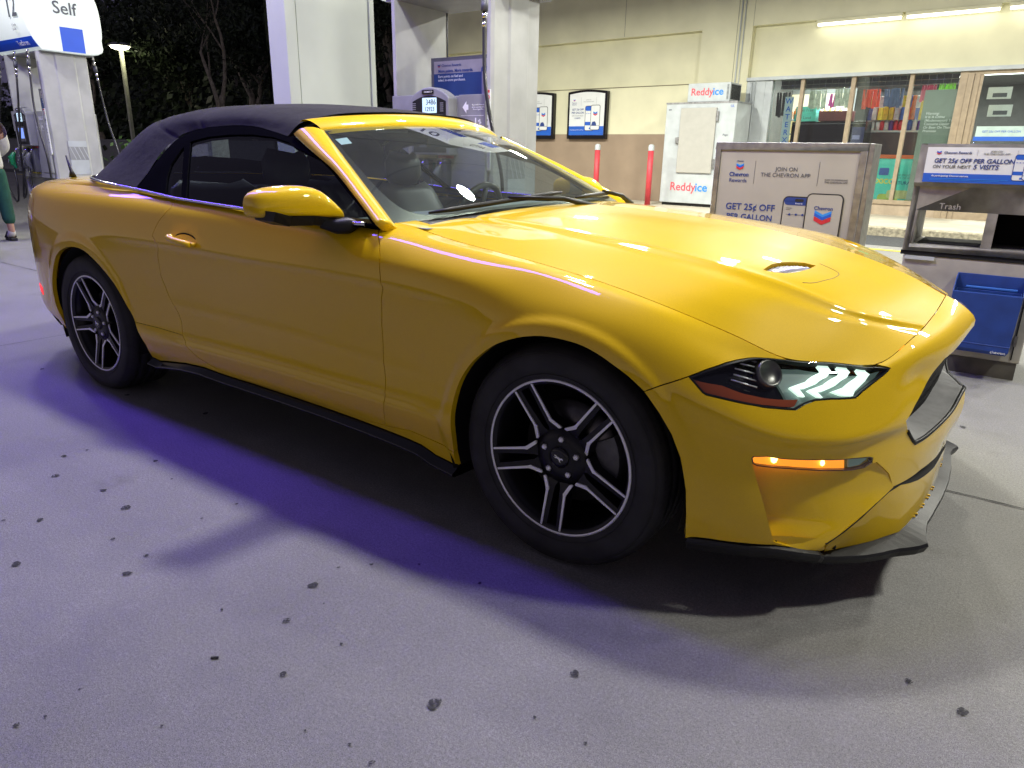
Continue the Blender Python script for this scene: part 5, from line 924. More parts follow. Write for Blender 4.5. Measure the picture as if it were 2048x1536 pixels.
def shrink(poly, g, wt):
    """move a closed outline inward by g"""
    P = np.array(poly)*wt; n = len(P); area = .5*sum(P[i-1][0]*P[i][1]-P[i][0]*P[i-1][1] for i in range(n)); sg = 1 if area > 0 else -1
    e = np.roll(P, -1, 0)-P; e /= np.maximum(np.linalg.norm(e, axis=1), 1e-9)[:, None]; nn = np.stack([-e[:, 1], e[:, 0]], 1)*sg
    b = nn+np.roll(nn, 1, 0); b /= np.maximum(np.linalg.norm(b, axis=1), .4)[:, None]
    return (P+b*g)/wt
def panel_data(S, outer, holes=(), step=.03, off=0., lip=.014, gap=.0, hgap=None, disp=None, wt=(1, 1), flip=1):
    wt = np.array(wt, float)
    loops = [resample(outer, step, wt)]+[resample(h, step*.7, wt) for h in holes]
    if gap: loops = [shrink(loops[0], gap, wt)]+[shrink(l, -(gap if hgap is None else hgap), wt) for l in loops[1:]]
    for l in loops: l[:, 0] = np.clip(l[:, 0], S.ku[0], S.ku[-1]); l[:, 1] = np.clip(l[:, 1], S.kv[0], S.kv[-1])
    lo = loops[0].min(0); hi = loops[0].max(0)
    gx = np.arange(lo[0], hi[0], step/wt[0]); gy = np.arange(lo[1], hi[1], step/wt[1]*.8)
    G = np.array([(x+(.5*step/wt[0] if j % 2 else 0), y) for j, y in enumerate(gy) for x in gx]).reshape(-1, 2)
    if len(G):
        k = inside(G, loops[0]) & (segdist(G*wt, loops[0]*wt) > step*.45)
        for h in loops[1:]: k &= ~inside(G, h) & (segdist(G*wt, h*wt) > step*.4)
        G = G[k]
    V2 = [Vector(p*wt) for l in loops for p in l]+[Vector(p*wt) for p in G]
    E = []; b = 0
    for l in loops: E += [(b+i, b+(i+1) % len(l)) for i in range(len(l))]; b += len(l)
    rv, re_, rf, ov, oe, of = delaunay_2d_cdt(V2, E, [], 0, 1e-6)
    UV = np.array([tuple(v) for v in rv])/wt
    F = np.array([tuple(f) for f in rf if len(f) == 3], int); C = UV[F].mean(1)
    k = inside(C, loops[0])
    for h in loops[1:]: k &= ~inside(C, h)
    F = F[k]
    a = UV[F]*wt; ar = (a[:, 1, 0]-a[:, 0, 0])*(a[:, 2, 1]-a[:, 0, 1])-(a[:, 2, 0]-a[:, 0, 0])*(a[:, 1, 1]-a[:, 0, 1])
    F = np.where((ar*flip > 0)[:, None], F, F[:, ::-1])
    F = F[np.abs(ar) > 1e-9]
    X = S(UV[:, 0], UV[:, 1]); N = S.nrm(UV[:, 0], UV[:, 1])*flip
    o = np.full(len(X), off)
    if disp is not None:
        dd = disp(UV); o = o+dd
    X = X+N*o[:, None]
    if disp is not None and np.ptp(dd) > 1e-5:      # normals from the mesh itself
        fn = np.cross(X[F[:, 1]]-X[F[:, 0]], X[F[:, 2]]-X[F[:, 0]]); N2 = np.zeros_like(N)
        for j in range(3): np.add.at(N2, F[:, j], fn)
        N = N2/np.maximum(np.linalg.norm(N2, axis=1), 1e-12)[:, None]
    verts = [tuple(p) for p in X]; faces = [tuple(int(i) for i in f) for f in F]; ln = [[N[i] for i in f] for f in F]
    if lip:
        cnt = {}
        for f in faces:
            for i in range(3):
                e = (f[i], f[(i+1) % 3]); cnt[e] = 1
        for (i, j) in list(cnt):
            if (j, i) in cnt: continue
            b = len(verts); p, q = X[i], X[j]; n1, n2 = N[i], N[j]
            verts += [tuple(p), tuple(q), tuple(q-n2*lip), tuple(p-n1*lip)]
            # gap-side wall
            fnn = np.cross((p-n1*lip)-p, q-p); fnn /= max(np.linalg.norm(fnn), 1e-9)
            faces.append((b, b+3, b+2, b+1)); ln.append([fnn]*4)
    return verts, faces, ln
def mirror_data(d):
    v, f, n = d
    return [(p[0], -p[1], p[2]) for p in v], [tuple(reversed(q)) for q in f], [[np.array([a[0], -a[1], a[2]]) for a in reversed(q)] for q in n]
def join_data(a, b):
    k = len(a[0]); return a[0]+b[0], a[1]+[tuple(i+k for i in f) for f in b[1]], a[2]+b[2]
def data_obj(name, d, mats, parent):
    me = bpy.data.meshes.new(name); me.from_pydata(d[0], [], d[1])
    for p in me.polygons: p.use_smooth = True
    me.normals_split_custom_set([tuple(x) for q in d[2] for x in q])
    return link(name, me, mats, parent)
def both(name, d, mats, parent, label=None):
    a = data_obj(name, d, mats, parent); b = data_obj(name, mirror_data(d), mats, parent); return a, b
def sym(name, d, mats, parent): return data_obj(name, join_data(d, mirror_data(d)), mats, parent)

car = empty('convertible_car', (0, 0, 0), 0, 'glossy yellow sports convertible with black soft top parked in the middle of the forecourt', 'car')
F_ = FEAT; VM = SA.kv[-1]; UM = SA.ku[-1]
def uAt(x):                      # station whose top edge stands at this x
    us = np.linspace(0, UM, 800); X = SA(us, [VM]*800)[:, 0]; return float(us[np.argmin(abs(X-x))])
fend_top = [(F_['doorF'][0][0], VM)]
hood_u0 = 3.79
seamB = F_['seamB']; archF = F_['archFu']
# front fender
fender = F_['doorF']+[F_['rockF'][0], F_['rockF'][1]]+smooth_line(archF, 3)+seamB[1:]+F_['hlTop'][1:7]+[(5.02, VM)]+[(F_['doorF'][0][0], VM)]
fender[0] = (F_['doorF'][0][0], VM)
def body_lines(UV):
    u, v = UV[:, 0], UV[:, 1]; k = SA.kv; w1 = np.clip((u-1.9)/.4, 0, 1)*np.clip((4.25-u)/.5, 0, 1); w2 = np.clip((u-2.35)/.2, 0, 1)*np.clip((4.02-u)/.15, 0, 1)
    a = .0035*np.exp(-((v-k[7])/.010)**2)-.0045*np.exp(-((v-k[7]+.030)/.022)**2)
    vl = k[2]+.004; b = .0030*np.exp(-((v-vl)/.008)**2)-.0035*np.exp(-((v-vl-.022)/.016)**2)
    vs = k[4]+.03-.045*np.clip((u-2.4)/1.6, 0, 1); c = .0025*np.exp(-((v-vs)/.012)**2)
    return w1*a+w2*(b+c)
def arch_lip(UV):
    X = SA(UV[:, 0], UV[:, 1]); o = np.zeros(len(X))
    for cx, cz, rr in ((.01, .335, .425), (-2.72, .340, .435)):
        d_ = np.hypot(X[:, 0]-cx, X[:, 2]-cz); t = np.clip((rr+.010-d_)/.024, 0, 1); o += .0080*t*t*(3-2*t)
    return o+body_lines(UV)
both('front_fender', panel_data(SA, fender, gap=.0016, lip=.02, step=.015, disp=arch_lip), M['paint'], car)
door = [(F_['doorR'][0][0], VM)]+F_['doorR'][1:]+F_['doorB']+F_['doorF'][::-1][1:]; door[-1] = (F_['doorF'][0][0], VM)
DOOR_RECESS = F_['doorR'][3]
doorR_obj, doorL_obj = both('door', panel_data(SA, door, gap=.0018, lip=.02, step=.015, disp=arch_lip), M['paint'], car)
rocker = F_['seamR']+F_['doorB']+F_['rockF']+[F_['archFu'][0]]+F_['sill']+F_['archRd'][1:]
both('rocker_panel', panel_data(SA, rocker, gap=.0012, lip=.02, step=.014, disp=arch_lip), M['paint'], car)
quarter = [(0, VM)]+[(0, .20), (.9, .20)]+F_['archRu'][::-1]+F_['seamR'][1:]+F_['doorR'][::-1][1:]
quarter[-1] = (F_['doorR'][0][0], VM)
quarter = [(0, VM), (0, .19), (.55, .19), (1.02, .165)]+smooth_line(F_['archRu'], 2)[::-1]+F_['seamR'][1:]+F_['doorR'][::-1][1:-1]+[(F_['doorR'][0][0], VM)]
sym('rear_quarter_body', panel_data(SA, quarter, gap=.0012, lip=.02, step=.018, disp=arch_lip), M['paint'], car)
# front bumper cover
g = F_['grl']; GU = [(UM, g[0][1]+.012)]+g[:6]; GL = g[6:]+[(UM, .432)]
grille = GU+GL
bump_o = F_['archFd']+F_['bumpBot'][1:]+[F_['rec'][4], F_['rec'][5]]+F_['ridge']+[(UM, .205), (UM, VM)]+[(u, VM) for u in (5.83, 5.72, 5.6, 5.5, 5.42)]+[(F_['hlTop'][10][0], VM-.004), F_['hlTop'][11]]+F_['hlBot'][1:]+[seamB[1]]
hl_poly = F_['hlTop']+F_['hlBot'][1:-1]
rec = F_['rec'][:6]+[(5.2184, .098)]+F_['rec'][7:10]+[(5.42, .262)]+F_['recTop']
sg = F_['sig']
# the recess and the lamp touch: cut them as one opening
cut = F_['rec'][:6]+F_['rec'][6:10]+[(5.40, .275), (5.35, .318)]+sg[9:7:-1][0:0]
cut = sg[0:10]+[(5.352, .325), (5.41, .272)]+[F_['rec'][9], F_['rec'][8], (5.2836, .1451), (5.226, .103), F_['rec'][5], F_['rec'][4]]+F_['rec'][3:0:-1]+[F_['rec'][0]]
cutin = [(a, b) for a, b in cut]
sym('front_bumper', panel_data(SA, bump_o, [cutin, [(min(a, UM-.0), b) for a, b in grille]][:1], gap=.0012, lip=.016, step=.025), M['paint'], car) if False else None
# grille is cut by building the bumper in two outlines that meet on the centre line
bump_o = F_['archFd']+F_['bumpBot'][1:]+[F_['rec'][4], F_['rec'][5]]+F_['ridge']+[(UM, .205)]+GL[::-1]+GU[::-1]+[(UM, VM)]+[(u, VM) for u in (5.83, 5.72, 5.6, 5.5, 5.42)]+[(F_['hlTop'][10][0], VM-.004), F_['hlTop'][11]]+F_['hlBot'][1:]+[seamB[1]]
def face_swell(UV):
    """soft bulge over the signal lamp and a hollow beside the headlamp"""
    u, v = UV[:, 0], UV[:, 1]
    return arch_lip(UV)+.010*np.exp(-((u-5.22)/.16)**2-((v-.455)/.030)**2)-.012*np.exp(-((u-5.52)/.09)**2-((v-.60)/.045)**2)
bumper = sym('front_bumper', panel_data(SA, bump_o, [cutin], gap=.0014, hgap=-.0006, lip=.022, step=.022, disp=face_swell), M['paint'], car)
# sunk facet below the signal lamp
lx = np.array([F_['rec'][0], F_['rec'][3]])
def sunk(UV):
    u, v = UV[:, 0], UV[:, 1]
    ul = np.interp(v, [lx[1][1], lx[0][1]], [lx[1][0], lx[0][0]])
    ur = np.interp(v, [.10, .1844, .2255, .32], [5.226, 5.354, 5.439, 5.45])
    t = np.clip((u-ul)/np.maximum(ur-ul, .05), 0, 1)
    bot = np.clip((v-.088)/.07, 0, 1)
    return -.050*(1-t)*bot*(1-.1*t)+.0004*t-.0006*(1-t)
facet = [(a-.012 if i in (0, 1, 2, 3) else a, b) for i, (a, b) in enumerate(F_['rec'][:6])]+[(5.226, .103), (5.2836, .1451), F_['rec'][8], F_['rec'][9], (5.41, .272), (5.352, .325)]+[(5.33, .345), (5.2, .345), (5.05, .35), (4.99, .345)]
both('bumper_facet', panel_data(SA, facet, lip=.01, step=.02, disp=sunk, gap=-.001), M['paint'], bumper)
both('facet_backing', panel_data(SA, [(4.96, .31), (5.03, .10), (5.12, .085), (5.20, .068), (5.25, .11), (5.36, .19), (5.45, .24), (5.42, .30), (5.2, .345), (5.0, .345)], lip=0, step=.03, off=-.052), M['paint'], bumper)
both('facet_foot', panel_data(SA, [(5.05, .125), (5.05, .082), (5.12, .074), (5.20, .056), (5.27, .085), (5.27, .13), (5.2, .115), (5.12, .125)], lip=0, step=.02, off=-.006), M['paint'], bumper)
# hood
hu, hv = HOOD.ku[-1], HOOD.kv[-1]
VQ = F_['vent']; vent = [VQ[0]]+smooth_line(VQ[1:5], 2)+[VQ[5]]+smooth_line(VQ[6:], 2)
hood_o = [(0, 0), (hu, 0), (hu, hv), (.02, hv), (0, hv-.03)]
def crease(UV):
    u, v = UV[:, 0], UV[:, 1]
    vent_dip = -.010*np.exp(-((u-1.09)/.05)**2-((v-.37)/.10)**2)
    k = -.0035*np.exp(-((v-.56)/.03)**2)*(u > .1)
    return k+vent_dip*0
vc = HOOD_CREASE
def hood_line(UV):
    u, v = UV[:, 0], UV[:, 1]
    return .0045*np.exp(-((v-vc)/.012)**2)*np.clip(u/.25, 0, 1)-.0025*np.exp(-((v-vc-.035)/.022)**2)
hood_poly = [(0, 0), (0, hv-.03), (.02, hv-.0015), (hu-.0015, hv-.0015), (hu-.0015, 0)]
d = panel_data(HOOD, hood_poly, [vent], gap=.0, lip=.016, step=.015, flip=-1, disp=hood_line)
hood = sym('hood', d, M['paint'], car)
# hood vents: black slatted inlay in a sunk pocket, thin seam round the flap in front
pocket = panel_data(HOOD, vent, (), gap=-.004, lip=0, step=.012, flip=-1, off=-.012)
vs_a, vs_b = both('hood_vent', pocket, M['void'], hood)
for par, sgn in ((vs_a, 1), (vs_b, -1)):
    mb = MB(); VV = np.array(F_['vent']); lo, hi = VV.min(0), VV.max(0)
    for k in range(17):
        s_ = k/16; a = np.array([lo[0]+.004, hi[1]-.008])*(1-s_)+np.array([hi[0]-.012, lo[1]+.004])*s_
        seg = [(a[0]-.05+j*.1/24, a[1]-.012+j*.024/24) for j in range(25)]; seg = np.array(seg); kin = inside(seg, np.array(vent))
        if kin.sum() < 2: continue
        q = seg[kin][[0, -1]]; P = HOOD(q[:, 0], q[:, 1])-HOOD.nrm(q[:, 0], q[:, 1])*(-.004); P[:, 1] *= sgn; P[:, 2] -= .007
        mb.tube([tuple(P[0]), tuple(P[1])], .0026, 5)
    mb.build('slats', M['machined'], par)
for sgn in (1, -1):
    mb = MB(); L = np.array(smooth_line(F_['ventp'], 4)); P = HOOD(L[:, 0], L[:, 1])-HOOD.nrm(L[:, 0], L[:, 1])*.0004; P[:, 1] *= sgn
    mb.tube([tuple(p-np.array([0, 0, .0006])) for p in P], .0011, 5)
    mb.build('vent_seam', mat('seam_olive', (.10, .065, .005), .5), hood)
# dark engine bay / inner shell so that gaps read dark
mb = MB(); mb.bb((-.62, -.62, .45), (.55, .62, .60)); mb.build('engine_bay_shell', M['void'], car)
# grille: hex mesh, grey shelf, dark rim
GUc = np.array(resample(GU[::-1], .02, closed=False)); GLc = np.array(resample(GL, .02, closed=False))
def at(c, n): 
    k = np.concatenate([[0], np.cumsum(np.linalg.norm(np.diff(c, axis=0), axis=1))]); t = np.linspace(0, k[-1], n); return np.stack([np.interp(t, k, c[:, 0]), np.interp(t, k, c[:, 1])], 1)
n_ = 26; U_ = at(GUc, n_); L_ = at(GLc, n_)
PU = SA(U_[:, 0], U_[:, 1]); PL = SA(L_[:, 0], L_[:, 1])
PUi = PU+np.array([-.035, 0, -.004]); PLi = PL*[1, .96, 1]+np.array([-.078, 0, .008]); w0 = np.linspace(0, 1, n_)[:, None]; 
PLi = PLi*(1-(1-w0)**6)+(PL*.5+PU*.5+np.array([-.02, 0, 0]))*((1-w0)**6)
def strip(mb, A, B, mi=0, smooth=True):
    n = len(A); mb.add([tuple(p) for p in A]+[tuple(p) for p in B], [(i, i+1, n+i+1, n+i) for i in range(n-1)], mi, smooth)
def mir(P): return np.asarray(P)*np.array([1, -1, 1])
gr = MB()
for f in (lambda p: p, mir): strip(gr, f(PUi+[-.03, 0, 0]), f(PLi)+[-.035, 0, -.01])
grille_o = gr.build('grille', M['void'], car)
mb = MB()
for f in (lambda p: p, mir):
    nx, nz = 44, 6
    for i in range(nx):
        for j in range(-1, nz):
            def pt(a, b):
                a = min(max(a, 0), 1)*(n_-1); k = min(int(a), n_-2); t = a-k; b = min(max(b, 0), 1)
                p = (PUi[k]*(1-t)+PUi[k+1]*t); q = (PLi[k]*(1-t)+PLi[k+1]*t); return tuple(f(p*(1-b)+q*b))
            a0 = (i+(.5 if j % 2 else 0))/nx; da = .5/nx; b0 = j/nz; db = 1/nz
            h = [(a0, b0+db*.33), (a0+da, b0), (a0+da*2, b0+db*.33)]
            for p, q in ((h[0], h[1]), (h[1], h[2]), (h[0], (a0, b0+db))):
                P, Q = pt(*p), pt(*q)
                if (Vector(P)-Vector(Q)).length > .003: mb.tube([P, Q], .0032, 4, caps=False)
mb.build('hex_mesh', M['gloss_black'], grille_o, merge=False, fix=False)
mb = MB()
for f in (lambda p: p, mir):
    strip(mb, f(PLi), f(PL*[1, .99, 1]+[-.004, 0, .001]), 0)
mb.build('grille_shelf', M['grey'], grille_o)
mb = MB()
for f in (lambda p: p, mir): mb.tube([tuple(p) for p in f(PL+[-.001, 0, -.001])], .006, 6)
mb.build('grille_rim', M['black'], grille_o)
# chin tray, side blades and black splitter
RG = SA(*np.array(at(np.array(F_['ridge']+[(UM, .208)]), 14)).T)
def pl(P, n):
    P = np.array(P, float); k = np.concatenate([[0], np.cumsum(np.linalg.norm(np.diff(P, axis=0), axis=1))]); t = np.linspace(0, k[-1], n); return np.stack([np.interp(t, k, P[:, i]) for i in range(3)], 1)
TR = pl([(.715, -.665, .178), (.80, -.545, .180), (.868, -.425, .186), (.874, -.385, .190), (.893, -.28, .200), (.905, -.14, .207), (.908, 0, .209)], 14)
wv_ = np.interp(np.linspace(0, 1, 14), [0, .38, .56, .8, 1], [.001, .002, .024, .026, .010])[:, None]
IN = RG-np.array([0, 0, 1.25])*wv_+np.array([.002, -.002, 0])
mb = MB()
for f in (lambda p: p, mir):
    mid = IN*.45+TR*.55+np.array([0, 0, -.006]); strip(mb, f(IN), f(mid)); strip(mb, f(mid), f(TR)); strip(mb, f(TR), f(TR+[-.004, 0, -.03]))
mb.build('chin_tray', M['paint'], bumper)
mb = MB()
for f in (lambda p: p, mir): strip(mb, f(RG+[-.006, 0, .002]), f(IN+[-.03, 0, .03])); strip(mb, f(IN+[-.03, 0, .03]), f(IN+[-.001, 0, -.001]))
mb.build('lower_intake', M['void'], bumper)
BBt = SA(*np.array(F_['bumpBot']+[F_['rec'][4], F_['rec'][5]]).T)
spl_i = np.vstack([BBt*[1, .985, 1], TR[0:1]+[-.02, -.01, .004]]); spl_i = pl(np.vstack([spl_i, TR[2:]]), 44)
tx = np.gradient(spl_i[:, :2], axis=0); tx /= np.linalg.norm(tx, axis=1)[:, None]; nx_ = np.stack([tx[:, 1], -tx[:, 0]], 1)
for _ in range(2): nx_[1:-1] = (nx_[:-2]+nx_[1:-1]+nx_[2:])/3
sl_ = np.concatenate([[0], np.cumsum(np.linalg.norm(np.diff(spl_i, axis=0), axis=1))]); sl_ /= sl_[-1]
wd = np.interp(sl_, [0, .15, .32, .55, .605, .63, .66, .72, .80, 1], [.010, .014, .024, .046, .064, .074, .050, .034, .032, .034])
spl_o = spl_i.copy(); spl_o[:, :2] += nx_*wd[:, None]; spl_o[:, 2] -= np.interp(sl_, [0, .3, .6, 1], [.006, .008, .012, .006])
mb = MB()
for f in (lambda p: p, mir):
    top_o = spl_o.copy(); bot_o = spl_o*[1, 1, 1]+np.array([-.004, 0, 0]); bot_o[:, 2] -= np.interp(sl_, [0, .2, .6, 1], [.016, .020, .028, .034])
    bot_i = spl_i.copy(); bot_i[:, 2] -= .045
    rd = spl_o*[1, 1, 1]; rd = rd+(spl_o-spl_i)*.06; rd[:, 2] -= .008
    for a, b in ((spl_i, top_o), (top_o, rd), (rd, bot_o), (bot_o, bot_i), (bot_i, spl_i)): strip(mb, f(a), f(b), 0, False)
splitter = mb.build('front_splitter', M['black'], car)
mb = MB()
for s_ in (-1, 1):
    for yy in (.10, .12, .17, .19, .24, .26, .31, .33):
        xx = np.interp(yy, [0, .14, .28, .385], [.908, .905, .893, .874]); zz = np.interp(yy, [0, .14, .28, .385], [.209, .207, .2, .19]); mb.box((xx+.002, s_*yy, zz+.001), (.006, .005, .003))
mb.build('splitter_clips', M['paint'], splitter)
# side skirt (black blade below the rocker) and underbody
SI = SA(*np.array(resample(F_['sill'], .05, closed=False)).T)
for f in (lambda p: p, mir):
    mb = MB(); q_ = [SI+np.array(k) for k in ([0, .012, .002], [0, .006, -.006], [0, -.026, -.021], [0, -.030, -.028], [0, -.018, -.036], [0, .20, -.05])]; [strip(mb, f(q_[i]), f(q_[i+1])) for i in range(5)]; mb.build('side_skirt', M['gloss_black'], car)
mb = MB(); mb.bb((-3.62, -.66, .19), (.74, .66, .24)); mb.bb((-2.18, -.84, .19), (-.42, .84, .235)); mb.bb((-3.7, -.72, .20), (-3.1, .72, .42)); mb.bb((.42, -.80, .20), (.62, .80, .24))
mb.build('underbody', M['void'], car)
for s_ in (-1, 1):
    for cx, y0 in ((0, .60), (-2.72, .62)):
        mb = MB(); n = 28; A = [(cx+.405*math.cos(R(-14+214*i/n)), s_*.915, .335+.385*math.sin(R(-14+214*i/n))) for i in range(n+1)]; B = [(p[0], s_*y0, p[2]) for p in A]
        strip(mb, np.array(A), np.array(B)); mb.add(B+[(cx, s_*y0, .3)], [(i, i+1, n+1) for i in range(n)]); mb.build('wheel_housing', M['void'], car)
# rear valance, tail lamps
va = [(0, 0), (0, .19), (.55, .19), (1.02, .165), (1.10, .09), (1.0, .0)]
sym('rear_valance', panel_data(SA, va, lip=.02, gap=.001, off=-.006), M['black'], car)
both('rear_marker_lamp', panel_data(SA, [(1.02, .215), (1.10, .20), (1.10, .235), (1.02, .25)], off=.003, lip=.006, step=.02), M['sidelamp_red'], car)
both('tail_lamp', panel_data(SA, [(.05, .52), (.45, .52), (.58, .54), (.58, .63), (.05, .63)], off=.004, lip=.01), mat('tail_lamp_red', (.18, .006, .008), .2, coat=1), car)
# decklid: from the quarter tops in to the centre line
stl = smooth_line([(-3.20, 0, 1.038), (-3.165, -.36, 1.034), (-3.06, -.58, 1.031), (-2.965, -.70, 1.028), (-2.83, -.775, 1.024), (-2.62, -.818, 1.018), (-2.31, -.836, 1.004)], 5)
u_end = uAt(-2.33); nd = 24; Li = pl_(stl, nd) if False else None
def linepl(P, n):
    P = np.array(P, float); k = np.concatenate([[0], np.cumsum(np.linalg.norm(np.diff(P, axis=0), axis=1))]); t = np.linspace(0, k[-1], n); return np.stack([np.interp(t, k, P[:, i]) for i in range(3)], 1)
Li = linepl(stl, nd); Eo = SA(np.interp(np.linspace(0, 1, nd), [0, .35, 1], [0, .87, u_end]), [VM]*nd)
tt_ = np.linspace(0, 1, 6); cu = MB(); [strip(cu, f(Li+[0, .003, -.003]), f(Li*[1, .985, 1]+[.02, 0, -.13])) for f in (lambda p: p, mir)]; cu.build('rear_trim', M['void'], car)
rows = Eo[:, None]*(1-tt_)[None, :, None]+Li[:, None]*tt_[None, :, None]; rows[..., 2] += .018*np.sin(math.pi*tt_)[None, :]*np.linspace(1, 0, nd)[:, None]
DECK = Surf(rows)
sym('decklid', panel_data(DECK, [(0, 0), (DECK.ku[-1], 0), (DECK.ku[-1], DECK.kv[-1]), (0, DECK.kv[-1])], lip=0, step=.05, flip=-1), M['paint'], car)
# ---- soft top
ST = np.array([
 [(-1.468,-.632,1.236),(-1.44,-.590,1.285),(-1.385,-.47,1.322),(-1.30,-.25,1.342),(-1.262,0,1.346)],
 [(-1.75,-.590,1.276),(-1.74,-.570,1.315),(-1.71,-.48,1.354),(-1.66,-.26,1.378),(-1.64,0,1.384)],
 [(-2.03,-.590,1.276),(-2.05,-.570,1.315),(-2.06,-.49,1.357),(-2.05,-.28,1.386),(-2.05,0,1.393)],
 [(-2.19,-.610,1.256),(-2.28,-.600,1.300),(-2.36,-.51,1.342),(-2.38,-.28,1.378),(-2.38,0,1.386)],
 [(-2.262,-.650,1.217),(-2.42,-.640,1.262),(-2.60,-.54,1.300),(-2.66,-.30,1.342),(-2.68,0,1.352)],
 [(-2.287,-.705,1.160),(-2.50,-.690,1.190),(-2.76,-.595,1.205),(-2.88,-.32,1.245),(-2.92,0,1.26)],
 [(-2.296,-.780,1.072),(-2.56,-.752,1.095),(-2.88,-.655,1.105),(-3.02,-.35,1.13),(-3.07,0,1.14)],
 [(-2.31,-.833,1.012),(-2.62,-.812,1.024),(-2.96,-.700,1.032),(-3.16,-.36,1.038),(-3.20,0,1.042)]])
STS = Surf(ST)
def wrinkle(UV):
    u, v = UV[:, 0], UV[:, 1]
    return (.0022*np.sin(u*19+v*9)*np.exp(-((u-1.05)/.28)**2)+.002*np.sin(v*22+u*11)*np.exp(-((u-1.5)/.3)**2)-.006*np.exp(-((u-.80)/.02)**2)-.005*np.exp(-((u-1.13)/.02)**2))
ku_, kv_ = STS.ku, STS.kv
b0, b1 = ku_[4]+.02, ku_[6]+.0; q0 = kv_[2]+.06
bk_ = smooth_line([(b0, kv_[-1]), (b0+.003, q0+.05), (b0+.03, q0), (b1-.03, q0), (b1-.003, q0+.05), (b1, kv_[-1])], 3)
sr = panel_data(STS, [(0, 0), (ku_[-1], 0), (ku_[-1], kv_[-1])]+bk_[::-1]+[(0, kv_[-1])], lip=0, step=.024, flip=-1, disp=wrinkle)
top = sym('soft_top', sr, M['fabric'], car)
sym('backlight', panel_data(STS, bk_, lip=0, step=.05, flip=-1, off=-.004), M['glass_tint'], car)
mb = MB(); inn = STS(*[a.ravel() for a in np.meshgrid(np.linspace(0, STS.ku[-1], 16), np.linspace(0, STS.kv[-1], 8), indexing='ij')]).reshape(16, 8, 3)-np.array([0, 0, .022])
for f in (lambda p: p, mir):
    for i in range(9): strip(mb, f(inn[i]*[1, .98, 1]), f(inn[i+1]*[1, .98, 1]))
mb.build('headliner', mat('headliner_cloth', (.05, .05, .052), .95), top)
# ---- tumblehome sheet pieces (window glass, seals)
xs = np.linspace(-3.2, -.6, 14); zs = np.linspace(.85, 1.4, 8)
TUM = Surf([[(x, tumble(z), z) for z in zs] for x in xs], xs, zs)
belt_pts = F_['belt']; gu = F_['glassU']; st = F_['st_edge']; pil = F_['pilO']
beltline = [(x, np.interp(x, [b[0] for b in belt_pts], [b[1] for b in belt_pts])) for x in np.linspace(-2.27, -.775, 14)]
seal = beltline[::-1]+[st[0]]+st[1:]+pil
both('window_seal', panel_data(TUM, seal, [gu+beltline[::-1][:-1]] if False else (), lip=.02, step=.05, off=-.006), M['seal'], car) if False else None
seal_o = [(-2.305, 1.0)]+smooth_line(st, 2)+pil+[(-.745, .955)]
win_in = gu+[(x, z+.001) for x, z in beltline[::-1] if gu[0][0]+.02 < x < -.80]
both('window_seal', panel_data(TUM, seal_o+beltline[::-1][1:-1], [win_in], lip=.025, step=.05, off=-.004), M['seal'], car)
wg = both('side_window', panel_data(TUM, win_in, lip=0, step=.06, off=-.010), M['glass_tint'], car)
both('window_divider', panel_data(TUM, F_['bar'], lip=.015, step=.04, off=-.004), M['seal'], car)
mb = MB()
for s_ in (1, -1):
    ch = [(x, s_*(tumble(z)-.012), z-.003) for x, z in resample(beltline, .06, closed=False)]
    rearc = [(-2.31, -.845, 1.005), (-2.50, -.843, 1.016), (-2.68, -.825, 1.026), (-2.84, -.775, 1.031), (-2.97, -.70, 1.034), (-3.08, -.56, 1.037), (-3.16, -.38, 1.040), (-3.20, 0, 1.044)]
    ch = [(p[0], p[1]*s_, p[2]) for p in smooth_line(rearc[::-1], 4)[:-1]]+ch
    mb.tube(ch, .0075, 8)
mb.build('belt_moulding', M['chrome'], car)
for f in (lambda p: p, mir):
    mb = MB(); A = np.array([(x, tumble(z)-.022, z-.012) for x, z in beltline]); B = np.array([(x, tumble(z)+.10, z-.03) for x, z in beltline]); strip(mb, f(A), f(B)); mb.build('belt_seal', M['seal'], car)
# ---- windscreen, pillars, header
a_ = np.linspace(-1, 1, 41); b_ = np.linspace(0, 1, 15)
SCR = Surf([[screen(x, y) for y in b_] for x in a_], a_, b_)
wscr = data_obj('windscreen', panel_data(SCR, [(-1, 0), (1, 0), (1, 1), (-1, 1)], lip=0, step=.05, wt=(.7, .6)), M['glass_wind'], car)
fr = F_['frit']; inner = [(-.972, .965), (-.965, .62), (-.958, .40), (-.950, .27), (-.938, .18), (-.915, .10), (-.88, .055), (-.81, .03), (-.6, .022)]
inner = smooth_line(inner, 3); innerR = [(-a, b) for a, b in inner[::-1]]
loop = [(-.94, .982)]+inner+innerR+[(.94, .982)]
data_obj('frit_band', panel_data(SCR, [(-1, 0), (1, 0), (1, 1), (-1, 1)], [loop], lip=0, step=.04, wt=(.7, .6), off=-.004), M['frit'], wscr)
data_obj('inspection_sticker', panel_data(SCR, F_['sticker'], lip=0, step=.02, wt=(.7, .6), off=-.003), mat('sticker_paper', (.45, .62, .58), .6), wscr)
po = np.array(smooth_line(pil, 5)); OUT = np.array([(x, tumble(z)-.004, z) for x, z in po]); nb = len(OUT)
bb = np.linspace(.985, -.01, nb); bb = np.interp(np.linspace(0, 1, nb), np.concatenate([[0], np.cumsum(np.linalg.norm(np.diff(OUT, axis=0), axis=1))])/np.linalg.norm(np.diff(OUT, axis=0), axis=1).sum(), bb) if False else np.interp(OUT[:, 2], [OUT[-1, 2], OUT[0, 2]], [-.055, .96])
INN = screen(-1+.004*np.ones(nb), bb)+np.array([.0, 0, .004])
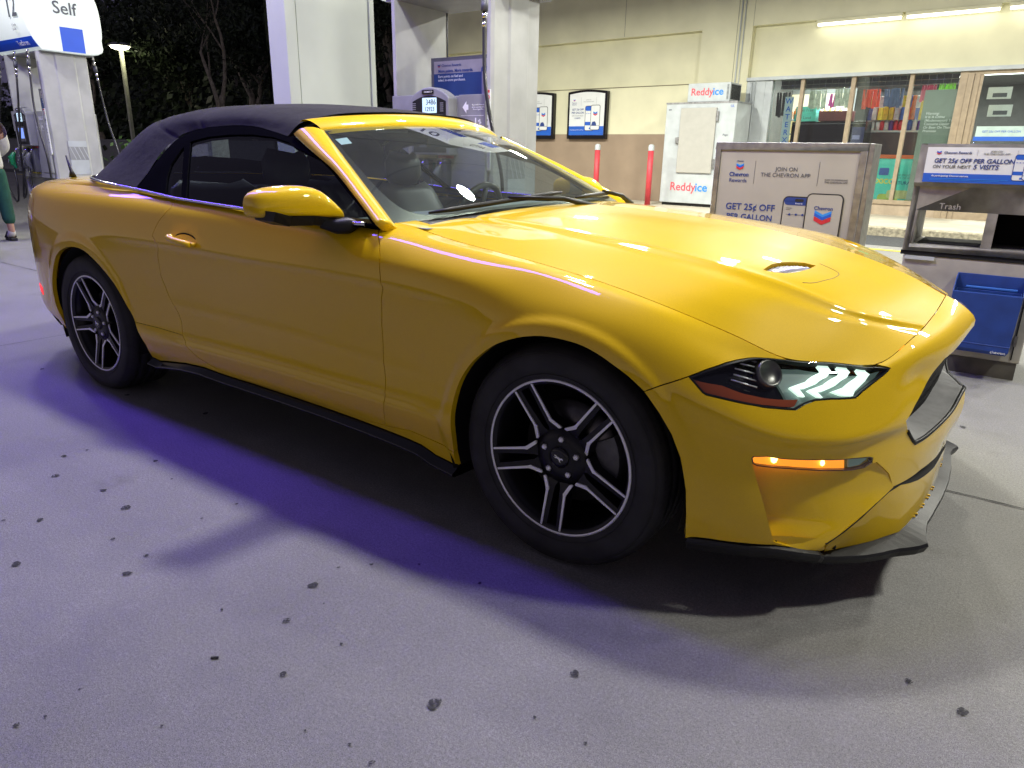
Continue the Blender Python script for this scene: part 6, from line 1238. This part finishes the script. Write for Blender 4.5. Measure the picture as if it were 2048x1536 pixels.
MID = OUT*.5+INN*.5+np.array([.004, -.022, .020]); Q1 = OUT*.8+INN*.2+np.array([.0, -.016, .010]); Q2 = OUT*.18+INN*.82+np.array([.004, -.010, .014])
cols = [OUT+[0, .012, -.004], OUT, Q1, MID, Q2, INN, INN+[-.004, .010, -.010]]
cols = np.array(cols).transpose(1, 0, 2); end = cols[-1:].mean(1, keepdims=True)*.75+cols[-1:]*.25+np.array([.0, .0, -.022]); cols = np.concatenate([cols, end], 0)
PILS = Surf(cols)
pd = panel_data(PILS, [(0, 0), (PILS.ku[-1], 0), (PILS.ku[-1], PILS.kv[-1]), (0, PILS.kv[-1])], lip=0, step=.02, flip=1)
both('a_pillar', pd, M['paint'], car)
aa = np.linspace(-.995, .995, 41); T0 = screen(aa, np.full(41, .985)); 
H = [T0+[.004, 0, -.012], T0+[-.004, 0, .007], T0+[-.030, 0, .027], T0+[-.062, 0, .040], T0+[-.100, 0, .044], T0+[-.112, 0, .036]]
H = np.array(H).transpose(1, 0, 2)
e = (abs(aa)**6)[:, None, None]; H = H*(1-e)+(H-np.array([.0, 0, .006]))*e
H[..., 1] *= (1+.035*np.linspace(0, 1, 6)[None, :]*(abs(aa)**4)[:, None])
HD = Surf(H); 
data_obj('windscreen_header', panel_data(HD, [(0, 0), (HD.ku[-1], 0), (HD.ku[-1], HD.kv[-1]), (0, HD.kv[-1])], lip=0, step=.02, flip=1), M['paint'], car)
us_ = np.linspace(3.58, 3.81, 10); e1_ = SA(us_, [VM]*10)
for f in (lambda p: p, mir): mb = MB(); strip(mb, f(e1_+[0, .001, -.001]), f(e1_+[-.012, .055, .010])); strip(mb, f(e1_+[-.012, .055, .010]), f(e1_+[-.03, .13, .0])); mb.build('cowl_corner', M['paint'], car)
# cowl and wipers
mb = MB(); A = screen(aa*.99, np.full(41, .06))+[-.01, 0, -.012]; B = screen(aa*.99, np.full(41, 0.))+[.06, 0, -.02]; C = B+[.10, 0, -.05]; strip(mb, A, B); strip(mb, B, C)
mb.build('cowl', M['black'], car)
def wiper(a0, a1, b0, b1, piv):
    w = MB(); t = np.linspace(0, 1, 9); P = screen(a0+(a1-a0)*t, b0+(b1-b0)*t)+[.006, 0, .014]; w.tube([tuple(p) for p in P], [.004]+[.009]*7+[.004], 6)
    Q = screen(np.array([piv[0]]), np.array([piv[1]]))[0]+[.05, 0, .0]; m = P[4]; w.tube([tuple(Q), tuple(Q*.6+m*.4+[0, 0, .022]), tuple(m+[0, 0, .010])], [.013, .010, .007], 6)
    w.build('wiper', M['black'], car)
wiper(-.86, -.08, .015, .075, (.02, -.03)); wiper(-.02, .78, .02, .07, (.80, -.03))
# door mirrors
def mirror_housing(s_):
    sec = [(-1.172, .990, 1.028, .45), (-1.165, .982, 1.048, .72), (-1.140, .978, 1.066, .92), (-1.08, .975, 1.076, 1.0), (-1.00, .973, 1.078, 1.0), (-.955, .972, 1.066, .96), (-.915, .970, 1.030, .88), (-.888, .969, 1.000, .80), (-.878, .969, .984, .66)]
    n = 24; vs = []
    for y, zb, zt, d in sec:
        zc, h = (zb+zt)/2, (zt-zb)/2
        for k in range(n):
            a = 2*math.pi*k/n; ca, sa = math.cos(a), math.sin(a)
            x = (abs(ca)**.5)*math.copysign(1, ca)*(.066 if ca > 0 else .048)*d; z = (abs(sa)**(.68 if sa > 0 else .36))*math.copysign(1, sa)*h
            sweep = -.30*max(0, -(y+1.02))+.18*max(0, y+1.02)
            vs.append((-.950+x+sweep-.25*max(0, z)*(1 if ca > 0 else 0), s_*y, zc+z))
    f = [(i*n+k, i*n+(k+1) % n, (i+1)*n+(k+1) % n, (i+1)*n+k) for i in range(len(sec)-1) for k in range(n)]+[tuple(range(n)), tuple((len(sec)-1)*n+k for k in range(n))]
    mb = MB(); mb.add(vs, f, 0, True); o = mb.build('door_mirror', M['paint'], car)
    sb = o.modifiers.new('s', 'SUBSURF'); sb.levels = 1; sb.render_levels = 1
    mb = MB()
    base = [(-1.15, .985), (-1.09, .968), (-1.0, .965), (-.93, .958), (-.885, .945)]
    for (y0, z0), (y1, z1) in zip(base[:-1], base[1:]):
        mb.add([(-1.01, s_*y0, z0+.02), (-.885, s_*y0, z0+.018), (-.90, s_*y0, z0-.012), (-.99, s_*y0, z0-.012), (-1.01, s_*y1, z1+.02), (-.885, s_*y1, z1+.018), (-.90, s_*y1, z1-.014), (-.99, s_*y1, z1-.014)],
               [(0, 1, 5, 4), (1, 2, 6, 5), (2, 3, 7, 6), (3, 0, 4, 7), (0, 3, 2, 1), (4, 5, 6, 7)], 0)
    mb.tube([(-.915, s_*-.955, .957), (-.88, s_*-.915, .945), (-.855, s_*-.885, .948), (-.835, s_*-.868, .952)], [.018, .026, .028, .014], 12)
    mb.build('mirror_base', M['black'], o, bevel=.004)
    mb = MB(); mb.box((-1.004, s_*-1.03, 1.016), (.004, .17, .09)); mb.build('mirror_glass', M['chrome'], o)
    if s_ < 0:       # the far mirror is folded back against the window
        o.matrix_world = Matrix.Translation((-.93, .92, 0)) @ Matrix.Rotation(R(72), 4, 'Z') @ Matrix.Translation((.93, -.92, 0))
mirror_housing(1); mirror_housing(-1)
# door handle
def handle(door_o, s_):
    c = np.array(inv_handle); 
    mb = MB(); n = 9; P = [(c[0]-.085+.17*i/8, c[1]-.026-.010*math.sin(math.pi*i/8), c[2]+.012-.020*i/8) for i in range(n)]
    mb.tube([(x, y*s_, z) for x, y, z in P], [.008]+[.0135]*7+[.010], 10)
    for k in (0, 8): mb.tube([(P[k][0], P[k][1]*s_, P[k][2]), (P[k][0], (P[k][1]+.035)*s_, P[k][2])], .010, 8)
    h = mb.build('handle', M['paint'], door_o)
    mb = MB(); mb.tube([((c[0]+.01)+.085*math.cos(t*math.pi/10), (c[1]+.001)*s_, c[2]-.004+.034*math.sin(t*math.pi/10)) for t in range(20)], .003, 6, closed=True); mb.build('handle_cup', M['seal'], h)
inv_handle = SA([2.56], [.60])[0]; inv_handle = (-1.80, float(inv_handle[1]), .822)
handle(doorR_obj, 1); handle(doorL_obj, -1)
# antenna
mb = MB(); mb.tube([(-3.30, -.66, 1.022), (-3.305, -.66, 1.05), (-3.34, -.66, 1.13)], [.020, .010, .004], 8); mb.build('antenna_fin', M['black'], car)
# ---- head lamps
def lamp(mirrored):
    T = mirror_data if mirrored else (lambda d: d)
    hp = [p for p in hl_poly]
    root = data_obj('headlight', T(panel_data(SA, hp, lip=0, step=.03, off=-.040, gap=-.002)), M['gloss_black'], car)
    data_obj('lens', T(panel_data(SA, hp, lip=0, step=.02, off=.001, gap=.002)), M['lens'], root)
    data_obj('lens_rim', T(panel_data(SA, hp, [list(map(tuple, shrink(resample(hp, .01), .007, np.array([1, 1]))))], lip=.02, step=.012, off=-.001, gap=.001)), M['black'], root)
    data_obj('side_reflector', T(panel_data(SA, F_['in_amber'], lip=.008, step=.02, off=-.012)), M['amber'], root)
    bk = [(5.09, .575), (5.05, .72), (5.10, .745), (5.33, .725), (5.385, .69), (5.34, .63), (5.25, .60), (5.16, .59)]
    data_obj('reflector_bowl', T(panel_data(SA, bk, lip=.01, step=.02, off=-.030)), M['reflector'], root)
    for k in ('in_c1', 'in_c2', 'in_c3'): data_obj('light_bar', T(panel_data(SA, F_[k], lip=.010, step=.015, off=-.012)), M['led'], root)
    c = SA([5.045], [.675])[0]; n = SA.nrm([5.045], [.675])[0]; nv = Vector(n); nv = (nv+Vector((.35, 0, -.1))).normalized()
    s_ = -1 if mirrored else 1
    mb = MB(); q = nv.to_track_quat('Z', 'Y').to_matrix()
    prof = [(.030, -.034), (.036, -.034), (.036, -.010), (.031, -.008), (.029, -.014), (.0, -.010)]
    mm = MB(); mm.lathe(prof, 'z', (0, 0, 0), 28)
    vs = [tuple(q@Vector(p)+Vector(c)) for p in mm.v]; vs = [(x, y*s_, z) for x, y, z in vs]; mb.add(vs, mm.f, 0, True); mb.build('projector', M['steel'], root)
    mb = MB()
    for i in range(5):
        b = .62+.022*i; P = SA([4.93+.006*i, 5.0], [b-.012, b-.002])-SA.nrm([4.95, 5.0], [b, b])*.016; P[:, 1] *= s_; mb.tube([tuple(P[0]), tuple(P[1])], .0022, 5)
    mb.build('fins', M['machined'], root)
    sp = list(F_['sig'])
    so = data_obj('signal_lamp', T(panel_data(SA, sp, lip=.03, step=.02, off=-.020, gap=-.001)), M['sig'], car)
    data_obj('lens', T(panel_data(SA, sp, lip=.012, step=.02, off=.0, gap=.0015)), M['lens'], so)
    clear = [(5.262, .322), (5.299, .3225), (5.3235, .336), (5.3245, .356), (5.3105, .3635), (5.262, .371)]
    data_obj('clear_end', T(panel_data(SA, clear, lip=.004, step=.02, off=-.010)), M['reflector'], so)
    data_obj('lamp_rim', T(panel_data(SA, sp, [list(map(tuple, shrink(resample(sp, .01), .005, np.array([1, 1]))))], lip=.015, step=.012, off=-.002, gap=.0005)), mat('lamp_rim_smoke', (.10, .03, .02), .3), so)
    mb = MB()
    for u, v, r in ((5.055, .357, .009), (5.185, .345, .006)):
        P = SA([u], [v])[0]-SA.nrm([u], [v])[0]*.014; mm = MB(); mm.lathe([(0, -r*1.5), (r*.7, -r), (r, 0), (r*.7, r), (0, r*1.5)], 'z', (P[0], P[1]*s_, P[2]), 10); mb.add(mm.v, mm.f, 0, True)
    mb.build('bulb', M['sig_hot'], so)
lamp(False); lamp(True)
# ---- wheels
def wheel(cx, s_, yface, ang):
    """s_ = -1: car's right. yface = |y| of the rim face"""
    Y = lambda d: s_*(yface-d)          # d = depth inwards from the face
    mb = MB(); n = 72
    prof = [(.225, .012), (.236, .0), (.2435, .003), (.2445, .014), (.232, .030), (.222, .045), (.215, .12), (.222, .20), (.240, .215)]
    mb.lathe([(r, Y(d)) for r, d in prof], 'y', (cx, 0, .335), n)
    # hub + ten spokes in five pairs
    mb.lathe([(.030, Y(.020)), (.034, Y(.016)), (.060, Y(.022)), (.088, Y(.030)), (.092, Y(.06)), (.05, Y(.09))], 'y', (cx, 0, .335), 40)
    def P(r, th, d): return (cx+r*math.cos(th), Y(d), .335+r*math.sin(th))
    def L(x, l, th, d): return (cx+x*math.cos(th)-l*math.sin(th), Y(d), .335+x*math.sin(th)+l*math.cos(th))
    face = MB()
    for k in range(5):
        th = R(ang+72*k)
        for q in (1, -1):
            o1, i1 = .0365, .027       # outer and inner edge of the arm (lateral)
            st_ = [(.238, o1, i1-.010, .004), (.18, .035, .014, .010), (.12, .0335, .010, .018), (.098, .044, .008, .022), (.080, .050, .0, .028)]
            vs = []
            for x, o, i, d in st_: vs += [L(x, q*o, th, d), L(x, q*i, th, d+.003), L(x, q*i*.9, th, d+.040), L(x, q*(o+.003), th, d+.036)]
            f = []
            for j in range(len(st_)-1):
                for e_ in range(4): f.append((j*4+e_, j*4+(e_+1) % 4, j*4+4+(e_+1) % 4, j*4+4+e_))
            mb.add(vs, f, 0)
            # machined edge of the arm
            ed = [(.2365, .0365, .0305, .003), (.12, .0345, .0265, .0165), (.112, .0365, .0245, .0175), (.0795, .0515, .0405, .0235), (.0775, .0500, .0440, .0242)]
            vs = []
            for x, o, i, d in ed: vs += [L(x, q*o, th, d-.0012), L(x, q*i, th, d-.0012), L(x, q*i, th, d+.004), L(x, q*o, th, d+.004)]
            f = []
            for j in range(len(ed)-1):
                for e_ in range(4): f.append((j*4+e_, j*4+(e_+1) % 4, j*4+4+(e_+1) % 4, j*4+4+e_))
            f += [(3, 2, 1, 0)]
            face.add(vs, f, 0)
    w = mb.build('wheel', M['wheel_black'], car)
    face.lathe([(.2345, Y(.004)), (.2360, Y(-.0015)), (.2425, Y(-.0010)), (.2440, Y(.006))], 'y', (cx, 0, .335), n)
    face.build('machined_face', M['machined'], w)
    t = MB()
    tp = [(.243, .002), (.262, -.006), (.285, -.011), (.308, -.010), (.326, -.002), (.337, .012), (.343, .028)]
    g_ = []
    for a in (.05, .095, .14, .185): g_ += [(.3455, a-.006), (.338, a-.005), (.338, a+.003), (.3455, a+.004)]
    tp2 = tp+g_+[(.343, .212), (.337, .224), (.326, .234), (.300, .240), (.243, .228)]
    t.lathe([(r, Y(d)) for r, d in tp2], 'y', (cx, 0, .335), 96)
    t.v = [(x, y, max(z, .0005)) for x, y, z in t.v]
    ty = t.build('tyre', M['rubber'], w)
    tr = MB(); 
    for rr in (.258, .316, .322): tr.lathe([(rr, Y(-.0065 if rr < .3 else -.0058)), (rr+.0012, Y(-.0095 if rr < .3 else -.0075)), (rr+.0024, Y(-.0065 if rr < .3 else -.0050))], 'y', (cx, 0, .335), 96)
    tr.build('sidewall_rib', M['rubber'], ty)
    tb_ = MB()
    for k in range(96):
        a = 2*math.pi*k/96
        if .335+.342*math.sin(a) < .02: continue
        c_, s2_ = math.cos(a), math.sin(a); q0 = [(.3375, .0115), (.3445, .030), (.3462, .046)]
        vs = []
        for w_ in (-.0035, .0035):
            for rr, d in q0: vs.append((cx+rr*c_-w_*s2_, Y(d-.0012), .335+rr*s2_+w_*c_))
        tb_.add(vs, [(0, 1, 4, 3), (1, 2, 5, 4)])
    tb_.build('tread_blocks', M['rubber'], ty, merge=False, fix=False)
    b = MB(); b.lathe([(.06, Y(.085)), (.160, Y(.085)), (.160, Y(.105)), (.06, Y(.105))], 'y', (cx, 0, .335), 48); b.build('brake_disc', M['steel'], w)
    b = MB(); b.prism([(cx-.17*math.cos(R(a)), .335+.17*math.sin(R(a))) for a in (150, 160, 170, 180, 190, 200, 210)]+[(cx-.10*math.cos(R(a)), .335+.10*math.sin(R(a))) for a in (210, 180, 150)], Y(.07), Y(.125), 'xz'); b.build('brake_caliper', M['grey'], w)
    b = MB(); b.lathe([(.24, Y(.215)), (.05, Y(.19)), (.0, Y(.19))], 'y', (cx, 0, .335), 32); b.build('wheel_back', M['void'], w)
    for k in range(5):
        th = R(ang+36+72*k)-0; x, z = cx+.0572*math.cos(th), .335+.0572*math.sin(th)
        b = MB(); b.lathe([(.016, Y(.030)), (.0150, Y(.0195)), (.0135, Y(.0215)), (.0120, Y(.031))], 'y', (x, 0, z), 16); b.lathe([(.0092, Y(.032)), (.0092, Y(.016)), (.0060, Y(.013)), (0, Y(.0125))], 'y', (x, 0, z), 6, mi=1, smooth=False)
        b.build('lug_nut', [M['wheel_black'], M['machined']], w)
    b = MB(); b.lathe([(.033, Y(.018)), (.031, Y(.0125)), (.020, Y(.0105)), (0, Y(.010))], 'y', (cx, 0, .335), 32); cap = b.build('hub_cap', M['gloss_black'], w)
    # small running-horse emblem
    hs = [(-.018, .0), (-.012, .0035), (-.006, .003), (.000, .006), (.006, .006), (.010, .011), (.016, .012), (.019, .008), (.014, .007), (.010, .002), (.013, -.003), (.019, -.004), (.012, -.006), (.006, -.002), (-.002, -.002), (-.008, -.007), (-.016, -.008), (-.009, -.004), (-.010, -.0005), (-.018, -.002)]
    b = MB(); th = R(ang-90-36)*0-R(35); b.prism([(cx+(x*math.cos(th)-z*math.sin(th))*.85, .335+(x*math.sin(th)+z*math.cos(th))*.85) for x, z in hs], Y(.0102), Y(.0090), 'xz'); b.build('emblem', M['machined'], cap)
wheel(0, -1, .900, 122.7); wheel(-2.72, -1, .925, 116.0); wheel(0, 1, .900, 30.); wheel(-2.72, 1, .925, 75.)
# ---- cabin
cab = MB(); cab.bb((-2.75, -.80, .24), (-.70, .80, .30)); cab.bb((-2.80, -.80, .24), (-2.74, .80, .95)); cab.bb((-3.30, -.76, .90), (-2.70, .76, .965)); cab.build('cabin_floor', M['void'], car)
for s_ in (-1, 1): mb = MB(); mb.bb((-2.75, s_*.80, .28), (-.72, s_*.76, .935)); mb.bb((-2.2, s_*.77, .60), (-1.0, s_*.69, .68)); mb.build('door_card', M['leather'], car, bevel=.015)
# dashboard: a shelf from the screen base back, with a hooded binnacle in front of the driver
mb = MB(); rows_ = []
for x, z in ((-.60, .945), (-.80, .955), (-1.00, .950), (-1.10, .935), (-1.16, .895), (-1.17, .80), (-1.12, .60)):
    rows_.append([(x-.02*(1-(y/.78)**2), y, z+(.018*math.exp(-((y-.38)/.2)**2) if x > -1.14 else 0)+(.008*math.exp(-((y+.4)/.25)**2))) for y in np.linspace(-.78, .78, 25)])
for a, b in zip(rows_[:-1], rows_[1:]): strip(mb, np.array(a), np.array(b))
dash = mb.build('dashboard', M['dash'], car)
mb = MB(); mb.bb((-1.178, -.10, .70), (-1.165, .10, .86)); mb.build('centre_screen', M['gloss_black'], dash, bevel=.01)
mb = MB(); c = Vector((-1.32, .38, .865)); ax = Vector((-.93, 0, .38)).normalized(); e1 = Vector((0, 1, 0)); e2 = ax.cross(e1)
mb.tube([tuple(c+(e1*math.cos(2*math.pi*k/36)+e2*math.sin(2*math.pi*k/36))*.182) for k in range(36)], .015, 10, closed=True)
for a in (0, 180, 270): mb.tube([tuple(c+ax*-.02), tuple(c+(e1*math.cos(R(a))+e2*math.sin(R(a)))*.175)], .014, 8)
mb.lathe([(0, 0), (.06, .0), (.07, -.03), (0, -.05)], 'x', tuple(c), 20)
mb.build('steering_wheel', M['leather'], car)
def seat(y, x0, rear=False):
    t = MB(); w = .27 if not rear else .30
    def slab(rows):
        vs = []; n = 14
        for (x, z, hw, th) in rows:
            for k in range(n):
                a = 2*math.pi*k/n; ca, sa = math.cos(a), math.sin(a)
                vs.append((x+sa*th*.9, y+(abs(ca)**.6)*math.copysign(hw, ca), z+sa*th*.25+.03*abs(ca)**3))
        f = [(i*n+k, i*n+(k+1) % n, (i+1)*n+(k+1) % n, (i+1)*n+k) for i in range(len(rows)-1) for k in range(n)]+[tuple(range(n)), tuple((len(rows)-1)*n+k for k in range(n))]
        t.add(vs, f, 0, True)
    slab([(x0, .45, w*.8, .07), (x0-.02, .52, w, .085), (x0-.09, .70, w, .08), (x0-.15, .86, w*.92, .07), (x0-.19, .96, w*.80, .055), (x0-.20, 1.0, w*.6, .035)])
    t.box((x0+.24, y, .43), (.50, w*2, .15))
    if not rear:
        slab([(x0-.195, 1.005, .10, .03), (x0-.20, 1.04, .125, .05), (x0-.205, 1.11, .125, .05), (x0-.21, 1.16, .09, .03)])
        t.tube([(x0-.19, y-.05, .97), (x0-.2, y-.05, 1.03)], .006); t.tube([(x0-.19, y+.05, .97), (x0-.2, y+.05, 1.03)], .006)
    t.build('rear_seat' if rear else 'seat', M['leather'], car)
seat(-.38, -1.62); seat(.38, -1.62); seat(-.33, -2.30, True); seat(.33, -2.30, True)
mb = MB(); mb.bb((-1.262, -.05, 1.205), (-1.245, .19, 1.265)); mb.tube([(-1.25, .07, 1.24), (-1.20, .05, 1.285)], .01); mb.build('rear_view_mirror', M['gloss_black'], car, bevel=.012)
mb = MB(); mb.bb((-1.345, -.50, 1.262), (-1.30, -.12, 1.276)); mb.build('sun_visor', M['grey'], car, bevel=.006); mb = MB(); mb.bb((-1.345, .18, 1.262), (-1.30, .52, 1.276)); mb.build('sun_visor', M['grey'], car, bevel=.006)
